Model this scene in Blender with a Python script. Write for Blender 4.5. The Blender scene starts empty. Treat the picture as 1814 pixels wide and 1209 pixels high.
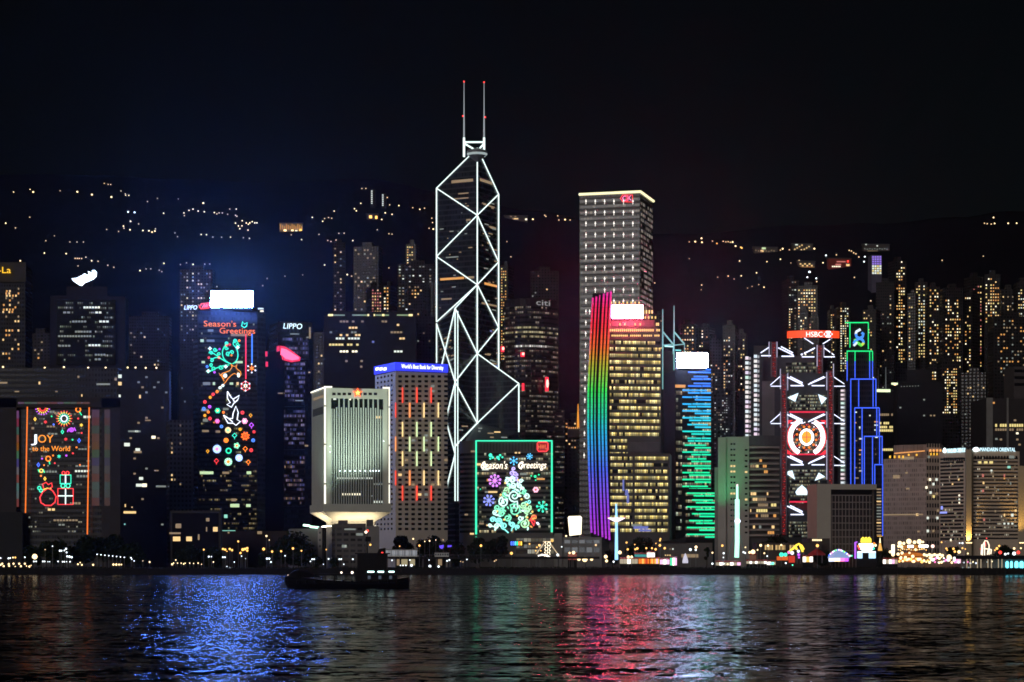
import bpy, math, random
from mathutils import Vector, noise
random.seed(7)
R = math.radians
scene = bpy.context.scene
col = scene.collection

# ------------------------------------------------------------------ camera, sky, city glow lamp, exposure
F, CX, HY, CAMZ = 3960.0, 907.0, 993.0, 8.0          # pixels of focal length, principal column, horizon row, eye height
cam_d = bpy.data.cameras.new('camera')
cam_d.sensor_width = 36.0
cam_d.lens = F / 1814 * 36.0
cam_d.shift_y = (HY - 604.5) / 1814
cam_d.clip_start, cam_d.clip_end = 1.0, 12000.0
cam = bpy.data.objects.new('camera', cam_d)
cam.location, cam.rotation_euler = (0, 0, CAMZ), (R(90), 0, 0)
col.objects.link(cam)
scene.camera = cam

SUN_EL, SUN_AZ = R(14), R(205)                        # added low light for city glow, from behind and left of the camera
world = bpy.data.worlds.new('World')
scene.world = world
world.use_nodes = True
wt = world.node_tree
sky = wt.nodes.new('ShaderNodeTexSky')
sky.sky_type = 'NISHITA'
sky.sun_disc = False
sky.sun_elevation, sky.sun_rotation = SUN_EL, SUN_AZ
bg = wt.nodes['Background']
wt.links.new(sky.outputs[0], bg.inputs[0])
bg.inputs[1].default_value = 0.0005
sun_d = bpy.data.lights.new('city_glow', 'SUN')
sun_d.energy, sun_d.angle, sun_d.color = 0.70, R(30), (1.0, 0.93, 0.90)
sun = bpy.data.objects.new('city_glow', sun_d)
sd = Vector((math.sin(SUN_AZ) * math.cos(SUN_EL), math.cos(SUN_AZ) * math.cos(SUN_EL), math.sin(SUN_EL)))
sun.rotation_euler = sd.to_track_quat('Z', 'Y').to_euler()
col.objects.link(sun)
vs = scene.view_settings
vs.view_transform, vs.look, vs.exposure, vs.gamma = 'Standard', 'None', 0.0, 1.0
vs.use_curve_mapping = False
cy = scene.cycles
cy.max_bounces, cy.diffuse_bounces, cy.glossy_bounces, cy.transmission_bounces, cy.volume_bounces = 4, 1, 3, 2, 0
cy.sample_clamp_indirect = 0.0
cy.sample_clamp_direct = 0.0
cy.use_denoising = True
cy.caustics_reflective = True
cy.filter_width = 1.7

# ------------------------------------------------------------------ helpers
def XY(px, Y): return Vector(((px - CX) / F * Y, Y))
def Z(py, Y): return CAMZ + (HY - py) / F * Y
def P(px, py, Y): return Vector(((px - CX) / F * Y, Y, Z(py, Y)))
GZ = 3.2                                             # level of the reclaimed ground

def tag(o, label=None, cat=None, group=None, kind=None):
    if label: o['label'] = label
    if cat: o['category'] = cat
    if group: o['group'] = group
    if kind: o['kind'] = kind
    return o
def thing(name, loc, label, cat, group=None):
    o = bpy.data.objects.new(name, None)
    o.location = loc
    o.empty_display_size = 1.0
    col.objects.link(o)
    return tag(o, label, cat, group)
def wloc(o):
    v = Vector(o.location)
    while o.parent:
        o = o.parent
        v = v + Vector(o.location)
    return v

class MB:
    """collects shapes in world coordinates; build() links them as one mesh object"""
    def __init__(s): s.v, s.f, s.m = [], [], []
    def add(s, vs, fs, mi=0):
        b = len(s.v)
        s.v += [tuple(v) for v in vs]
        s.f += [tuple(i + b for i in f) for f in fs]
        s.m += [mi] * len(fs)
        return s
    def prism(s, pts, z0, z1, mi=0):
        n = len(pts)
        zt = z1 if isinstance(z1, (list, tuple)) else [z1] * n
        vs = [(p[0], p[1], z0) for p in pts] + [(p[0], p[1], z) for p, z in zip(pts, zt)]
        fs = [(i, (i + 1) % n, n + (i + 1) % n, n + i) for i in range(n)]
        fs += [tuple(range(n - 1, -1, -1)), tuple(range(n, 2 * n))]
        return s.add(vs, fs, mi)
    def box(s, x0, x1, y0, y1, z0, z1, mi=0):
        return s.prism([(x0, y0), (x1, y0), (x1, y1), (x0, y1)], z0, z1, mi)
    def tube(s, pts, r, n=6, closed=False, r2=None, mi=0, cap=True):
        pts = [Vector(p) for p in pts]
        m = len(pts)
        if m < 2: return s
        vs, fs = [], []
        for i, p in enumerate(pts):
            if closed: t = pts[(i + 1) % m] - pts[i - 1]
            else: t = pts[min(i + 1, m - 1)] - pts[max(i - 1, 0)]
            if t.length < 1e-6: t = Vector((0, 0, 1))
            t.normalize()
            a = Vector((0, 1, 0)) if abs(t.y) < .9 else Vector((1, 0, 0))
            u = t.cross(a).normalized(); w = t.cross(u)
            rr = r if r2 is None else r + (r2 - r) * i / (m - 1)
            for k in range(n):
                an = 2 * math.pi * k / n
                vs.append(p + u * (rr * math.cos(an)) + w * (rr * math.sin(an)))
        for i in range(m if closed else m - 1):
            j = (i + 1) % m
            for k in range(n):
                k2 = (k + 1) % n
                fs.append((i * n + k, i * n + k2, j * n + k2, j * n + k))
        if not closed and cap:
            fs += [tuple(range(n - 1, -1, -1)), tuple((m - 1) * n + k for k in range(n))]
        return s.add(vs, fs, mi)
    def lathe(s, c, prof, n=16, mi=0, a0=0.0):
        vs, fs = [], []
        m = len(prof)
        for r, z in prof:
            for k in range(n):
                an = a0 + 2 * math.pi * k / n
                vs.append((c[0] + r * math.cos(an), c[1] + r * math.sin(an), c[2] + z))
        for i in range(m - 1):
            for k in range(n):
                k2 = (k + 1) % n
                fs.append((i * n + k, i * n + k2, (i + 1) * n + k2, (i + 1) * n + k))
        fs += [tuple(range(n - 1, -1, -1)), tuple((m - 1) * n + k for k in range(n))]
        return s.add(vs, fs, mi)
    def ball(s, c, r, n=8, mi=0, sz=1.0):
        prof = [(r * math.sin(math.pi * i / n) + 1e-4, -r * sz * math.cos(math.pi * i / n)) for i in range(n + 1)]
        return s.lathe(c, prof, n + 2, mi)
    def build(s, name, mat, parent=None, smooth=False, label=None):
        me = bpy.data.meshes.new(name)
        o0 = wloc(parent) if parent else Vector((0, 0, 0))
        me.from_pydata([(v[0] - o0.x, v[1] - o0.y, v[2] - o0.z) for v in s.v], [], s.f)
        for m in (mat if isinstance(mat, (list, tuple)) else [mat]): me.materials.append(m)
        if any(s.m): me.polygons.foreach_set('material_index', s.m)
        if smooth: me.polygons.foreach_set('use_smooth', [True] * len(me.polygons))
        me.update()
        o = bpy.data.objects.new(name, me)
        col.objects.link(o)
        if parent: o.parent = parent
        if label: o['label'] = label
        return o

class Wall:
    """a vertical plane from plan point A (left) to B (right), seen from outside"""
    def __init__(s, A, B):
        s.A, s.B = Vector(A[:2]), Vector(B[:2])
        s.L = (s.B - s.A).length
        s.t = (s.B - s.A) / s.L
        s.n = Vector((s.t.y, -s.t.x))
        s.ang = math.atan2(s.t.y, s.t.x)
    def u(s, px):
        k = (px - CX) / F
        return (k * s.A.y - s.A.x) / (s.t.x - k * s.t.y)
    def Y(s, u): return s.A.y + s.t.y * u
    def at(s, u, z, out=0.0):
        p = s.A + s.t * u + s.n * out
        return Vector((p.x, p.y, z))
    def pt(s, px, py, out=0.0):
        u = s.u(px)
        return s.at(u, Z(py, s.Y(u)), out)
    def z(s, py, px=None):
        return Z(py, s.Y(s.u(px)) if px is not None else s.Y(s.L / 2))

_cache = {}
def panel_mesh(w, h, th, mat):
    k = (round(w, 2), round(h, 2), round(th, 2), mat.name)
    if k not in _cache:
        me = bpy.data.meshes.new('panel')
        v = [(0, 0, 0), (w, 0, 0), (w, 0, h), (0, 0, h), (0, -th, 0), (w, -th, 0), (w, -th, h), (0, -th, h)]
        me.from_pydata(v, [], [(4, 5, 6, 7), (0, 1, 5, 4), (1, 2, 6, 5), (2, 3, 7, 6), (3, 0, 4, 7)])
        me.materials.append(mat)
        _cache[k] = me
    return _cache[k]
def panel(parent, name, wall, u, z, w, h, mat, out=0.0, th=0.25):
    o = bpy.data.objects.new(name, panel_mesh(w, h, th, mat))
    o.location = wall.at(u, z, out) - wloc(parent)
    o.rotation_euler = (0, 0, wall.ang)
    col.objects.link(o)
    o.parent = parent
    return o
def panel_px(parent, name, wall, x0, x1, y0, y1, mat, out=0.0, th=0.25):
    u0, u1 = wall.u(x0), wall.u(x1)
    Y = wall.Y((u0 + u1) / 2)
    return panel(parent, name, wall, u0, Z(y1, Y), u1 - u0, Z(y0, Y) - Z(y1, Y), mat, out, th)

# ------------------------------------------------------------------ materials
class N:
    def __init__(s, m): s.t = m.node_tree; s.ns = s.t.nodes
    def new(s, t, **k):
        n = s.ns.new(t)
        for a, b in k.items(): setattr(n, a, b)
        return n
    def link(s, a, b): s.t.links.new(a, b)
    def val(s, x, sock):
        if isinstance(x, (int, float)): sock.default_value = x
        else: s.link(x, sock)
    def math(s, op, a, b=0.0, c=None):
        n = s.new('ShaderNodeMath', operation=op)
        s.val(a, n.inputs[0]); s.val(b, n.inputs[1])
        if c is not None: s.val(c, n.inputs[2])
        return n.outputs[0]
    def mix(s, f, a, b):
        n = s.new('ShaderNodeMix', data_type='RGBA')
        s.val(f, n.inputs[0])
        for x, i in ((a, 6), (b, 7)):
            if isinstance(x, tuple): n.inputs[i].default_value = (*x[:3], 1)
            else: s.link(x, n.inputs[i])
        return n.outputs[2]
def newmat(name):
    m = bpy.data.materials.new(name)
    m.use_nodes = True
    return m, N(m), m.node_tree.nodes['Principled BSDF']
MATS = {}
def wallmat(name, c, rough=0.75, var=0.25, scale=0.15):
    if name in MATS: return MATS[name]
    m, n, b = newmat(name)
    tc = n.new('ShaderNodeTexCoord')
    nz = n.new('ShaderNodeTexNoise'); nz.inputs['Scale'].default_value = scale; nz.inputs['Detail'].default_value = 5
    n.link(tc.outputs['Object'], nz.inputs['Vector'])
    d = tuple(x * (1 - var) for x in c); e = tuple(min(1, x * (1 + var)) for x in c)
    n.link(n.mix(nz.outputs[0], d, e), b.inputs['Base Color'])
    b.inputs['Roughness'].default_value = rough
    if rough > .3: b.inputs['Specular IOR Level'].default_value = .12
    MATS[name] = m
    return m
def facade(name, wc, gc, fw, fh, rx=0.6, rz=0.5, rough=0.7, vary=0.35):
    """concrete or cladding with a regular grid of dark panes, from object position and face normal"""
    if name in MATS: return MATS[name]
    m, n, b = newmat(name)
    tc = n.new('ShaderNodeTexCoord'); ge = n.new('ShaderNodeNewGeometry')
    p = n.new('ShaderNodeSeparateXYZ'); n.link(tc.outputs['Object'], p.inputs[0])
    q = n.new('ShaderNodeSeparateXYZ'); n.link(ge.outputs['True Normal'], q.inputs[0])
    u = n.math('SUBTRACT', n.math('MULTIPLY', p.outputs[1], q.outputs[0]), n.math('MULTIPLY', p.outputs[0], q.outputs[1]))
    us, vz = n.math('DIVIDE', u, fw), n.math('DIVIDE', p.outputs[2], fh)
    mk = n.math('MULTIPLY', n.math('LESS_THAN', n.math('FRACT', us), rx), n.math('LESS_THAN', n.math('FRACT', vz), rz))
    mk = n.math('MULTIPLY', mk, n.math('LESS_THAN', n.math('ABSOLUTE', q.outputs[2]), 0.5))
    cv = n.new('ShaderNodeCombineXYZ'); n.link(n.math('FLOOR', us), cv.inputs[0]); n.link(n.math('FLOOR', vz), cv.inputs[1])
    wn = n.new('ShaderNodeTexWhiteNoise', noise_dimensions='2D'); n.link(cv.outputs[0], wn.inputs['Vector'])
    nz = n.new('ShaderNodeTexNoise'); nz.inputs['Scale'].default_value = .12; nz.inputs['Detail'].default_value = 4
    n.link(tc.outputs['Object'], nz.inputs['Vector'])
    wcol = n.mix(nz.outputs[0], tuple(x * .75 for x in wc), tuple(x * 1.2 for x in wc))
    gcol = n.mix(wn.outputs[0], tuple(x * (1 - vary) for x in gc), tuple(x * (1 + 2.5 * vary) for x in gc))
    n.link(n.mix(mk, wcol, gcol), b.inputs['Base Color'])
    n.link(n.math('MULTIPLY_ADD', mk, .12 - rough, rough), b.inputs['Roughness'])
    b.inputs['Specular IOR Level'].default_value = .3
    MATS[name] = m
    return m
def emit(name, c, s, samp='AUTO', base=0.02):
    if name in MATS: return MATS[name]
    if not name.startswith('screen'): s = max(min(s, 1.25), s * .72)
    m, n, b = newmat(name)
    b.inputs['Base Color'].default_value = (base, base, base, 1)
    b.inputs['Roughness'].default_value = 0.4
    b.inputs['Emission Color'].default_value = (*c, 1)
    b.inputs['Emission Strength'].default_value = s
    m.cycles.emission_sampling = samp
    MATS[name] = m
    return m
def lit(name, cw, c1, c2, s, bias=0.0, spread=0.3, gap=0.14, glass=(.02, .022, .025), vfac=True, fill=.9, dim=0.0):
    """a ribbon of glazing in which some bays of each ribbon have their lamps on"""
    if name in MATS: return MATS[name]
    m, n, b = newmat(name)
    tc = n.new('ShaderNodeTexCoord'); oi = n.new('ShaderNodeObjectInfo')
    p = n.new('ShaderNodeSeparateXYZ'); n.link(tc.outputs['Object'], p.inputs[0])
    g = n.new('ShaderNodeSeparateXYZ'); n.link(tc.outputs['Generated'], g.inputs[0])
    us = n.math('DIVIDE', p.outputs[0], cw)
    cell = n.math('FLOOR', us)
    seed = n.math('MULTIPLY', oi.outputs['Random'], 977.0)
    cv = n.new('ShaderNodeCombineXYZ'); n.link(cell, cv.inputs[0]); n.link(seed, cv.inputs[1])
    wn = n.new('ShaderNodeTexWhiteNoise', noise_dimensions='2D'); n.link(cv.outputs[0], wn.inputs['Vector'])
    ws = n.new('ShaderNodeSeparateColor'); n.link(wn.outputs['Color'], ws.inputs[0])
    cn = n.new('ShaderNodeCombineXYZ'); n.link(n.math('MULTIPLY', cell, .23), cn.inputs[0]); n.link(n.math('MULTIPLY', seed, 1.7), cn.inputs[1])
    nz = n.new('ShaderNodeTexNoise', noise_dimensions='2D'); nz.inputs['Scale'].default_value = 1.0; nz.inputs['Detail'].default_value = 1
    n.link(cn.outputs[0], nz.inputs['Vector'])
    thr = n.math('MULTIPLY_ADD', n.math('SUBTRACT', oi.outputs['Random'], .5), spread, .5 - bias)
    on = n.math('MULTIPLY', n.math('GREATER_THAN', nz.outputs[0], thr), n.math('LESS_THAN', ws.outputs[0], fill))
    on = n.math('MAXIMUM', on, dim)
    on = n.math('MULTIPLY', on, n.math('GREATER_THAN', n.math('FRACT', us), gap))
    lv = n.math('MULTIPLY_ADD', n.math('POWER', ws.outputs[1], 2.0), .85, .15)
    if vfac:                                          # ceiling luminaires show as a brighter upper strip
        lv = n.math('MULTIPLY', lv, n.math('MULTIPLY_ADD', n.math('GREATER_THAN', g.outputs[2], .55), .6, .5))
    on = n.math('MULTIPLY', on, lv)
    n.link(n.mix(ws.outputs[2], c1, c2), b.inputs['Emission Color'])
    n.link(n.math('MULTIPLY', on, s), b.inputs['Emission Strength'])
    b.inputs['Base Color'].default_value = (*glass, 1)
    b.inputs['Roughness'].default_value = .12
    m.cycles.emission_sampling = 'NONE'
    MATS[name] = m
    return m

# neon colours, lit windows, lamps
NE = {k: emit('neon_' + k, c, s) for k, c, s in (
    ('white', (.82, 1, .96), 2.0), ('coolwhite', (.80, .86, 1), 2.6), ('orange', (1, .22, .02), 2.6), ('red', (1, .05, .06), 2.2), ('green', (.03, 1, .42), 2.0),
    ('teal', (.06, 1, .62), 2.0), ('blue', (.07, .16, 1), 2.6), ('sky', (.1, .55, 1), 2.4), ('purple', (.6, .1, 1), 2.2), ('yellow', (1, .62, .08), 2.6),
    ('lime', (.55, 1, .25), 2.0), ('pink', (1, .2, .55), 2.4), ('cyanwhite', (.5, 1, .95), 2.2), ('paleyellow', (1, .86, .5), 3.0), ('amber', (1, .5, .06), 2.2),
    ('dimwhite', (.6, .72, .72), .55), ('dimcyan', (.25, .9, .85), 1.0), ('gold', (1, .55, .12), 1.6))}
WIN = {k: emit('window_' + k, c, s, 'NONE') for k, c, s in (
    ('warm', (1, .66, .28), 1.1), ('amber', (1, .45, .12), .8), ('white', (.92, 1, .88), .95), ('green', (.75, 1, .55), .8), ('dim', (1, .7, .4), .28),
    ('dimw', (.8, .9, .8), .25), ('yellow', (1, .8, .3), .95), ('bright', (1, .9, .65), 2.2), ('pink', (1, .3, .25), .6), ('cyan', (.4, 1, .8), .8), ('blue', (.3, .35, 1), .5))}
LAMP = {k: emit('lamp_' + k, c, s) for k, c, s in (
    ('white', (1, .95, .85), 3.4), ('cool', (.85, .95, 1), 3.4), ('amber', (1, .5, .12), 3.2), ('warm', (1, .72, .36), 3.6), ('red', (1, .04, .03), 4), ('cyan', (.15, .8, 1), 4), ('dim', (1, .66, .34), 2.0), ('green', (.1, 1, .5), 4))}
HAZE_COL, HAZE_DENS, HAZE_G = (.80, .84, 1.0, 1), 1.25e-5, .9
M = dict(
    dark=wallmat('dark_metal', (.012, .012, .014), .5), black=wallmat('black_paint', (.004, .004, .005), .6), steel=wallmat('grey_steel', (.18, .18, .19), .45),
    concrete=wallmat('concrete', (.36, .33, .29)), pale=wallmat('pale_stone', (.5, .47, .42)), darkconc=wallmat('dark_concrete', (.09, .085, .085)),
    glass=wallmat('dark_glass', (.014, .016, .02), .12, .3), white=wallmat('white_panel', (.62, .61, .58)), bark=wallmat('bark', (.05, .035, .025), .9),
    red=wallmat('red_paint', (.4, .03, .03), .5), granite=wallmat('grey_granite', (.2, .19, .18)))

# ------------------------------------------------------------------ small builders
class Bld:
    """a rectangular block: front face from (pxA, YA) to (pxB, YB), given depth, roof at picture row ytop"""
    def __init__(s, name, pa, ya, pb, yb, depth, ytop, label, mat, cat='building', group=None, zb=None, body=True):
        s.A, s.B = XY(pa, ya), XY(pb, yb)
        s.front = Wall(s.A, s.B)
        s.D, s.C = s.A - s.front.n * depth, s.B - s.front.n * depth
        s.left, s.right = Wall(s.D, s.A), Wall(s.B, s.C)
        s.zt, s.zb = Z(ytop, min(ya, yb)), GZ if zb is None else zb
        c = (s.A + s.B + s.C + s.D) / 4
        s.root = thing(name, (c.x, c.y, s.zb), label, cat, group)
        s.pts = [s.A, s.B, s.C, s.D]
        if body: MB().prism(s.pts, s.zb, s.zt).build('wall', mat, s.root)
    def ribbons(s, wall, x0, x1, ytop, ybot, n, frac, mat, th=.2, name='window_band'):
        u0, u1 = wall.u(x0), wall.u(x1)
        z1, z0 = wall.z(ytop, x0), wall.z(ybot, x0)
        fh = (z1 - z0) / n
        for i in range(n):
            panel(s.root, name, wall, u0, z0 + i * fh + fh * (1 - frac) / 2, u1 - u0, fh * frac, mat, 0, th)
    def wins(s, lst, wall=None, name='window'):
        for x, y, w, h, k in lst:
            panel_px(s.root, name, wall or s.front, x - w / 2, x + w / 2, y - h / 2, y + h / 2, WIN[k], .02, .2)

def scatter(b, wall, x0, x1, y0, y1, cw, ch, prob, kinds, fw=.55, fh=.5, seed=1, cols=None, cap=100):
    """lit windows at random bays of a regular grid on one wall"""
    rnd = random.Random(seed)
    nx, ny = max(1, int((x1 - x0) / cw)), max(1, int((y1 - y0) / ch))
    k = 0
    hot = [rnd.random() ** 1.5 for _ in range(nx)]
    for j in range(ny):
        rowf = .5 + rnd.random()
        for i in range(nx):
            if k >= cap: return
            if rnd.random() < prob * (.35 + 1.3 * hot[i]) * rowf:
                x, y = x0 + (i + .5) * cw, y0 + (j + .5) * ch
                panel_px(b.root, 'window', wall, x - cw * fw / 2, x + cw * fw / 2, y - ch * fh / 2, y + ch * fh / 2, WIN[rnd.choice(kinds)], .02, .2)
                k += 1

def text(s, name, wall, x0, x1, ybase, ytop_cap, mat, parent, out=.3, th=.25, slant=0.0, label=None):
    cu = bpy.data.curves.new('t', 'FONT')
    cu.body = s; cu.resolution_u = 3; cu.shear = slant
    ob = bpy.data.objects.new('t', cu)
    col.objects.link(ob)
    dg = bpy.context.evaluated_depsgraph_get()
    me = bpy.data.meshes.new_from_object(ob.evaluated_get(dg))
    vs = [v.co.copy() for v in me.vertices]
    fs = [tuple(p.vertices) for p in me.polygons]
    bpy.data.objects.remove(ob); bpy.data.curves.remove(cu); bpy.data.meshes.remove(me)
    mx0, mx1 = min(v.x for v in vs), max(v.x for v in vs)
    u0, u1 = wall.u(x0), wall.u(x1)
    k = (u1 - u0) / (mx1 - mx0)
    Y = wall.Y((u0 + u1) / 2)
    zb, zc = Z(ybase, Y), Z(ytop_cap, Y)
    kz = (zc - zb) / .69
    b = MB()
    n = len(vs)
    fr = [wall.at(u0 + (v.x - mx0) * k, zb + v.y * kz, out + th) for v in vs]
    bk = [wall.at(u0 + (v.x - mx0) * k, zb + v.y * kz, out) for v in vs]
    ed = {}
    for f in fs:
        for i in range(len(f)):
            e = (f[i], f[(i + 1) % len(f)])
            ed[e] = ed.get(e, 0) + 1
    side = [(a, c, c + n, a + n) for (a, c) in ed if (c, a) not in ed]
    b.add(fr + bk, fs + side)
    return b.build(name, mat, parent, label=label)

def neon(parent, name, wall, lines, mat, r=1.1, closed=False, out=.8, n=5, label=None):
    """glowing tubes along polylines given on the wall"""
    b = MB()
    S = wall.Y(wall.L / 2) / F
    for ln in lines:
        b.tube([wall.pt(x, y, out) for x, y in ln], r * S, n, closed)
    return b.build(name, mat, parent, label=label)
def plate(parent, name, wall, poly, mat, out=.5, th=.4):
    b = MB(); n = len(poly)
    fr = [wall.pt(x, y, out + th) for x, y in poly]; bk = [wall.pt(x, y, out) for x, y in poly]
    b.add(fr + bk, [tuple(range(n)), tuple(range(2 * n - 1, n - 1, -1))] + [(i, i + n, (i + 1) % n + n, (i + 1) % n) for i in range(n)])
    return b.build(name, mat, parent)
def circ(cx, cy, r, n=12, a0=0.0, ry=None):
    ry = ry or r
    return [(cx + r * math.cos(a0 + 2 * math.pi * i / n), cy + ry * math.sin(a0 + 2 * math.pi * i / n)) for i in range(n)]
def star_poly(cx, cy, r, k=5, inner=.42):
    return [(cx + (r if i % 2 == 0 else r * inner) * math.sin(math.pi * i / k), cy - (r if i % 2 == 0 else r * inner) * math.cos(math.pi * i / k)) for i in range(2 * k)]
def spiral(cx, cy, r, turns=1.4, a0=0.0, n=16, d=1):
    return [(cx + r * (1 - .82 * i / n) * math.cos(a0 + d * 2 * math.pi * turns * i / n), cy + r * (1 - .82 * i / n) * math.sin(a0 + d * 2 * math.pi * turns * i / n)) for i in range(n + 1)]

_unit = {}
def unit_ball(mat):
    k = 'b' + mat.name
    if k not in _unit:
        o = MB().ball((0, 0, 0), 1.0, 6).build('lamp_head', mat, smooth=True)
        _unit[k] = o.data
        bpy.data.objects.remove(o)
    return _unit[k]
def unit_pole(mat):
    k = 'p' + mat.name
    if k not in _unit:
        o = MB().tube([(0, 0, 0), (0, 0, 1)], 1.0, 6).build('pole', mat)
        _unit[k] = o.data
        bpy.data.objects.remove(o)
    return _unit[k]
def part_copy(name, me, parent, loc, scale):
    o = bpy.data.objects.new(name, me)
    o.location, o.scale = loc, scale
    col.objects.link(o)
    o.parent = parent
    return o
def lamp(px, py, Y, kind, label, group, r=1.2, zg=GZ, name='street_lamp', cat='street lamp', polr=.09, pmat=None):
    """a lamp post whose head is at (px, py); post and head are its parts"""
    h = P(px, py, Y)
    h.z = max(h.z, zg + .6)
    t = thing(name, (h.x, h.y, zg), label, cat, group)
    rr = 1.12 * r * Y / F
    part_copy('pole', unit_pole(pmat or M['steel']), t, (0, rr * .6, 0), (polr, polr, h.z - zg))
    part_copy('lamp_head', unit_ball(LAMP[kind]), t, (0, 0, h.z - zg), (rr, rr, rr))
    return t
# ------------------------------------------------------------------ harbour water, made land, hillside
def make_water():
    m, n, b = newmat('harbour_water')
    tc = n.new('ShaderNodeTexCoord')
    acc = None
    for sc_, amp, seed in ((.04, .16, 0), (.17, .34, 31), (.55, .50, 67), (1.5, .50, 11)):
        mp = n.new('ShaderNodeMapping')
        mp.inputs['Scale'].default_value = (sc_ * .85, sc_ * 1.1, 1)
        mp.inputs['Location'].default_value = (seed, seed * .7, seed)
        n.link(tc.outputs['Object'], mp.inputs[0])
        nz = n.new('ShaderNodeTexNoise'); nz.inputs['Scale'].default_value = 1.0; nz.inputs['Detail'].default_value = 2.0
        n.link(mp.outputs[0], nz.inputs['Vector'])
        v1 = n.new('ShaderNodeVectorMath', operation='SUBTRACT'); n.link(nz.outputs['Color'], v1.inputs[0]); v1.inputs[1].default_value = (.5, .5, .5)
        v2 = n.new('ShaderNodeVectorMath', operation='MULTIPLY'); n.link(v1.outputs[0], v2.inputs[0]); v2.inputs[1].default_value = (amp * WAVE * .85, amp * WAVE * 1.35, 0)
        if acc is None: acc = v2.outputs[0]
        else:
            a = n.new('ShaderNodeVectorMath', operation='ADD'); n.link(acc, a.inputs[0]); n.link(v2.outputs[0], a.inputs[1]); acc = a.outputs[0]
    ge = n.new('ShaderNodeNewGeometry')
    a = n.new('ShaderNodeVectorMath', operation='ADD'); n.link(acc, a.inputs[0]); n.link(ge.outputs['Normal'], a.inputs[1])
    nn = n.new('ShaderNodeVectorMath', operation='NORMALIZE'); n.link(a.outputs[0], nn.inputs[0])
    n.link(nn.outputs[0], b.inputs['Normal'])
    b.inputs['Base Color'].default_value = (.0015, .003, .004, 1)
    b.inputs['Roughness'].default_value = .11
    b.inputs['IOR'].default_value = 1.12
    df = n.new('ShaderNodeBsdfDiffuse'); df.inputs[0].default_value = (.0015, .0025, .003, 1)
    mx = n.new('ShaderNodeMixShader'); mx.inputs[0].default_value = .55      # broken, self shadowing chop returns only part of the light
    n.link(df.outputs[0], mx.inputs[1]); n.link(b.outputs[0], mx.inputs[2])
    n.link(mx.outputs[0], n.ns['Material Output'].inputs['Surface'])
    # a real swell: long low waves in the sheet itself, finer near the viewer
    ys = [-60.0]
    while ys[-1] < 1300: ys.append(ys[-1] + (1.1 if ys[-1] > 60 and ys[-1] < 260 else 2.5 if ys[-1] < 500 else 6))
    nx = 230
    V, Fc = [], []
    for y in ys:
        hw = 60 + .42 * max(0, y)
        for i in range(nx + 1):
            x = (i / nx * 2 - 1) * hw
            h = .22 * noise.noise((x * .03 + 4, y * .055, 1.3)) + .13 * noise.noise((x * .09, y * .17, 7.7)) + .06 * noise.noise((x * .25, y * .4, 3.1))
            V.append((x, y, h if y < 1240 else 0))
    for j in range(len(ys) - 1):
        for i in range(nx):
            a0 = j * (nx + 1) + i
            Fc.append((a0, a0 + 1, a0 + nx + 2, a0 + nx + 1))
    mb = MB(); mb.v, mb.f, mb.m = V, Fc, [0] * len(Fc)
    tag(mb.build('water', m, smooth=True), kind='structure')
WAVE = 2.2
make_water()

SHORE = 1250.0
ground_m = wallmat('paving', (.07, .068, .065), .85)
tag(MB().box(-900, 900, SHORE + 1.5, 4200, -3, GZ).build('ground', ground_m), kind='structure')
wall_m = wallmat('seawall_stone', (.016, .015, .014), .9, .4, .4)
sw = MB()
sw.box(-900, 900, SHORE, SHORE + 1.5, -3, GZ + .35)
for i in range(-60, 61): sw.box(i * 12.0 - .35, i * 12.0 + .35, SHORE - .5, SHORE, -2, GZ + .2)
tag(sw.build('seawall', wall_m), 'dark stone seawall along the harbour edge', 'seawall')

def ridge(px):
    t = [(-400, 330), (0, 312), (300, 316), (520, 322), (660, 318), (800, 345), (950, 374), (1150, 412), (1260, 412), (1420, 402), (1560, 396), (1700, 386), (1780, 376), (2200, 380)]
    for (a, ya), (b, yb) in zip(t, t[1:]):
        if px <= b:
            f = max(0, (px - a) / (b - a))
            return ya + (yb - ya) * (3 * f * f - 2 * f ** 3)
    return 380
Y0, Y1 = 1930.0, 3400.0
def ground_h(x, y):
    if y < Y0: return GZ
    px = CX + x / y * F
    zr = Z(ridge(px), Y1)
    s = (y - Y0) / (Y1 - Y0)
    nz = noise.noise((x * .004, y * .004, 2.2)) * 22 + noise.noise((x * .013, y * .013, 5.1)) * 7
    if s <= 1: return GZ + (zr - GZ) * s ** .92 + nz * min(1, s * 4) * (1 - .75 * s)
    return max(0, zr - (s - 1) * 420 + nz * .3)
hm, hn, hb = newmat('wooded_hillside')
tc = hn.new('ShaderNodeTexCoord'); nz = hn.new('ShaderNodeTexNoise')
nz.inputs['Scale'].default_value = .03; nz.inputs['Detail'].default_value = 8; nz.inputs['Roughness'].default_value = .7
hn.link(tc.outputs['Object'], nz.inputs['Vector'])
hn.link(hn.mix(nz.outputs[0], (.005, .006, .009), (.013, .014, .019)), hb.inputs['Base Color'])
hb.inputs['Roughness'].default_value = .95
hb.inputs['Specular IOR Level'].default_value = 0.0
V, Fc = [], []
NXH, NYH = 190, 110
for j in range(NYH + 1):
    y = 1900 + (4100 - 1900) * j / NYH
    for i in range(NXH + 1):
        x = (i / NXH * 2 - 1) * (.30 * y + 60)
        V.append((x, y, ground_h(x, y) + (0 if y > Y0 else -2)))
for j in range(NYH):
    for i in range(NXH):
        a0 = j * (NXH + 1) + i
        Fc.append((a0, a0 + 1, a0 + NXH + 2, a0 + NXH + 1))
mb = MB(); mb.v, mb.f, mb.m = V, Fc, [0] * len(Fc)
tag(mb.build('hillside', hm, smooth=True), kind='structure')
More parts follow.
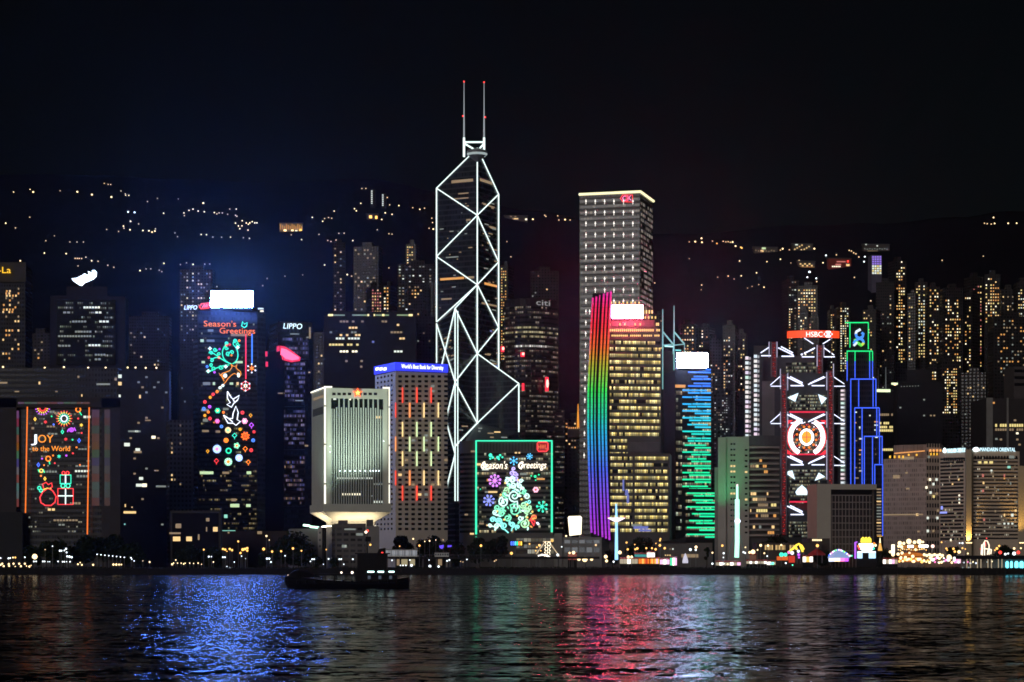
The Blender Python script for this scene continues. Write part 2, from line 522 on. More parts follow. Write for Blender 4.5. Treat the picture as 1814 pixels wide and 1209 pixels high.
def hit_hill(px, py):
    """where the sight line through (px, py) meets the hillside"""
    Y = Y0
    while Y < 3420:
        p = P(px, py, Y)
        if ground_h(p.x, p.y) > p.z: return p
        Y += 8
    return P(px, py, 3380)
# ------------------------------------------------------------------ the landmark towers
# --- faceted tower outlined in white light tubes
def boc():
    C0 = XY(845.5, 1690)
    th = R(27); hd = 35.2
    E = C0 + Vector((math.cos(th), -math.sin(th))) * hd
    Fp = C0 + Vector((math.sin(th), math.cos(th))) * hd
    W, Nn = C0 * 2 - E, C0 * 2 - Fp
    t = thing('glass_skyscraper', (C0.x, C0.y, GZ), 'tallest faceted dark glass tower laced with white diagonal light tubes and two roof masts', 'skyscraper')
    zy = lambda p, y: Z(y, p[1])
    z = lambda y: Z(y, 1690)
    gm = facade('faceted_glass', (.03, .033, .038), (.016, .019, .024), 1.33, 4.0, .85, .7, .3)
    MB().prism([W, C0, Fp], GZ, [z(328), z(263), z(333)]).build('glass_shaft', gm, t)
    MB().prism([W, Nn, C0], GZ, [z(570), z(555), z(505)]).build('glass_shaft', gm, t)
    MB().prism([C0, E, Fp], GZ, [z(627), z(683), z(690)]).build('glass_shaft', gm, t)
    MB().prism([Nn, E, C0], GZ, [z(808), z(768), z(750)]).build('glass_shaft', gm, t)
    # tubes stand a little off the glass, towards the harbour
    def q(p, y, o=1.1):
        d = (Vector((0, 0)) - p).normalized() * o
        return Vector((p.x + d.x, p.y + d.y, z(y)))
    def tb(a, ya, b, yb, r=.42, m='white'):
        MB().tube([q(a, ya), q(b, yb)], r, 6).build('light_tube', NE[m], t)
    for a, ya, b, yb in ((W, 328, C0, 263), (Fp, 333, C0, 263), (W, 328, C0, 382), (Fp, 333, C0, 382), (C0, 382, W, 450), (C0, 382, Fp, 455), (W, 450, C0, 505), (Fp, 455, C0, 505),
                         (C0, 505, W, 567), (C0, 505, Fp, 573), (Fp, 573, C0, 627), (C0, 505, Nn, 555), (Nn, 555, C0, 627), (C0, 627, Nn, 683), (Nn, 683, C0, 750), (C0, 627, E, 683),
                         (E, 683, C0, 750), (W, 570, Nn, 683), (Nn, 555, W, 683), (Nn, 683, W, 808), (W, 683, Nn, 808), (Nn, 808, W, 933)):
        tb(a, ya, b, yb)
    for a, y0, y1 in ((W, 328, 567), (C0, 263, 750), (Fp, 333, 573), (Nn, 555, 890), (E, 683, 768)): tb(a, y0, a, y1, .46)
    tb(W, 571, W, 640, .4)
    n2 = Nn + Vector((2.0, -.4))
    tb(n2, 560, n2, 890, .38)
    tb(Fp, 573, Fp, 690, .5); tb(Fp, 690, Fp, 770, .38, 'dimwhite')
    tb(C0, 627, Fp, 690, .34, 'dimwhite'); tb(Fp, 690, C0, 750, .34, 'dimwhite'); tb(C0, 750, Fp, 780, .5); tb(C0, 750, Nn, 795, .5)  # dim diagonals stand in for tubes reflected in the glass
    # lit storeys under the roof and down the shaft
    wl, wr = Wall(W, C0), Wall(C0, Fp)
    for (w, x0, x1, y, h, k) in ((wl, 800, 838, 321, 5, 'dim'), (wr, 850, 872, 322, 5, 'dim'), (wl, 780, 822, 494, 4, 'amber'), (wl, 824, 840, 492, 4, 'dim'), (wr, 858, 880, 505, 4, 'amber'), (wl, 826, 834, 390, 3, 'dim'),
                                 (wr, 868, 878, 404, 4, 'dim'), (wr, 863, 868, 431, 3, 'dim'), (wl, 782, 800, 530, 3, 'dim'), (wl, 812, 830, 343, 2, 'dim'), (wl, 790, 812, 456, 2, 'dimw'), (wr, 856, 876, 365, 2, 'dim'),
                                 (wr, 853, 880, 540, 3, 'dim'), (wl, 800, 830, 352, 2, 'dim')):
        panel_px(t, 'window_band', w, x0, x1, y - h / 2, y + h / 2, WIN[k], .05, .2)
    wc = Wall(Nn, E)
    rnd = random.Random(3)
    for i in range(26):
        x, y = rnd.uniform(812, 900), rnd.uniform(690, 775)
        panel_px(t, 'window', wc, x, x + rnd.choice((4, 7, 11)), y, y + 2.2, WIN[rnd.choice(('dim', 'dimw', 'dim', 'warm'))], .3, .2) if y > 752 else None
    for i in range(22):
        x, y = rnd.uniform(850, 880), rnd.uniform(580, 760)
        panel_px(t, 'window', wr, x, x + rnd.choice((3, 6, 9)), y, y + 2.2, WIN[rnd.choice(('dim', 'dimw', 'dim', 'blue'))], .1, .2)
    for i in range(46):
        w_, xa, xb = ((wl, 778, 838), (wr, 852, 878))[i % 2]
        x, y = rnd.uniform(xa, xb), 352 + 4.1 * rnd.randint(0, 50)
        panel_px(t, 'window', w_, x, x + rnd.choice((2, 4, 7)), y, y + 1.8, WIN[rnd.choice(('dim', 'dimw'))], .08, .2)
    wn = Wall(W, Nn)
    for i in range(16):
        x, y = rnd.uniform(776, 800), rnd.uniform(590, 660)
        panel_px(t, 'window', wn, x, x + rnd.choice((3, 5)), y, y + 2.2, WIN[rnd.choice(('dim', 'dimw'))], .1, .2)
    # roof frame with its two masts
    a1, a2 = XY(822, 1686), XY(857.5, 1686)
    pt = lambda p, y: Vector((p.x, p.y, z(y)))
    fr = MB()
    fr.tube([pt(a1, 254), pt(a2, 254)], .65, 6); fr.tube([pt(a1, 256), pt(C0 + Vector((-.5, -6)), 270)], .65, 6); fr.tube([pt(a2, 256), pt(C0 + Vector((.5, -6)), 270)], .65, 6)
    fr.build('crown_frame', NE['white'], t)
    for a, top, ring in ((a1, 147, 208), (a2, 148, 210)):
        MB().tube([pt(a, 280), pt(a, 246)], .8, 8).build('mast_base', NE['white'], t)
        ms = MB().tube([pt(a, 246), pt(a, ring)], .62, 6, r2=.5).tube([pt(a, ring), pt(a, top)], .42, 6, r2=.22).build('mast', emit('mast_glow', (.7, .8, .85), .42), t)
        MB().ball(pt(a, top), .6, 6).build('beacon', LAMP['red'], ms)
        MB().ball(pt(a, ring) + Vector((-.9 if a is a1 else .9, -.5, 0)), .6, 6).build('beacon', LAMP['red'], ms)
    hub = MB(); hub.lathe((C0.x, C0.y - 7.5, z(290)), [(1, 0), (5, 3), (7.5, 5.5), (7.5, 8), (2, 10)], 12)
    hub.build('roof_dish', M['steel'], t)
    MB().lathe((C0.x, C0.y - 7.6, z(290)), [(7.0, 4.6), (7.7, 5.4), (7.7, 6.1), (7.0, 6.3)], 12).build('dish_lights', NE['dimwhite'], t)
boc()

# --- square tower with a grid of white facade lights and a bright roof rim
def ckc():
    b = Bld('office_tower', 1026.5, 1733, 1134, 1720, 47, 341, 'tall square tower dotted with a grid of white facade lights and a pale roof rim', facade('ribbed_cladding', (.052, .046, .044), (.022, .02, .02), 2.4, 4.2, .7, .62, .45), 'skyscraper')
    r = b.root
    wm = lit('ribbon_grid', 2.4, (1, .75, .5), (1, .9, .75), .16, .01, .25)
    b.ribbons(b.front, 1028, 1133, 352, 700, 33, .42, wm)
    wm2 = lit('ribbon_grid_side', 1.7, (1, .8, .65), (1, .9, .8), .34, .12, .2, vfac=False)
    for i in range(24):
        panel(r, 'window_band', b.right, 1.0, b.zt - 9 - i * 4.2, 44, 2.2, wm2)
    fl = MATS.get('x') or emit('facade_light', (1, .93, .85), 2.6)
    # a lamp and the wash it throws above and below, repeated every fourth floor
    rnd = random.Random(5)
    for j in range(10):
        for i, x in enumerate((1038.5, 1055, 1071.5, 1088, 1105, 1121.5)):
            y = 357 + j * 19.6
            p = b.front.pt(x, y, .9)
            mb = MB().ball(p, .62, 5).tube([p + Vector((0, .3, -2.4)), p + Vector((0, .3, 1.6))], .16, 4)
            mb.build('facade_light', fl, r)
    for j in range(14):
        for x in ((1038.5,) if j else (1038.5, 1045)):
            p = b.front.pt(x - j * .25, 356 + 19.6 * (10 + j), .9)
            MB().ball(p, .62, 5).tube([p + Vector((0, .3, -2.4)), p + Vector((0, .3, 1.6))], .16, 4).build('facade_light', fl, r)
    rim = MB()
    for w in (b.front, b.right):
        rim.tube([w.at(-.3, b.zt + .4, .5), w.at(w.L + .3, b.zt + .4, .5)], 1.0, 6)
    rim.build('roof_rim', emit('rim_light', (1, .93, .55), 1.6), r)
    sg = thing('rooftop_sign', b.front.pt(1111, 358, .5), 'red outlined hexagon emblem under the rim of the dotted tower', 'sign')
    neon(sg, 'emblem', b.front, [circ(1107, 352, 7.2, 6, 0, 6.6)], NE['red'], .9, True, 1.0)
    text('CK', 'lettering', b.front, 1103, 1119.5, 356, 347.5, NE['pink'], sg, .9)
    neon(sg, 'outline', b.front, [[(1110, 346), (1121, 346), (1121, 358.5), (1110, 358.5)]], NE['red'], .8, True, 1.0)
ckc()

# --- office tower with a yellow lit facade, a rainbow fin and a white screen
def aia():
    Y = 1440
    b = Bld('office_tower', 1079, Y, 1170.5, Y + 5, 38, 604, 'broad tower with rows of yellow lit office floors beside the rainbow fin', M['darkconc'], 'skyscraper')
    r = b.root
    wm = lit('ribbon_yellow', 1.25, (1, .74, .2), (1, .88, .42), 1.75, .20, .22, .16, fill=.94)
    wt_ = lit('ribbon_yellow_full', 1.6, (1, .74, .22), (1, .86, .4), 1.3, .4, .1, .2)
    n = 0
    y = 607.0
    while y < 940:
        if 781 < y < 806:
            x0, x1 = 1079.5, 1111
        elif y >= 806: x0, x1 = 1079.5, 1182
        else: x0, x1 = 1079.5, 1169.5
        if y < 806: panel_px(r, 'window_band', b.front, x0, x1, y - 2.6, y + 3.2, wm, .05, .2)
        y += 11.6
    # lower wing steps out to the right
    low = MB().prism([XY(1080, Y - 1.2), XY(1186, Y + 5), XY(1190, Y + 35), XY(1080, Y + 35)], GZ, Z(803, Y))
    low.build('lower_wing', M['darkconc'], r)
    lw = Wall(XY(1080, Y - 1.2), XY(1186, Y + 5))
    y = 812.0
    while y < 940:
        for (xa, xb) in ((1081, 1120), (1124, 1183)):
            panel_px(r, 'window_band', lw, xa, xb, y - 2.6, y + 3.2, wm, .05, .2)
        y += 11.6
    lv = MB()
    for i in range(26): lv.prism([b.front.at(b.front.u(1112 + i * 2.2), 0, .05), b.front.at(b.front.u(1113 + i * 2.2), 0, .05), b.front.at(b.front.u(1113 + i * 2.2), 0, .5), b.front.at(b.front.u(1112 + i * 2.2), 0, .5)], Z(800, Y), Z(783, Y))
    lv.build('louvre', M['steel'], r)
    # curved crown stepping down to the right, ringed by small lamps
    steps = ((1079, 1138, 545), (1079, 1150, 556), (1079, 1160, 567), (1079, 1166, 580), (1079, 1169.5, 592))
    for i, (x0, x1, yt) in enumerate(steps):
        MB().prism([XY(x0, Y + .8 - i * .15), XY(x1, Y + .9 - i * .15), XY(x1 - 4, Y + 30), XY(x0, Y + 30)], Z(yt + 12, Y) - 0, Z(yt, Y)).build('crown_step', M['darkconc'], r)
    gl = emit('crown_lamp', (1, .72, .22), 1.7, 'NONE')
    fw = Wall(XY(1079, Y - .3), XY(1170, Y))
    for x0, x1, y, st, h in ((1082, 1135, 537, 7, 4), (1139, 1156, 553, 5, 6), (1142, 1162, 563, 6, 4), (1079, 1136, 575, 9, 4), (1162, 1168, 575, 3, 5), (1080, 1169, 585.5, 3.6, 4), (1080, 1169, 595, 3.3, 3)):
        x = x0
        while x < x1:
            if random.random() < .86: panel_px(r, 'crown_lamp', fw, x, x + 2.2, y - h / 2, y + h / 2, gl, .3, .2)
            x += st
    # rainbow fin
    m, n_, bb = newmat('rainbow_tube')
    tc = n_.new('ShaderNodeTexCoord'); sp = n_.new('ShaderNodeSeparateXYZ'); n_.link(tc.outputs['Object'], sp.inputs[0])
    zt, zb = Z(516, Y) - GZ, Z(958, Y) - GZ
    mr = n_.new('ShaderNodeMapRange'); mr.inputs[1].default_value = zb; mr.inputs[2].default_value = zt; n_.link(sp.outputs[2], mr.inputs[0])
    cr = n_.new('ShaderNodeValToRGB'); n_.link(mr.outputs[0], cr.inputs[0])
    stops = ((0, (.55, .03, .75)), (.12, (.32, .04, .85)), (.28, (.06, .12, .9)), (.42, (.01, .42, .8)), (.5, (.0, .62, .38)), (.6, (.02, .75, .08)), (.70, (.42, .42, .02)), (.77, (.85, .12, .01)), (.85, (.95, .015, .03)), (.93, (.95, .01, .1)), (1, (.85, .01, .45)))
    el = cr.color_ramp.elements
    el[0].position, el[0].color = stops[0][0], (*stops[0][1], 1)
    el[1].position, el[1].color = stops[-1][0], (*stops[-1][1], 1)
    for p_, c_ in stops[1:-1]:
        e = el.new(p_); e.color = (*c_, 1)
    # each tube is a string of short LED lengths with dark joints
    seg = n_.math('FRACT', n_.math('DIVIDE', sp.outputs[2], 3.4))
    on = n_.math('MULTIPLY_ADD', n_.math('GREATER_THAN', seg, .14), .35, .65)
    n_.link(cr.outputs[0], bb.inputs['Emission Color']); n_.link(n_.math('MULTIPLY', on, .95), bb.inputs['Emission Strength'])
    bb.inputs['Base Color'].default_value = (.05, .05, .05, 1)
    left = [(516, 1050), (560, 1047.5), (620, 1044.5), (690, 1041.2), (760, 1041), (830, 1042.5), (900, 1045), (958, 1047.5)]
    left = [(y, x) for y, x in left]
    def lx(y):
        for (a, xa), (c, xc) in zip(left, left[1:]):
            if y <= c: return xa + (xc - xa) * (y - a) / (c - a)
        return left[-1][1]
    back = MB()
    ysl = [520 + i * (958 - 520) / 24 for i in range(25)]
    vs = []
    for y in ysl: vs += [P(lx(y), y, Y - 6.2), P(lx(y) + 32.5, y, Y - 6.2), P(lx(y) + 32.5, y, Y + 8), P(lx(y), y, Y + 8)]
    fs = []
    for i in range(24):
        for k in range(4): fs.append((i * 4 + k, i * 4 + (k + 1) % 4, i * 4 + 4 + (k + 1) % 4, i * 4 + 4 + k))
    fs += [(0, 1, 2, 3), (99, 98, 97, 96)]
    fin = back.add(vs, fs).build('light_fin', wallmat('fin_panel', (.012, .012, .014), .5), r, label='slanting fin striped with rainbow light tubes')
    for k in range(6):
        dx = 1.0 + k * 6.1 + (.8 if k > 2 else -.3 if k == 2 else 0)
        yt = 528 - k * 2.4
        ye = 944 + k * 2.6
        pts = [P(lx(max(516, y)) + dx, y, Y - 6.9) for y in [yt + (ye - yt) * i / 24 for i in range(25)]]
        MB().tube(pts, .60 if k != 2 else .34, 6).build('light_tube', m, fin)
    # screen
    sc_ = thing('led_screen', (XY(1111, Y - 3).x, Y - 3, Z(565, Y)), 'glaring pinkish white screen at the top of the yellow lit tower', 'screen')
    sw_ = Wall(XY(1060, Y - 3), XY(1150, Y - 3))
    panel_px(sc_, 'display', sw_, 1084.5, 1138.5, 541, 564.5, emit('screen_red', (1, .085, .16), SCR_RED), .5, .5)
    fb = MB().prism([XY(1083.5, Y - 2.7), XY(1139.5, Y - 2.7), XY(1139.5, Y - .8), XY(1083.5, Y - .8)], Z(565.5, Y), Z(540, Y)).build('screen_frame', M['dark'], sc_)
    # blue and violet reflections low on the facade, painted as glowing panes
    for x, y, w, h, k in ((1110, 873, 6, 10, 'blue'), (1112, 885, 4, 14, 'blue'), (1135, 935, 26, 5, 'blue'), (1128, 931, 18, 4, 'dimw'), (1142, 940, 22, 4, 'blue'), (1104, 860, 3, 20, 'blue')):
        panel_px(r, 'window', lw, x - w / 2, x + w / 2, y - h / 2, y + h / 2, WIN[k], .4, .15)  # panes stand in for blue and violet reflections
SCR_RED = 290.0
SCR_BLUE = 430.0
SCR_WHITE = 190.0
aia()

# --- tower with staggered green light bars and a white screen; slab with twin masts behind
def green_bars():
    Y = 1500
    s = Bld('masted_tower', 1171, 1570, 1222, 1580, 30, 622, 'dark slab tower carrying two pale masts with struts, right of the yellow lit tower', wallmat('slab_grey', (.07, .07, .08)))
    w = Wall(s.A + Vector((0, -2)), s.B + Vector((0, -2)))
    for x, yt, yb in ((1174, 548, 690), (1194, 542, 668)):
        S = 1570 / F
        mm = 'dimcyan'
        mb = MB().tube([w.pt(x, yb, 0), w.pt(x, yb - 70, 0)], .9 * S, 6).tube([w.pt(x, yb - 70, 0), w.pt(x, yt, 0)], 1.2 * S, 6, r2=.7 * S)
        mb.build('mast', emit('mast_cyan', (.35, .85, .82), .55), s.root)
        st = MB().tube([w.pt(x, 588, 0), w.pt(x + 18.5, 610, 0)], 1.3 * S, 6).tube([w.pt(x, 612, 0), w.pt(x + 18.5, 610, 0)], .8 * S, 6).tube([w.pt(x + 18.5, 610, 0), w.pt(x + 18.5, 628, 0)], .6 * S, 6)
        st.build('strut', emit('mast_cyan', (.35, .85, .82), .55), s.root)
    panel_px(s.root, 'roof_lamp', w, 1177, 1192, 613, 615, NE['cyanwhite'], .2)
    panel_px(s.root, 'roof_lamp', w, 1196, 1206, 620, 622, NE['dimcyan'], .2)
    b = Bld('office_tower', 1196, Y, 1261, Y + 4, 34, 656, 'dark tower wrapped in staggered cyan and green light bars', M['dark'], 'skyscraper')
    r = b.root
    MB().prism([XY(1207, Y - 1.5), XY(1269.5, Y + 3), XY(1271, Y + 33), XY(1207, Y + 33)], GZ, Z(866, Y)).build('lower_wing', M['dark'], r)
    lw = Wall(XY(1207, Y - 1.5), XY(1269.5, Y + 3))
    wm = lit('ribbon_mixed', 1.5, (1, .75, .35), (.85, 1, .7), .8, .06, .3, .2)
    b.ribbons(b.front, 1197, 1208, 690, 955, 21, .5, wm)
    b.ribbons(b.front, 1209, 1259, 686, 864, 15, .45, wm)
    b.ribbons(lw, 1214, 1267, 870, 955, 7, .42, wm)
    rnd = random.Random(11)
    cols_ = [(0, (.03, .2, 1)), (.15, (.02, .42, .95)), (.3, (.02, .62, .75)), (.42, (.01, .72, .4)), (.6, (.01, .8, .33)), (1, (.01, .85, .38))]
    def cmat(f):
        for (a, ca), (c, cc) in zip(cols_, cols_[1:]):
            if f <= c:
                g = (f - a) / (c - a)
                return emit('bar_%d' % int(f * 12), tuple(x + (y - x) * g for x, y in zip(ca, cc)), 1.25)
        return emit('bar_12', cols_[-1][1], 1.25)
    y = 655.5
    while y < 958:
        f = (y - 655) / 305
        lowp = y > 868
        wl = lw if lowp else b.front
        x1 = 1266.5 if lowp else 1258.5
        xa = x1 - rnd.choice((50, 50, 46, 41, 50)); xb = x1 - rnd.choice((28, 34, 38, 40))
        if y < 690: xa += 20
        if y > 945: xa, xb = x1 - 50, x1 - 18
        m = cmat(min(1, f))
        segs = [(xa, x1 if rnd.random() < .6 else x1 - rnd.randint(2, 8), y, 1.3)]
        if y < 950: segs.append((xb, x1, y + 4.6, 1.4))
        for (p, q_, yy, hh) in segs:
            if q_ - p > 30 and rnd.random() < .7:
                c = p + (q_ - p) * rnd.uniform(.25, .7)
                panel_px(r, 'light_bar', wl, p, c - .7, yy - hh, yy + hh, m, .5, .5)
                panel_px(r, 'light_bar', wl, c + .7, q_, yy - hh, yy + hh, m, .5, .5)
            else: panel_px(r, 'light_bar', wl, p, q_, yy - hh, yy + hh, m, .5, .5)
        y += 12.15
    panel_px(r, 'flood_lamp', Wall(XY(1262, Y - 6), XY(1282, Y - 6)), 1269, 1272.5, 938, 944, LAMP['amber'], .1)
    panel_px(r, 'window_band', b.front, 1196, 1214, 682, 687, WIN['amber'], .1)
    sc_ = thing('led_screen', (XY(1225.5, Y - 3).x, Y - 3, Z(653, Y)), 'white glowing screen crowning the tower of green light bars', 'screen')
    sw_ = Wall(XY(1190, Y - 3), XY(1260, Y - 3))
    plate(sc_, 'display', sw_, [(1199, 627.5), (1200.5, 626), (1252, 626), (1253.5, 627.5), (1253.5, 650.5), (1252, 652), (1200.5, 652), (1199, 650.5)], emit('screen_white', (.50, .62, 1), SCR_WHITE), .4, .4)
    MB().prism([XY(1197.5, Y - 3), XY(1255, Y - 3), XY(1255, Y - .4), XY(1197.5, Y - .4)], Z(653, Y), Z(625, Y)).build('screen_frame', M['dark'], sc_)
    MB().prism([XY(1202, Y), XY(1250, Y), XY(1250, Y + 12), XY(1202, Y + 12)], Z(656, Y), Z(630, Y)).build('plinth', M['dark'], sc_)
green_bars()
# --- exoskeleton bank tower with white trusses and a round red light display
def hsbc():
    Y = 1600; S = Y / F
    t = thing('bank_tower', (XY(1430, Y).x, Y, GZ), 'tower hung from red lit ladder columns with white tube trusses and a round red display', 'skyscraper')
    dk = wallmat('slate_cladding', (.06, .06, .066), .5)
    MB().prism([XY(1388, Y), XY(1474, Y), XY(1474, Y + 30), XY(1388, Y + 30)], GZ, Z(662, Y)).build('wall', dk, t)
    MB().prism([XY(1372, Y + 14), XY(1455, Y + 14), XY(1455, Y + 44), XY(1372, Y + 44)], GZ, Z(628, Y)).build('rear_wall', dk, t)
    gp = wallmat('pale_grey_panel', (.17, .16, .15), .6)
    MB().prism([XY(1350, Y + 18), XY(1384, Y + 18), XY(1384, Y + 42), XY(1350, Y + 42)], GZ, Z(672, Y)).build('service_core', gp, t)
    MB().prism([XY(1318, Y + 26), XY(1352, Y + 26), XY(1352, Y + 46), XY(1318, Y + 46)], GZ, Z(629, Y)).build('stair_tower', dk, t)
    MB().prism([XY(1484, Y + 10), XY(1500, Y + 10), XY(1500, Y + 36), XY(1484, Y + 36)], GZ, Z(690, Y)).build('stair_tower', dk, t)
    MB().prism([XY(1335, Y + 36), XY(1378, Y + 36), XY(1378, Y + 60), XY(1335, Y + 60)], GZ, Z(604, Y)).build('rear_wall', dk, t)
    fw = Wall(XY(1388, Y), XY(1474, Y))
    wm = lit('ribbon_bank', .85, (1, .82, .45), (.85, 1, .8), .62, .10, .3, .3, fill=.9)
    for (y0, y1, n) in ((698, 732, 6), (756, 806, 8), (830, 900, 11), (922, 952, 5)):
        u0, u1 = fw.u(1397), fw.u(1464)
        z1, z0 = Z(y0, Y), Z(y1, Y)
        fh = (z1 - z0) / n
        for i in range(n): panel(t, 'window_band', fw, u0, z0 + i * fh, u1 - u0, fh * .55, wm, .05, .2)
    rw = Wall(XY(1372, Y + 14), XY(1455, Y + 14))
    for i, y in enumerate((645, 652, 658)):
        panel_px(t, 'window_band', rw, 1392, 1448, y - 2, y + 2, wm, .05, .2)
    # stairs seen as stacks of lit landings
    rnd = random.Random(4)
    sw_ = Wall(XY(1318, Y + 26), XY(1352, Y + 26))
    tint = ((1, .96, .93), (1, .85, .9), (.85, .95, 1), (.9, .8, 1), (.75, 1, .9), (1, .8, .95))
    for x0, w, yt in ((1320.3, 5.6, 632), (1335.5, 5.6, 629)):
        y = yt
        while y < 770:
            k = rnd.choice((0, 0, 0, 1, 2, 2, 3, 4, 5))
            pm = emit('landing_%d' % k, tint[k], .95); pd = emit('landing_dim_%d' % k, tint[k], .38)
            panel_px(t, 'stair_landing', sw_, x0, x0 + w, y, y + 5.4, pm, .1)
            panel_px(t, 'stair_landing', sw_, x0 + w + .8, x0 + w + 4, y + 1, y + 5.6, pd, .1)
            y += 8.6
    s2 = Wall(XY(1484, Y + 10), XY(1500, Y + 10))
    y = 690
    while y < 862:
        k = rnd.choice((0, 1, 2, 4, 0))
        panel_px(t, 'stair_landing', s2, 1489, 1497, y, y + 5.0, emit('landing_dim_%d' % k, tint[k], .38), .1)
        panel_px(t, 'stair_landing', s2, 1489.5, 1494.5, y + 1, y + 4, emit('landing_%d' % k, tint[k], .95), .35)
        y += 7.4
    # ladder columns
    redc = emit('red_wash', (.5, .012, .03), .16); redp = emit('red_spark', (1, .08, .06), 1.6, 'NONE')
    for x, y0, y1, Yc in ((1371, 606, 668, Y + 11), (1452, 612, 672, Y + 11), (1388.5, 663, 948, Y - 3), (1471.5, 657, 862, Y - 3)):
        w = Wall(XY(x - 8, Yc), XY(x + 8, Yc))
        c = MB()
        for dx in (-4.6, 4.6): c.tube([w.pt(x + dx, y1, 0), w.pt(x + dx, y0, 0)], 1.25 * S, 8)
        y = y0 + 3
        while y < y1:
            c.tube([w.pt(x - 4.6, y, 0), w.pt(x + 4.6, y, 0)], .8 * S, 6)
            y += 8.2
        cl = c.build('ladder_column', wallmat('steel_mast', (.16, .15, .17), .4), t)
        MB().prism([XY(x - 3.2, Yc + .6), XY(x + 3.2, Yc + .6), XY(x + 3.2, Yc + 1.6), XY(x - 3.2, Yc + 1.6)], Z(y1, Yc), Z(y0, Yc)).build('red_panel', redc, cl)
        y = y0 + 6
        k = 0
        while y < y1:
            p = w.pt(x + rnd.uniform(-2.4, 2.4), y + rnd.uniform(-1, 1), 1.2)
            MB().ball(p, .42 * S * rnd.uniform(.8, 1.7), 4).build('red_lamp', redp, cl)
            y += 4.2 if y0 > 640 else 4.6
    # suspension trusses at each level: outer hanger triangle and paired inner diagonals
    cm = emit('truss_glow', (.72, .76, 1), 2.8)
    def tr(lines, w, r=1.25):
        b = MB()
        for a, c in lines: b.tube([w.pt(*a, 2.0), w.pt(*c, 2.0)], r * .72 * S, 6)
        b.build('truss', cm, t)
    wa = Wall(XY(1340, Y - 4), XY(1500, Y - 4)); wb = Wall(XY(1340, Y + 9), XY(1500, Y + 9))
    tr([((1347, 626), (1362, 616)), ((1348, 631), (1365, 631))], wb, 1.3)
    tr([((1378, 617), (1405, 630)), ((1383, 615), (1404, 626)), ((1384, 632), (1406, 632))], wb, 1.35)
    tr([((1419, 630), (1443, 617)), ((1418, 629), (1441, 619)), ((1420, 633), (1442, 633))], wb, 1.3)
    tr([((1459, 617), (1477, 630)), ((1459, 633), (1478, 633))], wb, 1.2)
    tr([((1424, 599.5), (1440, 610))], wb, 1.1); tr([((1457, 610), (1473, 600))], wb, 1.1)
    for yb, xs in ((684, 0), (750, 1), (824, 2), (912, 3)):
        full = yb != 912
        if yb != 824 and yb != 912:
            tr([((1364, yb - 1), (1381, yb - 16)), ((1365, yb + 1), (1383, yb + 1))], wa, .95)
        tr([((1394, yb - 15), (1421, yb - 2)), ((1399, yb - 16), (1421, yb - 5)), ((1400, yb), (1423, yb))], wa, 1.35)
        if full:
            tr([((1431, yb - 2), (1461, yb - 15)), ((1434, yb - 4), (1459, yb - 16)), ((1437, yb), (1460, yb))], wa, 1.25)
            tr([((1477, yb - 15), (1495, yb - 3)), ((1477, yb + 1), (1496, yb + 1))], wa, .95)
        else: tr([((1431, yb - 2), (1447, yb - 10)), ((1437, yb), (1447, yb))], wa, 1.2)
    b = MB()
    for x, y0, y1 in ((1382, 654, 690), (1395, 662, 692), (1464, 660, 692), (1476, 645, 668), (1362, 606, 634), (1376, 606, 634), (1447, 612, 650), (1459, 612, 634), (1382, 730, 758), (1395, 730, 758), (1464, 730, 758), (1382, 800, 828), (1382, 890, 912), (1464, 780, 850)):
        b.tube([wa.pt(x, y1, 1.5), wa.pt(x, y0, 1.5)], .7 * S, 6)
    b.build('column_light', emit('column_glow', (.75, .72, 1), .62), t)
    # red cross-bars
    rb = emit('red_bar', (1, .02, .08), .95)
    for x0, x1, y in ((1398, 1461, 730.5), (1398, 1461, 805.5), (1398, 1448, 889.5)):
        panel_px(t, 'red_bar', fw, x0, x1, y - 1.3, y + 1.3, rb, 1.2, .3)
    for pl in ([(1399, 892), (1447, 892), (1428, 905)], [(1399, 808), (1460, 808), (1430, 818)], [(1399, 733), (1460, 733), (1430, 743)]):
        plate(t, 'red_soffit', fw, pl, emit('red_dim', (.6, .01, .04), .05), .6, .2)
    # the light display on the facade
    d = thing('light_display', fw.pt(1428, 775, 1), 'round red, white and orange light pattern on the bank tower facade', 'light display')
    wh = emit('display_white', (1, .84, .88), 4.5); rd = emit('display_red', (1, .03, .05), 1.25); og = emit('display_orange', (1, .2, .02), 2.0)
    for sx in (-1, 1):
        arc = []
        for i in range(13):
            a = R(-62 + 124 * i / 12)
            arc.append((1428.5 + sx * 29 * math.cos(a), 775 + 31 * math.sin(a)))
        neon(d, 'outer_arc', fw, [arc], wh, 3.8, False, 1.4, 6)
        arc2 = [(1428.5 + sx * 34.5 * math.cos(R(-58 + 116 * i / 12)), 775 + 35 * math.sin(R(-58 + 116 * i / 12))) for i in range(13)]
        neon(d, 'outer_arc', fw, [arc2], rd, .8, False, 1.2, 6)
        plate(d, 'corner', fw, [(1428.5 + sx * 34, 745), (1428.5 + sx * 24, 745), (1428.5 + sx * 34, 753)], rd, .7, .3)
        plate(d, 'corner', fw, [(1428.5 + sx * 34, 805), (1428.5 + sx * 24, 805), (1428.5 + sx * 34, 797)], rd, .7, .3)
    neon(d, 'inner_ring', fw, [circ(1428.5, 775, 11.0, 20, 0, 13)], wh, 1.9, True, 1.4, 6)
    plate(d, 'inner_disc', fw, circ(1428.5, 775, 9.2, 18, 0, 11), emit('display_core', (1, .42, .04), 1.7), .9, .3)
    neon(d, 'cross_bar', fw, [[(1428.5, 762), (1428.5, 788)], [(1419, 775), (1438, 775)]], rd, .6, False, 1.7)
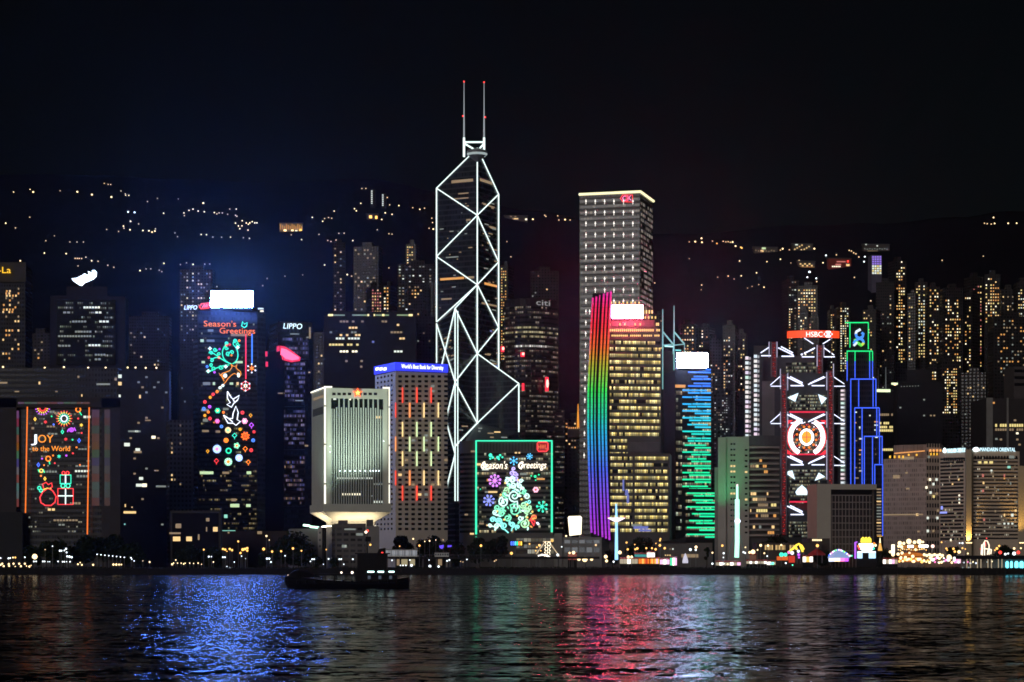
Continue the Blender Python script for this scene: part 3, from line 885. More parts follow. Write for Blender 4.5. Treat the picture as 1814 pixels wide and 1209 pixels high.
    for i in range(12):
        a = 2 * math.pi * (i + .5) / 12
        x, y = 1428.5 + 17.5 * math.cos(a), 775 + 19 * math.sin(a)
        plate(d, 'spark', fw, circ(x, y, 2.6, 4, a), og, .9, .3)
    for i in range(24):
        a = 2 * math.pi * (i + .5) / 24
        plate(d, 'spark', fw, circ(1428.5 + (21.5 + i % 2 * 3.5) * math.cos(a), 775 + (23 + i % 2 * 3.5) * math.sin(a), 1.0, 4, a), (rd, og, wh)[i % 3], .9, .3)
    for i in range(8):
        a = 2 * math.pi * i / 8
        plate(d, 'spark', fw, circ(1428.5 + 23.5 * math.cos(a), 775 + 22 * math.sin(a), 1.3, 4, a), rd, .9, .3)
    for poly, lb in (([(1395, 705), (1414, 697), (1408, 712)], 0), ([(1449, 699), (1464, 706), (1455, 717)], 1), ([(1395, 841), (1395, 836), (1403, 834), (1408, 850)], 2), ([(1443, 852), (1450, 838), (1461, 845)], 3), ([(1409, 872), (1413, 866), (1420, 860), (1427, 866), (1431, 873), (1429, 877), (1411, 877)], 4)):
        ds = plate(t, 'wedge_light', fw, poly, emit('display_wedge', (.7, .88, 1), 2.4), 1.0, .3)
        neon(ds, 'rim', fw, [poly], emit('display_rim', (.7, .9, 1), 1.1), .45, True, 1.3)
    # roof sign
    sg = thing('rooftop_sign', wb.pt(1440, 592, 0), 'curved orange red roof sign with white letters and a hexagon emblem', 'sign')
    arcp = []
    for i in range(13):
        f = i / 12
        arcp.append((XY(1395 + 92 * f, Y + 2 - 6 * math.sin(math.pi * f))))
    bk = [Vector((p.x, p.y + 2.5)) for p in arcp[::-1]]
    MB().prism(arcp + bk, Z(598.5, Y), Z(586.5, Y)).build('sign_band', emit('sign_red', (1, .07, .012), 1.15), sg)
    w3 = Wall(XY(1400, Y - 4.5), XY(1490, Y - 4.5))
    text('HSBC', 'lettering', w3, 1428, 1457, 597, 588, NE['cyanwhite'], sg, .2)
    hexp = [(1459, 592.5), (1463.5, 587), (1470.5, 587), (1475, 592.5), (1470.5, 598), (1463.5, 598)]
    plate(sg, 'emblem', w3, hexp, emit('emblem_white', (1, .9, .9), 3), .2, .3)
    plate(sg, 'emblem_triangle', w3, [(1461, 588.5), (1461, 596.5), (1466, 592.5)], NE['red'], .55, .15)
    plate(sg, 'emblem_triangle', w3, [(1473, 588.5), (1473, 596.5), (1468, 592.5)], NE['red'], .55, .15)
    for x in (1424, 1473):
        MB().tube([w3.pt(x, 598, -3), w3.pt(x, 630, -3)], .5, 6).build('post', M['dark'], sg)
hsbc()

# --- stepped tower outlined in blue and green tubes
def stanchart():
    Y = 1630; S = Y / F
    t = thing('stepped_tower', (XY(1530, Y).x, Y, GZ), 'slim stepped tower edged in blue tubes with a green topped crown', 'skyscraper')
    gm = facade('stepped_glass', (.016, .015, .016), (.012, .013, .015), 1.6, 3.8, .7, .6, .4)
    tiers = ((1505, 1538, 571, 0), (1500, 1546, 621, -1), (1506, 1552, 671, -2), (1513, 1558, 721, -3), (1531, 1563, 772, -4), (1549, 1564, 822, -5))
    for i, (x0, x1, yt, dy) in enumerate(tiers):
        MB().prism([XY(x0, Y + dy), XY(x1, Y + dy + .5), XY(x1, Y + 28), XY(x0, Y + 28)], GZ, Z(yt + .5, Y)).build('setback_block', gm, t)
    blue = emit('tube_blue', (.05, .13, 1), 1.9); gr = emit('tube_green', (.01, .85, .22), 1.3)
    ol = Wall(XY(1495, Y - 6), XY(1570, Y - 6))
    gtop = [(621.5, 650, gr)]
    def ln(pts, m, r=.8): neon(t, 'light_tube', ol, [pts], m, r, False, .4, 6)
    ln([(1497, 572), (1538.5, 572)], gr, 1.0); ln([(1505.5, 572), (1505.5, 616)], gr); ln([(1538, 572), (1538, 619)], gr)
    ln([(1500, 622.5), (1545.5, 622.5)], gr, 1.0)
    for x, y1 in ((1500.5, 675), (1514.5, 670), (1540.5, 670), (1545.5, 670)):
        ln([(x, 623), (x, 640)], gr); ln([(x, 640), (x, y1)], blue)
    for yt, x0, x1, vs in ((672, 1506.5, 1552, ((1507, 862), (1521, 721), (1546.5, 721), (1551.5, 721))), (723, 1513.5, 1557.5, ((1514, 862), (1527, 862), (1553, 772), (1557.5, 772))),
                           (773.5, 1531, 1563, ((1531, 862), (1545.5, 862), (1558, 822), (1562.5, 822))), (823.5, 1549, 1563.5, ((1549.5, 862), (1563.5, 950)))):
        ln([(x0, yt), (x1, yt)], blue, .95)
        for x, y in vs: ln([(x, yt), (x, y)], blue)
    wl = Wall(XY(1505, Y - 4.2), XY(1565, Y - 4.2))
    rnd = random.Random(8)
    for i in range(34):
        x = rnd.choice((1523, 1523, 1523, 1536, 1541, 1550, 1516)); y = rnd.uniform(728, 860)
        panel_px(t, 'window', Wall(XY(1505, Y - 3.4), XY(1565, Y - 3.4)), x - 1.2, x + rnd.choice((1.2, 2, 5)), y - 1.1, y + 1.1, WIN[rnd.choice(('amber', 'dim', 'dim', 'white'))], .05)
    w6 = Wall(XY(1549, Y - 5), XY(1565, Y - 5))
    for i in range(16): panel_px(t, 'window', w6, 1553, 1561, 866 + i * 5.4, 868.2 + i * 5.4, WIN[rnd.choice(('dim', 'dim', 'dimw', 'warm'))], .05)
    sg = thing('wall_emblem', ol.pt(1521, 598, 0), 'interlaced blue and green ribbon emblem on the crown of the stepped tower', 'sign')
    w0 = Wall(XY(1500, Y - 1), XY(1545, Y - 1))
    B_, G_, W_ = emit('emblem_blue', (.06, .28, .95), 1.2), emit('emblem_green', (.12, .75, .08), 1.1), emit('emblem_pale', (.75, .85, 1), 1.3)
    neon(sg, 'ribbon', w0, [[(1524, 584), (1517, 588), (1516, 592)]], W_, 2.2, False, .6, 6)
    neon(sg, 'ribbon', w0, [[(1526, 590), (1529, 592), (1528, 597), (1515, 604), (1512, 609)]], B_, 2.3, False, .9, 6)
    neon(sg, 'ribbon', w0, [[(1516, 592), (1517, 597), (1528, 603), (1530, 608)]], B_, 2.2, False, .7, 6)
    neon(sg, 'ribbon', w0, [[(1514, 601), (1516, 606), (1527, 613)]], G_, 2.4, False, .6, 6)
    neon(sg, 'ribbon', w0, [[(1530, 608), (1526, 612)]], emit('emblem_lime', (.6, .8, .1), 1.1), 2.2, False, .8, 6)
    neon(sg, 'ribbon', w0, [[(1512, 613), (1518, 607)]], W_, 2.0, False, 1.0, 6)
stanchart()

# --- inverted-bottle stone block with white corner tubes and a red star
def pla():
    b = Bld('stone_office_block', 575, 1330, 690, 1341, 40, 688, 'pale greenish stone block with white corner tubes, flaring over a glowing narrow base', M['pale'], 'building', zb=Z(905, 1330), body=False)
    r = b.root
    st = wallmat('floodlit_stone', (.50, .50, .43), .7, .12)
    f = b.front
    zt, zb = b.zt, Z(893, 1330)
    # wall frame round a recessed curtain of fins
    fr = MB()
    inn = [p + (sum(b.pts, Vector((0, 0))) / 4 - p) * .06 for p in b.pts]
    fr.prism(inn, zb, zt - .2)
    core = fr.build('glass_core', wallmat('green_glass', (.010, .014, .013), .2, .5, .8), r)
    wallb = MB()
    def wb(w, x0, x1, y0, y1, th=1.6):
        u0, u1 = w.u(x0), w.u(x1)
        wallb.prism([w.at(u0, 0, 0), w.at(u1, 0, 0), w.at(u1, 0, -th), w.at(u0, 0, -th)], Z(y1, 1333), Z(y0, 1333))
    wb(f, 575, 583.5, 688, 893); wb(f, 682.5, 690, 688, 893); wb(f, 583.5, 682.5, 688, 706)
    wb(f, 583.5, 586.5, 706, 893); wb(f, 679.5, 682.5, 706, 893)
    wallb.prism([b.left.at(0, 0), b.left.at(b.left.L, 0), b.left.at(b.left.L, 0, -1.5), b.left.at(0, 0, -1.5)], zb, zt)
    wallb.prism([b.right.at(0, 0), b.right.at(b.right.L, 0), b.right.at(b.right.L, 0, -1.5), b.right.at(0, 0, -1.5)], zb, zt)
    wallb.build('wall', st, r)
    for i in range(9): panel_px(r, 'top_window', f, 588.5 + i * 9.2, 594.5 + i * 9.2, 696, 700.5, M['dark'], .02, .05) if i != 4 else None
    fm = wallmat('fin_stone', (.46, .50, .45), .6, .1)
    for i in range(22):
        x = 588 + i * 4.32
        y0 = 722 if i % 2 == 0 else 706
        u = f.u(x)
        MB().prism([f.at(u - .30, 0, -.1), f.at(u + .30, 0, -.1), f.at(u + .30, 0, -1.4), f.at(u - .30, 0, -1.4)], zb, Z(y0 if 1 < i < 20 else 725, 1333)).build('fin', fm, r)
    for j in range(24):
        z = zb + 2.4 + j * 2.36
        panel(r, 'spandrel', f, f.u(586.5), z, f.u(679.5) - f.u(586.5), .5, wallmat('spandrel', (.045, .055, .052), .5, .1), -1.32, .12)
    W2 = Wall(f.A - f.n * 1.25, f.B - f.n * 1.25)
    for x0, x1, y, h, k in ((664, 676, 739.5, 4, 'warm'), (582, 587, 834, 4, 'white'), (596, 662, 847.5, 3.5, 'dimw'), (606, 640, 876, 3.5, 'bright'), (662, 680, 889.5, 4, 'white'), (660, 680, 858, 3, 'dimw'), (597, 662, 847.5, 2.4, 'white'), (590, 596, 707.5, 2.6, 'white'), (618, 622, 708, 2.6, 'bright'), (633, 636, 708, 2.4, 'bright'), (645, 660, 835, 3, 'dimw'), (655, 660, 879, 2.6, 'dimw')):
        n = max(1, int((x1 - x0) / 4.4))
        for i in range(n):
            xa = x0 + (x1 - x0) * i / n
            panel_px(r, 'window', W2, xa + .4, xa + (x1 - x0) / n - .5, y - h / 2, y + h / 2, WIN[k], .02, .1)
    for x in (602, 611, 620, 629, 638, 647, 656, 661, 666, 671): MB().ball(f.pt(x, 834.5, .1), .38, 5).build('window_lamp', emit('cool_spot', (.8, .95, 1), 5, 'NONE'), r)
    for x, y in ((585, 791), (585, 801), (679.5, 782)): MB().ball(f.pt(x, y, .1), .3, 5).build('window_lamp', emit('cool_spot', (.8, .95, 1), 5, 'NONE'), r)
    lt = emit('corner_tube', (1, .96, .8), 2.1)
    for w, x, segs, rr in ((f, 575.5, ((688, 718), (721, 786), (789, 856), (859, 893)), 1.7), (f, 689.3, ((688, 720), (723, 788), (791, 856), (859, 892)), .95)):
        for y0, y1 in segs: MB().tube([w.pt(x, y1, .5), w.pt(x, y0, .5)], rr * .336, 6).build('corner_tube', lt, r)
    for w, x0, x1, y0, y1 in ((f, 574, 588, 686, 686), (f, 678, 690, 687.5, 687.5)):
        MB().tube([w.pt(x0, y0, .5), w.pt(x1, y1, .5)], 1.4 * .336, 6).build('roof_tube', lt, r)
    L = b.left
    MB().tube([L.at(0, zt + .3, .4), L.at(L.L, zt + .3, .4)], .45, 6).build('roof_tube', lt, r)
    for i in range(10): panel(r, 'top_window', L, L.L * (.14 + .078 * i), zt - 5.2, L.L * .06, 1.6, WIN['dim'], .02, .1)
    for i in range(11): panel(r, 'top_window', L, L.L * (.1 + .075 * i), zt - 15, L.L * .05, 4.5, M['dark'], .02, .06)
    # skirt and the flared base
    outp = [p + (p - sum(b.pts, Vector((0, 0))) / 4) * .05 for p in b.pts]
    MB().prism(outp, Z(907, 1330), zb).build('skirt', st, r)
    c = sum(b.pts, Vector((0, 0))) / 4
    inp = [c + (p - c) * .62 for p in b.pts]
    zs, zn = Z(907, 1330) - .02, Z(924, 1330)
    cone = MB().add([(p.x, p.y, zs) for p in outp] + [(p.x, p.y, zn) for p in inp], [(i, (i + 1) % 4, 4 + (i + 1) % 4, 4 + i) for i in range(4)])
    cone.build('flared_soffit', M['pale'], r)
    core2 = [c + (p - c) * .62 for p in b.pts]
    MB().prism(core2, GZ, zn).build('stem', M['pale'], r)
    lc = emit('base_lamp', (1, .9, .68), 9)
    for k in range(4):
        p0, p1 = inp[k], inp[(k + 1) % 4]
        for i in range(6):
            q = p0 + (p1 - p0) * ((i + .5) / 6)
            q = q + (q - c).normalized() * 3.2
            MB().lathe((q.x, q.y, zn - 3.0), [(.3, 0), (.55, .3), (.55, .5), (.3, .6)], 8).build('flood_lamp', lc, r)
    for k, (p0, p1) in enumerate(((inp[0], inp[1]), (inp[3], inp[0]))):
        q = (p0 + p1) / 2; q = q + (q - c).normalized() * 6.5
        ld = bpy.data.lights.new('base_flood', 'AREA')
        ld.shape, ld.size, ld.size_y, ld.energy, ld.color = 'RECTANGLE', 26, 3, 4500, (1, .84, .52)
        lo = bpy.data.objects.new('base_flood', ld); col.objects.link(lo)
        lo.location = Vector((q.x, q.y, zn - 3.2)) - r.location; lo.parent = r
        dirv = Vector((*(c - q).normalized() * .35, 1))
        e = dirv.to_track_quat('-Z', 'Y').to_euler()
        e = (Vector(dirv)).to_track_quat('-Z', 'Y').to_euler()
        d2 = (p1 - p0)
        lo.rotation_euler = (math.pi, 0, math.atan2(d2.y, d2.x))
    em = emit('star_red', (1, .10, .02), 3.0)
    sg = thing('star_emblem', f.pt(633, 696, .5), 'glowing red five pointed star on the roof edge of the pale stone block', 'emblem')
    plate(sg, 'star', f, star_poly(633, 696.5, 9.2), em, .6, .6)
    plate(sg, 'star_core', f, star_poly(633, 696.5, 5.4), emit('star_yellow', (1, .55, .12), 3.5), 1.25, .2)
    # green floodlight from the forecourt
    for (px, py, e, cc, tx, ty) in ((620, 925, 230000, (.82, 1, .84), 620, 738), (648, 925, 230000, (.82, 1, .84), 648, 738), (540, 932, 52000, (.6, 1, .8), 562, 790)):
        ld = bpy.data.lights.new('facade_flood', 'SPOT'); ld.energy, ld.color, ld.spot_size, ld.spot_blend, ld.shadow_soft_size = e, cc, R(58), 1.0, .6
        lo = bpy.data.objects.new('facade_flood', ld); col.objects.link(lo)
        pos = P(px, py, 1299)
        tgt = P(tx, ty, 1333)
        lo.location = pos - r.location; lo.parent = r
        lo.rotation_euler = (tgt - pos).to_track_quat('-Z', 'Y').to_euler()
pla()

# --- hotel-like office block with punched windows, short coloured tubes and a blue roof sign
def bofa():
    b = Bld('office_block', 701, 1550, 793, 1567, 38, 657, 'beige block of punched windows with short red and yellow vertical tubes, behind the stone block', wallmat('beige_tile', (.62, .53, .42), .7, .12), 'building')
    r = b.root
    f = b.front
    dkw = wallmat('window_glass', (.012, .013, .016), .1)
    rnd = random.Random(2)
    cells = []
    for j in range(32):
        for i in range(8):
            cells.append((i, j))
    mb = MB(); shown = 0
    for (i, j) in cells:
        x, y = 705.5 + i * 11.6 - (0), 667 + j * 8.72
        if y > 940: continue
        rr = rnd.random()
        k = 'warm' if rr < .008 else 'dim' if rr < .02 else 'dimw' if rr < .035 else None
        if j in (17, 22) and rnd.random() < .3: k = rnd.choice(('dim', 'dim'))
        m = WIN[k] if k else dkw
        if (j >= 3 and (i + j) % 2 == 0 and shown < 90) or k:
            panel_px(r, 'window', f, x, x + 6.2, y - 2.0, y + 2.2, m, .02, .05); shown += 1
        else:
            u0, u1 = f.u(x), f.u(x + 6.2); Y = f.Y(u0)
            v = [f.at(u0, Z(y + 2.2, Y), .06), f.at(u1, Z(y + 2.2, Y), .06), f.at(u1, Z(y - 2, Y), .06), f.at(u0, Z(y - 2, Y), .06)]
            mb.add(v, [(0, 1, 2, 3)])
    L = b.left
    for j in range(32):
        for i in range(5):
            u0 = L.L * (.1 + .17 * i)
            z0 = Z(669 + j * 8.72, 1565)
            mb.add([L.at(u0, z0, .06), L.at(u0 + 2.6, z0, .06), L.at(u0 + 2.6, z0 + 1.5, .06), L.at(u0, z0 + 1.5, .06)], [(0, 1, 2, 3)])
    tag(mb.build('window_rows', dkw, r), kind='stuff')
    cr = {'r': emit('tube_red', (1, .07, .04), 2.0), 'o': emit('tube_orange', (1, .32, .10), 2.0), 'y': emit('tube_yellow', (1, .72, .32), 1.9), 'w': emit('tube_lime', (.75, .95, .5), 1.6)}
    odd, even = (712.6, 738, 763.3), (700.2, 725.4, 750.6, 776)
    spec = ((687, 714, odd, 'rrr'), (714, 740, even, 'royy'), (748, 774, odd, 'yww'), (774, 800, even, 'owww'), (800, 826, odd, 'yww'), (834, 860, even, 'royy'), (861, 887, odd, 'rrr'))
    for y0, y1, xs, cs in spec:
        for x, c in zip(xs, cs):
            MB().tube([f.pt(x, y1, .6), f.pt(x, y0, .6)], 1.1 * 1555 / F, 6).build('light_tube', cr[c], r)
    sg = thing('rooftop_sign', f.pt(745, 650, 0), "long glowing blue roof sign with white lettering on the beige block", 'sign')
    bl = emit('sign_blue', (.035, .05, .95), 1.5)
    zt, zb2 = b.zt + 5.8, b.zt + .05
    MB().prism([b.A + (f.n * .9) - f.t * 1.0, b.B + f.n * .9, b.B - f.n * 1.5, b.A - f.n * .3, ], zb2, zt).build('sign_panel', bl, sg)
    MB().prism([b.D + L.n * .9, b.A + L.n * .9 + L.t * .8, b.A - f.n * .35 - L.n * .4, b.D - L.n * .4], zb2 + .01, zt - .01).build('sign_panel', bl, sg)
    text("World's Best Bank for Diversity", 'lettering', f, 710, 784, 654.3, 647, emit('sign_white', (.85, .9, 1), 3), sg, 1.2)
    MB().prism([b.A, b.B, b.C, b.D], b.zt - .6, b.zt).build('parapet', M['darkconc'], r)
    MB().prism([Vector((p.x, p.y)) for p in (b.A - f.n * 2, b.B - f.n * 2, b.C + f.n * 3, b.D + f.n * 3)], b.zt, zt - 1).build('roof_plant', M['darkconc'], r)
    for x0, x1 in ((668, 674), (675, 681), (682, 688)):
        panel_px(sg, 'lettering', L, x0, x1 - 1, 651.5, 656.5, emit('sign_white', (.85, .9, 1), 3), 1.0, .2)
bofa()
# --- rounded office block carrying the swirl tree display
def flake(parent, w, cx, cy, r, mat, k=6, dots=True, name='snowflake'):
    lines = [[(cx, cy), (cx + r * .72 * math.cos(2 * math.pi * i / k + .5), cy + r * .72 * math.sin(2 * math.pi * i / k + .5))] for i in range(k)]
    b = MB(); S = w.Y(w.L / 2) / F
    for ln in lines: b.tube([w.pt(x, y, .8) for x, y in ln], .55 * S, 5)
    if dots:
        for i in range(k):
            a = 2 * math.pi * i / k + .5
            b.ball(w.pt(cx + r * math.cos(a), cy + r * math.sin(a), .8), r * .24 * S, 5)
    b.ball(w.pt(cx, cy, .8), r * .34 * S, 5)
    return b.build(name, mat, parent)
def blossom(parent, w, cx, cy, r, m1, m2, k=6):
    b = MB(); S = w.Y(w.L / 2) / F
    for i in range(k):
        a = 2 * math.pi * i / k
        b.ball(w.pt(cx + r * .62 * math.cos(a), cy + r * .62 * math.sin(a), .8), r * .38 * S, 5)
    b.ball(w.pt(cx, cy, 1.1), r * .4 * S, 5, 1)
    return b.build('flower', [m1, m2], parent)
def hutch():
    Y = 1450; S = Y / F
    A, B = XY(843, Y), XY(980, Y)
    arc = []
    for i in range(9):
        a = R(90 * i / 8)
        arc.append(Vector((A.x - 11 * math.sin(a), Y + 11 * (1 - math.cos(a)))))
    arc = arc[::-1]
    pts = arc + [B, B + Vector((0, 34)), Vector((arc[0].x, Y + 34))]
    t = thing('office_block', ((A.x + B.x) / 2, Y + 17, GZ), 'dark ribbon windowed block with a rounded left corner, edged by a green tube frame', 'building')
    MB().prism(pts, GZ, Z(781, Y)).build('wall', wallmat('brown_cladding', (.10, .092, .085), .6), t)
    w = Wall(A, B)
    gl = lit('ribbon_rounded', 1.6, (1, .74, .35), (.9, 1, .75), .75, -.10, .16, .2, (.018, .018, .02))
    path = arc[1:] + [B]
    for j in range(17):
        y0 = 803 + j * 8.55
        z1, z0 = Z(y0, Y), Z(y0 + 4.4, Y)
        panel(t, 'window_band', w, .3, z0, w.L - .6, z1 - z0, gl, .02, .12)
        mb = MB()
        for p, q in zip(arc, arc[1:]):
            wv = Wall(p, q)
            mb.add([wv.at(0, z0, .1), wv.at(wv.L, z0, .1), wv.at(wv.L, z1, .1), wv.at(0, z1, .1)], [(0, 1, 2, 3)])
        mb.build('window_band', MATS['dark_glass'], t)
    for x, y, ww, h, k in ((860, 832, 12, 3, 'white'), (866, 851, 7, 4, 'amber'), (873, 872, 16, 3, 'warm'), (862, 872, 6, 3, 'dimw'), (848, 823, 8, 4, 'warm'), (927, 840, 12, 4, 'dimw'), (958, 849, 14, 3, 'amber'), (914, 802.5, 4, 2.6, 'warm'), (920, 802.5, 3, 2.6, 'warm'), (853, 928, 8, 3, 'dim'), (864, 931, 5, 2.5, 'warm'), (963, 918, 6, 2, 'dimw'), (838, 800, 8, 3, 'dim'), (826, 912, 6, 3, 'dim'), (836, 946, 7, 3, 'warm')):
        panel_px(t, 'window', w, x - ww / 2, x + ww / 2, y - h / 2, y + h / 2, WIN[k], .2, .2)
    ml = MB()
    for i in range(24): ml.prism([w.at(w.u(846 + i * 5.6), 0, .05), w.at(w.u(847 + i * 5.6), 0, .05), w.at(w.u(847 + i * 5.6), 0, .35), w.at(w.u(846 + i * 5.6), 0, .35)], Z(800, Y), Z(785, Y))
    ml.build('louvre', wallmat('louvre_dark', (.03, .03, .032)), t)
    d = neon(t, 'light_frame', w, [[(843.5, 947), (843.5, 781.5), (977.5, 781.5), (977.5, 943)]], emit('frame_teal', (.05, .95, .52), 1.5), 1.7, False, 1.0, 6)
    MB().ball(w.pt(843.5, 952, 1), 1.3 * S, 6).build('end_lamp', emit('frame_teal', (.05, .95, .52), 1.5), d)
    sg = thing('rooftop_sign', w.pt(961, 793, 1), 'red neon rounded square sign in the upper right of the green light frame', 'sign')
    neon(sg, 'outline', w, [[(952, 786), (954, 784), (968, 784), (970.5, 786), (970.5, 797), (968, 800), (954, 800), (952, 797)]], NE['red'], 1.1, True, 1.0)
    text('HWL', 'lettering', w, 953.5, 969, 796.5, 788, emit('sign_orange', (1, .2, .08), 1.8), sg, 1.0)
    plate(sg, 'sign_panel', w, [(952, 785), (970, 785), (970, 799), (952, 799)], emit('sign_red_panel', (.6, .01, .02), .5), .35, .3)
    d = thing('light_display', w.pt(910, 870, 1), "swirling light tree with snowflakes and the script Season's Greetings on the rounded block", 'light display')
    cw = emit('script_cream', (1, .88, .7), 3.2)
    text("Season's", 'lettering', w, 853, 899, 831, 818, cw, d, .8, slant=.25)
    text('Greetings', 'lettering', w, 919, 968, 830, 818, cw, d, .8, slant=.25)
    neon(d, 'flourish', w, [spiral(858, 826, 5.5, 1.1, 2.4), spiral(924, 825, 6.0, 1.1, 1.5)], cw, 1.1, False, .9)
    flake(d, w, 910, 817, 6.2, NE['sky'])
    flake(d, w, 876.5, 852, 9.5, emit('flake_violet', (.72, .25, 1), 2.2), 9); plate(d, 'snowflake_heart', w, circ(876.5, 852, 2.6, 8), NE['pink'], 1.3, .3)
    flake(d, w, 866, 887, 8.5, emit('flake_blue', (.25, .3, 1), 2.2), 8)
    flake(d, w, 938, 809, 4.6, NE['sky'], 7); flake(d, w, 960, 898, 8.6, NE['teal'], 7)
    blossom(d, w, 949, 868, 5.5, emit('flower_pink', (1, .5, .65), 2.2), NE['red'])
    for x, y, r in ((869, 807, 3.4), (873, 811, 2.2), (868.5, 813, 1.8), (882, 811, 3), (886, 807, 2), (890, 810.5, 1.7), (884, 814, 1.6)): plate(d, 'leaf_dot', w, circ(x, y, r, 8), NE['teal'], .7, .4)
    for x, y, r in ((948, 844.5, 2.4), (941, 843.5, 1.4), (954.5, 841.5, 1.4), (949, 851, 1.2), (851, 867, 1)): plate(d, 'leaf_dot', w, circ(x, y, r, 8), NE['green'], .7, .4)
    tree = {'top': emit('swirl_violet', (.55, .45, 1), 2.2), 'cw': emit('swirl_white', (.62, 1, .9), 2.3), 'gr': emit('swirl_green', (.25, 1, .62), 1.7), 'cy': emit('swirl_cyan', (.3, 1, .9), 1.9), 'ye': emit('swirl_lime', (.5, 1, .55), 1.8), 'og': emit('swirl_orange', (1, .4, .1), 1.8)}
    rnd = random.Random(21)
    big = ((911, 879, 11, 'cw', 1), (892.5, 889.5, 9.5, 'cw', -1), (911.5, 904, 11.5, 'gr', 1), (927, 895, 6.5, 'ye', -1), (934, 905, 6, 'ye', 1), (889, 910, 6, 'gr', -1), (929, 928, 8.5, 'ye', 1), (909, 860, 6, 'cw', -1), (908, 850, 5.5, 'cw', 1), (906, 839, 4.5, 'top', -1), (913, 839, 4, 'top', 1), (910, 831, 3.2, 'top', 1), (884, 924, 6, 'cy', 1), (873, 921, 5.5, 'cy', -1), (899, 918, 6.5, 'gr', 1), (907, 930, 5.5, 'cy', -1), (893, 932, 6, 'cy', 1), (945, 917, 5, 'og', -1), (881, 900, 6, 'gr', 1), (933, 880, 5, 'cw', 1), (929, 873, 5, 'gr', -1), (920, 862, 4.5, 'cw', 1), (897, 868, 4.5, 'ye', -1), (894, 876, 4, 'gr', 1), (937, 889, 4, 'cy', -1), (939, 899, 4, 'ye', 1), (923, 853, 4, 'cw', -1), (899, 852, 4, 'cw', 1), (915, 848, 4, 'top', 1), (880, 933, 5, 'cw', -1), (901, 860, 4, 'gr', -1), (922, 918, 5, 'cw', 1), (917, 934, 4, 'cy', 1), (868, 932, 3.5, 'cw', 1), (877, 908, 4, 'cw', 1), (926, 866, 3, 'cw', 1))
    for x, y, r, k, dd in big:
        b = MB(); a0 = rnd.uniform(0, 6.28)
        sp = spiral(x, y, r, 1.55 if r > 5 else 1.2, a0, 18, dd)
        tail = [(sp[0][0] + (910 - sp[0][0]) * .10 * i + dd * i * .8, sp[0][1] + r * .35 * i) for i in range(3, 0, -1)]
        b.tube([w.pt(px, py, .9) for px, py in tail + sp], (1.3 if r > 5 else 1.1) * S, 5)
        b.build('swirl', tree[k], d)
    for i in range(42):
        y = rnd.uniform(838, 938); hw = 5 + (y - 830) * .33
        x = 909.5 + rnd.uniform(-hw, hw)
        k = 'og' if (x > 940 and y > 915) else rnd.choice(('cw', 'gr', 'cy', 'ye', 'cw')) if y > 858 else rnd.choice(('top', 'cw'))
        r = rnd.uniform(1.4, 3.0); a = rnd.uniform(0, 3.1)
        pl = [(x + r * 1.5 * math.cos(a) * math.cos(q) - r * .7 * math.sin(a) * math.sin(q), y + r * 1.5 * math.sin(a) * math.cos(q) + r * .7 * math.cos(a) * math.sin(q)) for q in [2 * math.pi * z / 10 for z in range(10)]]
        plate(d, 'petal', w, pl, tree[k], .6, .3)
    for x, y in ((895, 856), (887, 877), (924, 885), (916, 914), (893, 921), (881, 906), (918, 851), (943, 907), (934, 917), (934, 894)): plate(d, 'bauble', w, circ(x, y, 2.0, 8), emit('bauble_gold', (1, .7, .2), 1.8), 1.2, .3)
    neon(d, 'ribbon', w, [[(938, 923), (944, 915), (950, 914)], [(940, 922), (946, 932), (948, 924), (941, 921)], [(946, 932), (943, 926)]], NE['red'], 1.2, False, 1.0)
    plate(d, 'petal', w, [(949, 926), (953, 925), (956, 929), (953, 931)], NE['coolwhite'], .7, .3)
hutch()

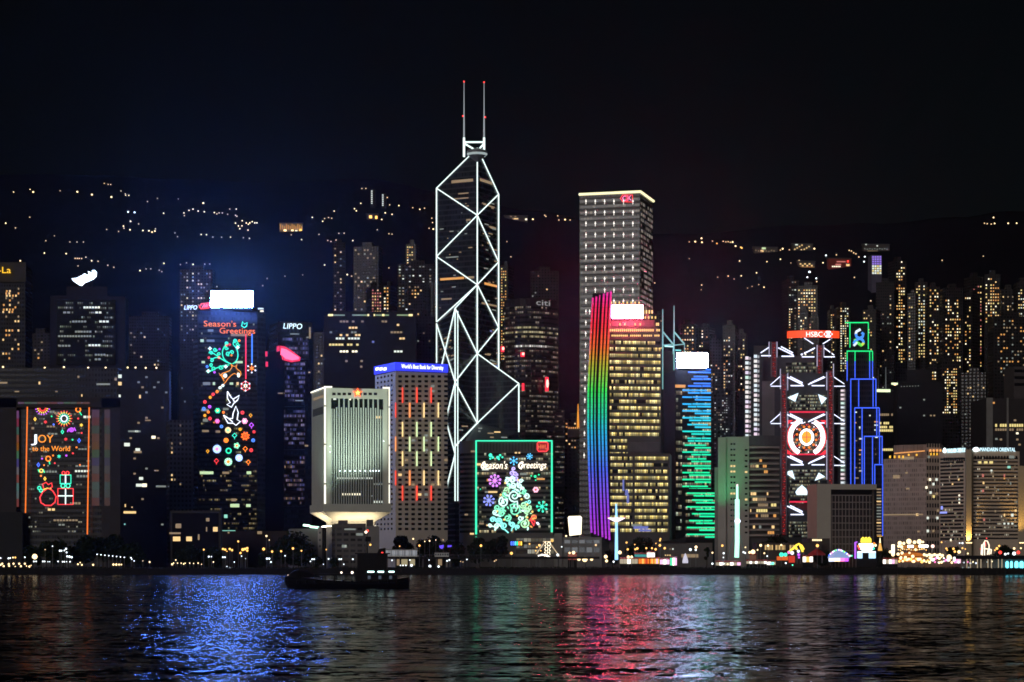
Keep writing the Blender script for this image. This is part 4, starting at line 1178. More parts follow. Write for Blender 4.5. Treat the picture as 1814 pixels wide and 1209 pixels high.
# --- curved glass tower with a citi sign
def citi():
    Y = 1800
    n = 10
    fr = []
    for i in range(n + 1):
        f = i / n
        px = 893 + 95 * f
        fr.append(XY(px, Y + 14 * (2 * f - 1) ** 2 + 6 * f))
    t = thing('curved_tower', (XY(941, Y).x, Y + 20, GZ), 'curved dark glass tower with pale floor bands right of the white tube tower', 'skyscraper')
    wl = wallmat('curtain_wall', (.055, .048, .048), .25, .15)
    MB().prism(fr + [XY(987, Y + 45), XY(897, Y + 45)], GZ, Z(528, Y)).build('wall', wl, t)
    MB().prism([XY(982, Y + 16), XY(1000, Y + 22), XY(1000, Y + 50), XY(982, Y + 50)], GZ, Z(722, Y)).build('side_wing', wl, t)
    rows = {575: 1, 588: 1, 597: 1, 582: 2}
    lm = lit('ribbon_curved', 1.6, (1, .78, .5), (1, .92, .75), .30, .02, .34, .2, (.03, .027, .028))
    ly = lit('ribbon_curved_on', 1.6, (1, .82, .42), (1, .9, .55), .55, .45, .05, .12, vfac=False)
    lw = lit('ribbon_curved_white', 1.8, (1, .95, .85), (1, 1, .95), .9, .12, .1, .2, vfac=False)
    w = [Wall(p, q) for p, q in zip(fr, fr[1:])]
    chord = Wall(fr[2], fr[8])
    y = 544.0; j = 0
    while y < 780:
        on = 578 < y < 600
        m = ly if on else lw if 612 < y < 617 else lm
        for g in (w[0:2], w[2:5], w[5:8], w[8:10]):
            mb = MB()
            for v in g:
                z1, z0 = Z(y - 1.6, Y), Z(y + 1.8, Y)
                mb.add([v.at(0, z0, .2), v.at(v.L, z0, .2), v.at(v.L, z1, .2), v.at(0, z1, .2)], [(0, 1, 2, 3)])
            if j < 45 and (g[0] is w[2] or g[0] is w[5]): mb.build('window_band', m, t)
            elif j < 45: mb.build('window_band', m, t) if j % 2 else mb.build('window_band', lm, t)
        y += 8.9 if not 574 < y < 602 else 8.0; j += 1
    wl2 = Wall(XY(982, Y + 16), XY(1000, Y + 22))
    for i in range(24): panel_px(t, 'window_band', wl2, 983, 999, 728 + i * 9, 730.4 + i * 9, lm, .1)
    cw = Wall(fr[5], fr[9])
    sg = thing('rooftop_sign', cw.pt(961, 538, 1), 'pale grey four letter sign near the roof of the curved tower', 'sign')
    text('citi', 'lettering', Wall(fr[5] + Vector((0, -2)), fr[9] + Vector((0, -2))), 949.5, 974, 541.5, 531.5, emit('sign_dim', (.75, .75, .75), .35), sg, .3)
    rl = emit('red_light_box', (1, .03, .06), 2.0)
    fw = Wall(fr[0] + Vector((0, -16)), fr[10] + Vector((0, -16)))
    for x, y, ww, h, lb in ((890, 619, 6, 10, 'red light box beside the white tube at the left of the curved tower'), (925.5, 628.5, 7, 8, 'red light box high on the curved tower, below its white lit floor'), (926.5, 686, 4, 13, 'slim red light box low on the curved tower, by the tip of the white tubes'), (968.5, 681, 6, 25, 'tall red light box on the right half of the curved tower')):
        b = thing('light_box', fw.pt(x, y, 0), lb, 'sign', 'red light boxes on the curved tower')
        plate(b, 'display', fw, [(x - ww / 2, y - h / 2), (x + ww / 2, y - h / 2), (x + ww / 2, y + h / 2), (x - ww / 2, y + h / 2)], rl, .2, .5)
        if ww > 5: plate(b, 'bright_core', fw, circ(x + 1, y - 1, 2.4, 8, 0, h * .32), emit('red_core', (1, .35, .3), 4), .75, .2)
        MB().tube([fw.pt(x, y, .2), fw.pt(x, y, -12)], .3, 5).build('bracket', M['dark'], b)
    for x, y, ww, k in ((921, 548, 10, 'amber'), (935, 548, 14, 'amber'), (906, 728, 20, 'blue'), (915, 548, 4, 'dim'), (892, 752, 8, 'amber')):
        panel_px(t, 'window', chord if x > 905 else w[0], x - ww / 2, x + ww / 2, y - 1.6, y + 1.6, WIN[k], .6)
citi()

# --- dark tower with the hanging neon garland and the blue white screen
def lippo():
    Y = 1640; S = Y / F
    b = Bld('glass_tower', 350, Y, 456, Y + 4, 36, 549, 'dark octagonal glass tower under the blazing blue white screen, covered with neon ornaments', facade('smoked_glass', (.02, .02, .025), (.028, .028, .034), 1.5, 3.7, .8, .55, .3), 'skyscraper')
    r = b.root
    MB().prism([XY(456, Y + 4.2), XY(470, Y + 12), XY(470, Y + 32), XY(456, Y + 38)], GZ, Z(552, Y)).build('bay', MATS['smoked_glass'], r)
    MB().prism([XY(342, Y + 8), XY(350, Y + .5), XY(350, Y + 36), XY(342, Y + 30)], GZ, Z(600, Y)).build('bay', MATS['smoked_glass'], r)
    f = b.front
    lm = lit('ribbon_smoked', 1.4, (.95, 1, .45), (1, .8, .4), .45, -.19, .16, .25, (.016, .017, .022))
    lo = lit('ribbon_smoked_low', 1.4, (1, .7, .28), (1, .85, .45), .36, -.07, .3, .25, (.016, .017, .022))
    for j in range(44):
        y = 575 + j * 8.4
        if y > 950: break
        panel_px(r, 'window_band', f, 352, 455, y - 1.6, y + 1.8, lo if y > 830 else lm, .05, .2)
    for x, y, ww, h, k in ((373, 586, 10, 4, 'dimw'), (424, 594, 30, 4, 'dim'), (358, 604, 6, 5, 'green'), (373, 604, 14, 4, 'dimw'), (423, 642, 14, 4, 'green'), (360, 642, 6, 4, 'green'), (366, 680, 13, 5, 'dimw'), (379, 680, 4, 5, 'green'), (410, 680, 6, 4, 'green'), (421, 680, 4, 5, 'warm'), (363, 727, 14, 4, 'dimw'), (400, 725, 10, 4, 'dimw'), (364, 745, 9, 5, 'dimw'), (386, 765, 8, 4, 'dim'), (364, 764, 12, 4, 'dim'), (366, 838, 24, 5, 'green'), (441, 838, 8, 5, 'green'), (400, 838, 12, 4, 'dim'), (416, 896, 16, 6, 'green'), (440, 896, 8, 5, 'green'), (400, 915, 6, 6, 'cyan'), (405, 943, 24, 6, 'cyan'), (414, 886, 8, 5, 'dim')):
        panel_px(r, 'window', f, x - ww / 2, x + ww / 2, y - h / 2, y + h / 2, WIN[k], .3, .15)
    panel_px(r, 'roof_lamp', Wall(XY(440, Y - 1), XY(475, Y - 1)), 457, 467, 546, 548.5, WIN['white'], .2); panel_px(r, 'roof_lamp', Wall(XY(440, Y - 1), XY(475, Y - 1)), 461, 467, 550.5, 553, WIN['bright'], .2)
    sc_ = thing('led_screen', (XY(411, Y - 3).x, Y - 3, Z(547, Y)), 'blazing blue white screen on the roof of the neon ornamented tower', 'screen')
    sw_ = Wall(XY(370, Y - 2), XY(455, Y - 2))
    panel_px(sc_, 'display', sw_, 374, 447.5, 516.5, 545, emit('screen_blue', (.12, .28, 1), SCR_BLUE), .3, .5)
    MB().prism([XY(373, Y - 1.9), XY(448.5, Y - 1.9), XY(448.5, Y), XY(373, Y)], Z(546, Y), Z(515.8, Y)).build('screen_frame', M['dark'], sc_)
    MB().prism([XY(376, Y + .1), XY(446, Y + .1), XY(446, Y + 9), XY(376, Y + 9)], Z(549, Y), Z(522, Y)).build('plinth', M['dark'], sc_)
    sg = thing('rooftop_sign', XY(352, Y - 2).to_3d(), 'white roof lettering with a red striped capsule, left of the blue white screen', 'sign')
    sg.location.z = Z(549, Y)
    sw2 = Wall(XY(320, Y - 1), XY(374, Y - 3))
    text('LIPPO', 'lettering', sw2, 326.5, 349.5, 549, 541.5, emit('sign_slanted', (.75, .95, 1), 2.4), sg, .3, slant=.2)
    neon(sg, 'capsule', sw2, [[(357, 539), (371, 537.5), (373, 540), (370, 546), (356, 547.5), (353.5, 544)]], NE['red'], 1.2, True, .5)
    neon(sg, 'capsule_stripe', sw2, [[(358.5, 545.5), (363, 539.5)], [(362.5, 545.2), (367, 539.2)], [(366, 545), (370, 539.5)]], emit('stripe_pink', (1, .15, .2), 2.4), 1.1, False, .5)
    MB().tube([sw2.pt(326, 550, .2), sw2.pt(374, 548.5, .2)], .35, 6).tube([sw2.pt(335, 550, .2), sw2.pt(348, 552, -8)], .35, 6).tube([sw2.pt(349, 550, .2), sw2.pt(351, 556, -4)], .35, 6).build('bracket', M['dark'], sg)
    # the neon garland
    d = thing('light_display', f.pt(405, 690, 1), "tall neon garland of reindeer, doves and ornaments under orange Season's Greetings lettering", 'light display')
    og = emit('neon_lettering', (1, .19, .03), 2.0)
    text("Season's", 'lettering', f, 361, 418.5, 579, 569, og, d, .7)
    text('Greetings', 'lettering', f, 389, 452, 591.5, 581.5, og, d, .7)
    neon(d, 'bird', f, [[(428, 578), (430, 570), (433, 575), (438, 572), (437, 578), (433, 581), (428, 578)]], NE['teal'], .9, False, .8)
    neon(d, 'hanging_line', f, [[(435.5, 592), (435.5, 672)]], emit('line_red', (1, .03, .08), 1.3), 1.15)
    neon(d, 'hanging_line', f, [[(446.5, 592), (446.5, 644)]], emit('line_blue', (.06, .25, 1), 1.9), 1.15)
    def sflake(cx, cy, r, m1, m2):
        flake(d, f, cx, cy, r, m1, 6, False, 'snowflake_arms')
        for i in range(6):
            a = 2 * math.pi * i / 6 + math.pi / 2
            plate(d, 'snowflake_tip', f, circ(cx + r * math.cos(a), cy + r * math.sin(a), 1.5, 7), m2, .9, .3)
    sflake(446, 653, 7.5, NE['orange'], NE['coolwhite']); sflake(435, 684.5, 8, NE['orange'], NE['coolwhite'])
    plate(d, 'snowflake_heart', f, circ(435, 684, 3.4, 8), NE['cyanwhite'], 1.2, .3); neon(d, 'snowflake_ring', f, [circ(435, 684.5, 8.6, 6, .5)], NE['red'], .7, True)
    tl = emit('neon_antler', (.04, .95, .55), 1.5)
    cur = lambda pts: [tuple(((1 - t) ** 3 * pts[0][i] + 3 * t * (1 - t) ** 2 * pts[1][i] + 3 * t * t * (1 - t) * pts[2][i] + t ** 3 * pts[3][i]) for i in (0, 1)) for t in [k / 12 for k in range(13)]]
    ant = [cur([(412, 645), (425, 640), (424, 620), (414, 612)]), cur([(414, 612), (410, 605), (420, 600), (422, 610)]), cur([(410, 645), (392, 640), (390, 622), (400, 612)]), cur([(400, 612), (405, 606), (396, 604), (400, 612)]),
           cur([(408, 645), (395, 640), (382, 628), (374, 624)]), cur([(406, 647), (390, 648), (378, 655), (369, 660)]), cur([(404, 643), (392, 636), (384, 630), (376, 637)]),
           spiral(417, 604, 3.8, 1.2, 1.2), spiral(421, 611, 3.6, 1.2, 0), spiral(402, 609, 3.4, 1.2, 2), spiral(381, 620, 3.8, 1.3, 0), spiral(374, 626, 3.6, 1.2, 3), spiral(388, 628, 3.4, 1.2, 2), spiral(375, 639, 3.6, 1.2, 4), spiral(374.5, 647, 3.4, 1.2, 1), spiral(379, 654, 4.0, 1.2, 2), spiral(391, 651, 4.2, 1.2, 0), spiral(370, 658, 3, 1.2, 2), spiral(404, 627, 4, 1.3, 1), spiral(411, 625, 3.8, 1.2, 3), spiral(401, 617, 3.4, 1.2, 0)]
    for a in ant: neon(d, 'antler', f, [a], tl, .95, False, .8)
    neon(d, 'reindeer', f, [[(409, 645), (412, 649), (417, 650), (420, 646), (418, 652), (422, 656), (426, 659), (427, 664), (424, 669), (420, 664), (415, 662), (410, 665), (404, 671), (400, 677), (394, 683), (388, 687)], [(409, 645), (411, 651), (407, 657), (400, 660), (394, 662), (390, 666), (388, 661), (391, 665), (394, 670), (397, 676)], [(420, 660), (425, 663), (421, 668)], [(393, 664), (396, 672), (402, 668)]], emit('neon_deer', (1, .33, .02), 1.8), .75, False, .9)
    for x, y, rx, ry in ((399, 666, 3.6, 3.8), (422.5, 665, 2.6, 4.4), (395, 683.5, 2.8, 2.6), (390, 687.5, 3, 2.6)): plate(d, 'reindeer_patch', f, circ(x, y, rx, 9, 0, ry), NE['white'], .9, .3)
    for x, y in ((372, 618), (421, 616), (400, 650), (369, 658)): plate(d, 'blossom', f, star_poly(x, y, 4.0, 4, .55), emit('blossom_white', (.8, 1, .95), 2.2), .9, .3)
    wd = emit('neon_dove', (.85, .9, 1), 2.6)
    neon(d, 'dove', f, [[(403, 694), (409, 704), (413, 708), (424, 701), (421, 709), (414, 715), (410, 722), (402, 717), (408, 714), (403, 706), (403, 694)], [(413, 708), (415, 712)]], wd, .95, False, .8)
    neon(d, 'dove', f, [[(396, 736), (405, 742), (412, 742), (413, 733), (418, 720), (422, 731), (420, 744), (426, 747), (418, 754), (413, 750), (404, 750), (396, 736)], [(405, 742), (412, 748)]], wd, .95, False, .8)
    rd, ye, pu, gr, bl, am = NE['red'], emit('orn_yellow', (1, .42, .02), 1.9), NE['purple'], NE['green'], emit('orn_blue', (.08, .25, 1), 2.2), NE['orange']
    for x, y, r, m in ((384.5, 694.5, 2.4, am), (377.5, 699, 2.6, rd), (363, 712.5, 2.8, rd), (371.5, 721, 2.6, pu), (361, 724.5, 2.8, bl), (369, 730.5, 2.2, am), (372, 742, 2.8, rd), (396, 731, 2.2, am), (429.5, 731.5, 3, rd), (392.5, 756, 2.7, bl), (448.5, 780.5, 3, bl), (445, 798, 3, rd), (450, 765.5, 2.4, rd), (388, 634, 2.4, rd), (401, 612, 2.2, rd), (407, 611, 2, rd), (424, 604, 2, am), (370, 634, 2, rd), (389, 619, 1.6, pu), (367, 650, 2.2, bl), (380, 660, 1.8, pu), (410, 630, 1.6, am)):
        neon(d, 'ornament', f, [circ(x, y, r * .72, 8)], m, r * .42, True, .8)
    for x, y, r, m in ((372.5, 704.5, 3.2, ye), (363, 736.5, 3.2, ye), (425.5, 761, 3.3, ye), (379, 749, 1.5, ye)): plate(d, 'sun_ornament', f, star_poly(x, y, r, 8, .7), m, .8, .3)
    blossom(d, f, 385.5, 728, 5, NE['green'], NE['yellow']); blossom(d, f, 385, 746.5, 4.4, emit('orn_magenta', (1, .15, .5), 2), NE['pink']); blossom(d, f, 433.5, 746.5, 5.6, emit('orn_pinkw', (1, .35, .6), 2), NE['paleyellow'], 6)
    blossom(d, f, 419.5, 790, 5.8, emit('orn_mint', (.3, 1, .6), 1.8), NE['orange'], 5); blossom(d, f, 404, 762.5, 5.6, emit('orn_cream', (1, .75, .35), 2), NE['green'], 8)
    for x, y, r, m1, m2 in ((384.5, 796, 7.4, emit('orn_iceblue', (.3, .5, 1), 2.4), NE['pink']), (423.5, 811.5, 6.4, emit('orn_iceblue', (.3, .5, 1), 2.4), emit('orn_lilac', (.9, .6, 1), 2)), (404.5, 818.5, 7, emit('orn_mint2', (.3, .9, .5), 1.8), am)):
        plate(d, 'rosette', f, circ(x, y, r, 16), m1, .6, .3); plate(d, 'rosette_heart', f, circ(x, y, r * .38, 10), m2, 1.0, .3)
        neon(d, 'rosette_ray', f, [[(x + r * .45 * math.cos(a), y + r * .45 * math.sin(a)), (x + r * .95 * math.cos(a), y + r * .95 * math.sin(a))] for a in [k * math.pi / 5 for k in range(10)]], NE['coolwhite'], .35, False, 1.1)
    neon(d, 'ring', f, [circ(405, 799, 4.2, 12)], emit('orn_ring', (.03, .9, .5), 1.9), 1.3, True, .8); plate(d, 'pumpkin', f, circ(400.5, 780.5, 4.4, 12), am, .6, .3)
    flake(d, f, 434.5, 773, 6.6, emit('orn_flame', (1, .12, .02), 2.2), 8, True, 'wheel_ornament'); neon(d, 'wheel_ring', f, [circ(434.5, 773, 5, 12)], am, .7, True)
    for x, y, r, m in ((415.5, 772.5, 4.6, emit('orn_teal', (.05, .95, .7), 1.9)), (445.5, 754, 4.4, pu), (434.5, 796, 4.4, am), (383.5, 817.5, 4.4, rd), (440, 819.5, 4.2, am), (444, 736.5, 3, ye), (368, 800, 2.8, ye)):
        neon(d, 'lantern', f, [[(x, y - r), (x + r * .85, y - r * .1), (x, y + r * .7), (x - r * .85, y - r * .1)]], m, .85, True, .8)
        neon(d, 'lantern_tail', f, [[(x, y + r * .7), (x, y + r * 1.35)]], m, .6)
lippo()

# --- its twin behind
def lippo2():
    Y = 1740
    b = Bld('glass_tower', 492, Y, 553, Y + 8, 36, 569, 'dark glass tower with a white lettered sign high up, left of the stone block', facade('smoked_glass_blue', (.018, .018, .026), (.03, .03, .045), 1.5, 3.8, .8, .6, .3), 'skyscraper')
    r = b.root
    lm = lit('ribbon_violet_reflection', 1.2, (.35, .38, 1), (.75, .6, .9), .30, .06, .30, .2, (.02, .02, .03), False)  # violet glow in these bands stands in for reflections on the glass
    lo = lit('ribbon_violet_reflection_low', 1.2, (.25, .3, 1), (1, .6, .3), .34, .02, .30, .25, (.02, .02, .03), False)
    f = b.front
    pod = [(0, 596, 500, 548, 640), (1, 640, 504, 541, 724), (2, 724, 502, 541, 800), (3, 806, 500, 541, 900)]
    for k, y0, x0, x1, y1 in pod:
        MB().prism([XY(x0, Y - 2.2 - k * .1), XY(x1, Y - 1.2), XY(x1, Y + 2), XY(x0, Y + 1)], Z(y1 - 3, Y), Z(y0, Y)).build('projecting_bay', MATS['smoked_glass_blue'], r)
        w = Wall(XY(x0, Y - 2.2 - k * .1), XY(x1, Y - 1.2))
        n = int((y1 - y0 - 6) / 8)
        for i in range(n):
            panel_px(r, 'window_band', w, x0 + .5, x1 - 1, y0 + 3 + i * 8, y0 + 7.5 + i * 8, lo if k == 3 else lm, .05, .15)
    MB().prism([XY(468, Y + 6), XY(503, Y - 4), XY(503, Y + 30), XY(468, Y + 30)], GZ, Z(622, Y)).build('projecting_bay', wallmat('bay_black', (.008, .008, .01), .3), r)
    b.wins([(522, 592, 16, 2.2, 'dimw'), (545, 598, 4, 2, 'dimw'), (530, 710, 14, 2, 'dimw'), (543, 790, 6, 3, 'dim'), (548, 660, 3, 2, 'warm'), (498, 697, 12, 2, 'dim'), (549, 590, 3, 20, 'dim')], Wall(XY(492, Y - 3.2), XY(553, Y - 3)))
    sg = thing('rooftop_sign', f.pt(518, 577, .5), 'white slanted lettering high on the dark tower left of the stone block', 'sign')
    text('LIPPO', 'lettering', f, 501.5, 535, 583, 573.5, emit('sign_slanted', (.75, .95, 1), 2.4), sg, .6, slant=.15)
    w = Wall(XY(490, Y - 3.6), XY(556, Y - 3.2))
    pk = emit('panel_pink', (1, .09, .20), 4.0); pk2 = emit('panel_pink_dim', (1, .04, .12), 1.0)  # pink glow materials for the red screen's reflection
    d = plate(r, 'red_reflection', w, [(498, 617), (507, 619), (515, 624), (523, 629), (530, 634), (529, 637), (518, 639), (505, 636), (500, 630), (497, 629)], pk, .3, .3)  # glowing plates painted in for the red screen's reflection
    plate(d, 'reflection_edge', w, [(490, 614), (495, 613), (496, 622), (490, 624)], pk2, .3, .3)
    plate(d, 'reflection_edge', w, [(496, 613), (504, 614), (516, 621), (533, 634), (531, 640), (516, 642), (500, 638)], pk2, .05, .2)
    for x, y in ((472, 627), (473, 645)): plate(d, 'reflection_edge', Wall(XY(465, Y - 4), XY(490, Y - 8)), [(x - 2, y - 4), (x + 2, y - 4), (x + 2, y + 5), (x - 2, y + 5)], pk2, .1, .3)
lippo2()
# ------------------------------------------------------------------ left side of the skyline
def citic():
    Y = 1400; S = Y / F
    t = thing('portal_block', (XY(110, Y).x, Y + 15, GZ), 'big dark concrete portal framing a glass wall with the Joy to the World neon', 'building')
    cm = wallmat('portal_concrete', (.042, .037, .038), .75, .2)
    fr = MB()
    fr.prism([XY(-30, Y), XY(29, Y), XY(29, Y + 30), XY(-30, Y + 30)], GZ, Z(706, Y))
    fr.prism([XY(180, Y), XY(213, Y), XY(213, Y + 30), XY(180, Y + 30)], GZ, Z(706, Y))
    fr.prism([XY(-30, Y), XY(213, Y), XY(213, Y + 30), XY(-30, Y + 30)], Z(722, Y) + .01, Z(704, Y))
    fr.build('portal_frame', cm, t)
    gm = facade('portal_glass', (.012, .012, .014), (.02, .02, .024), 1.5, 3.7, .8, .55, .3)
    MB().prism([XY(29, Y + 6), XY(180, Y + 6), XY(180, Y + 28), XY(29, Y + 28)], GZ, Z(722, Y)).build('glass_wall', gm, t)
    w = Wall(XY(29, Y + 6), XY(180, Y + 6))
    lm = lit('ribbon_portal', 1.3, (1, .9, .65), (.85, .95, .8), .34, -.12, .16, .25, (.014, .014, .016))
    for j in range(26):
        panel_px(t, 'window_band', w, 50, 160, 733 + j * 8.3, 736 + j * 8.3, lm, .05, .15)
    for x, y, ww, h, k in ((155, 739, 14, 4, 'white'), (146, 826, 24, 3, 'dimw'), (146, 835, 26, 3.5, 'white'), (147, 844, 22, 4, 'dimw'), (87, 836, 30, 3.5, 'dimw'), (136, 892, 16, 4, 'dim'), (92, 903, 14, 4, 'warm'), (117, 922, 44, 3, 'dim'), (110, 930, 12, 3, 'dimw'), (91, 756, 16, 3, 'dim'), (94, 769, 18, 3, 'dimw'), (60, 796, 16, 2.6, 'dimw'), (147, 796, 16, 2.6, 'dimw'), (59, 759, 6, 4, 'dim'), (106, 732, 20, 4, 'dim'), (93, 730, 10, 4, 'dimw')):
        n = max(1, int(ww / 5))
        for i in range(n): panel_px(t, 'window', w, x - ww / 2 + ww * i / n, x - ww / 2 + ww * (i + .75) / n, y - h / 2, y + h / 2, WIN[k], .2, .1)
    # jamb strips whose dim glow paints in reflected coloured light
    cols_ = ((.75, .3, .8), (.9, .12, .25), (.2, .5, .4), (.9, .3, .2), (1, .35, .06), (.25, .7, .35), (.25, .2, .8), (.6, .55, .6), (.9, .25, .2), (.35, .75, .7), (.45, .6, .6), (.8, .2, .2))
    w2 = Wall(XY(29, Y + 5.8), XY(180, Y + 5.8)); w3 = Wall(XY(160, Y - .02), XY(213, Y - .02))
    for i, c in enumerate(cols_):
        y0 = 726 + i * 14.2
        e = emit('jamb_sheen_%d' % i, c, .06)
        panel_px(t, 'jamb_reflection', w2, 163, 176, y0, y0 + 14, e, .1, .1)
        panel_px(t, 'jamb_reflection', w3, 185, 195, y0, y0 + 14, emit('jamb_sheen_dim_%d' % i, c, .035), .05, .1)
        panel_px(t, 'jamb_reflection', w2, 29.5, 33.5, y0 + 2, y0 + 16, emit('jamb_sheen_b_%d' % i, c, .17), .1, .1)
    for i in range(11): panel_px(t, 'soffit_reflection', Wall(XY(29, Y - .05), XY(180, Y - .05)), 32 + i * 11.6, 43 + i * 11.6, 712.5, 716, emit('soffit_sheen_%d' % (i % 6), cols_[(i * 5) % 12], .08), .05, .1)
    pil = MB(); pil.prism([XY(-30, Y - 4), XY(40, Y - 4), XY(40, Y + 4), XY(-30, Y + 4)], GZ, Z(908, Y)); pil.build('podium', M['dark'], t)
    ow = Wall(XY(29, Y - .5), XY(180, Y - .5))
    orn = emit('line_orange', (1, .2, .02), 1.7)
    neon(t, 'light_tube', ow, [[(48.5, 721), (45.2, 909)]], orn, 1.1, False, .2); neon(t, 'light_tube', ow, [[(158, 722), (154.8, 947)]], orn, 1.1, False, .2)
    d = thing('light_display', w.pt(100, 800, 1), 'neon fireworks, sweets and a gift sack round the words JOY to the World', 'light display')
    og = emit('neon_joy', (1, .3, .02), 2.0)
    text('J', 'lettering', w, 55.5, 66, 784.5, 770, NE['coolwhite'], d, .8)
    text('OY', 'lettering', w, 68, 95, 784.5, 771, og, d, .8)
    text('to the World', 'lettering', w, 57.5, 124.5, 799.5, 790.5, og, d, .8)
    def burst(cx, cy, r, ms, n, half=False):
        for i, m in enumerate(ms):
            f0, f1 = .30 + .7 * i / len(ms), .30 + .7 * (i + .72) / len(ms)
            ls = []
            for k in range(n):
                a = math.pi * (k + .5) / n if half else 2 * math.pi * k / n
                ls.append([(cx + r * f0 * math.cos(a), cy + r * f0 * math.sin(a)), (cx + r * f1 * math.cos(a), cy + r * f1 * math.sin(a))])
            neon(d, 'firework', w, ls, m, .9, False, .8)
    burst(114, 742, 15, [NE['coolwhite'], NE['teal'], NE['yellow'], NE['red']], 16)
    burst(76, 723, 14, [NE['red'], NE['yellow'], NE['purple']], 8, True)
    for x, y, r, m in ((81, 748, 4, NE['red']), (144.5, 753.5, 4, NE['yellow']), (117, 778.5, 4, NE['red']), (105, 809, 4.4, NE['teal'])): flake(d, w, x, y, r, m, 6, False, 'star_flower')
    for x, y, r, m in ((62.5, 743, 3, NE['yellow']), (111, 765.5, 3.4, NE['teal']), (140.5, 781, 3.6, NE['blue']), (68.5, 824, 3.6, NE['blue']), (80, 848.5, 3, NE['yellow'])):
        neon(d, 'diamond', w, [[(x, y - r), (x + r * .6, y), (x, y + r), (x - r * .6, y)]], m, .9, True, .8)
    for x, y, r, m in ((95.5, 752.5, 1.7, NE['blue']), (92, 738, 1.4, NE['green']), (139, 742, 1.6, NE['red']), (145, 767.5, 1.6, NE['red']), (136, 793, 1.6, NE['orange']), (129, 779.5, 1.6, NE['green']), (129.5, 803.5, 1.7, NE['red']), (118, 807.5, 1.8, NE['purple']), (94.5, 807.5, 1.6, NE['orange']), (75, 813, 1.6, NE['purple']), (97.5, 821, 1.5, NE['red']), (78.5, 824.5, 1.5, NE['orange']), (73, 843.5, 1.7, NE['orange']), (142, 824, 1.4, NE['orange'])):
        plate(d, 'dot', w, circ(x, y, r, 7), m, .7, .3)
    for (x, y, m, sx) in ((139, 726, NE['orange'], 1), (86, 813, NE['orange'], .6)):
        neon(d, 'lollipop', w, [circ(x, y, 4.2, 10)], m, 1.1, True, .8); neon(d, 'lollipop', w, [[(x + 2 * sx, y + 4), (x + 8 * sx - 2, y + 10)]], NE['green'], .9)
    neon(d, 'wrapped_sweet', w, [circ(127, 762, 4, 8, 0, 3.4), circ(127, 762, 1.6, 6)], NE['purple'], .8, True, .8); neon(d, 'wrapped_sweet', w, [[(120, 766), (122, 760), (120, 764)], [(132, 758), (134.5, 764), (132.5, 762)]], NE['purple'], .8)
    neon(d, 'wrapped_sweet', w, [circ(73.5, 834.5, 3, 8), ], NE['yellow'], .9, True, .8); neon(d, 'wrapped_sweet', w, [[(70, 837), (68, 832)], [(77, 832), (79, 838)]], NE['green'], .9)
    # gift sack with a bow, and wrapped parcels beside it
    neon(d, 'gift_sack', w, [[(84, 866), (76, 872), (71, 882), (73, 891), (81, 896), (91, 896), (98, 890), (100, 880), (94, 870), (88, 866)]], NE['red'], 1.1, True, .8)
    neon(d, 'gift_sack', w, [[(78, 866), (76, 858), (82, 855), (86, 859), (92, 856), (93, 863), (88, 866)]], NE['red'], 1.0); neon(d, 'sack_tie', w, [[(77, 868), (84, 865.5), (91, 866.5)]], NE['yellow'], 1.0)
    neon(d, 'bow', w, [circ(70, 865, 2.8, 8), circ(73, 869.5, 2.6, 8)], NE['teal'], 1.0, True, .8)
    neon(d, 'parcel', w, [[(103, 866), (130, 866), (130, 894), (103, 894)]], NE['red'], 1.0, True, .8); neon(d, 'parcel_ribbon', w, [[(116.5, 866), (116.5, 894)], [(103, 879), (130, 879)]], NE['white'], 1.1)
    neon(d, 'parcel_bow', w, [circ(112, 861, 3.6, 9), circ(121, 861, 3.6, 9)], NE['teal'], 1.0, True, .8)
    neon(d, 'parcel', w, [[(107, 842), (126, 842), (126, 857), (107, 857)]], NE['teal'], 1.0, True, .8); neon(d, 'parcel_ribbon', w, [[(116.5, 842), (116.5, 857)]], NE['coolwhite'], 1.1)
    neon(d, 'parcel_bow', w, [circ(113, 838.5, 2.8, 8), circ(120, 838.5, 2.8, 8)], NE['red'], 1.0, True, .8)
citic()

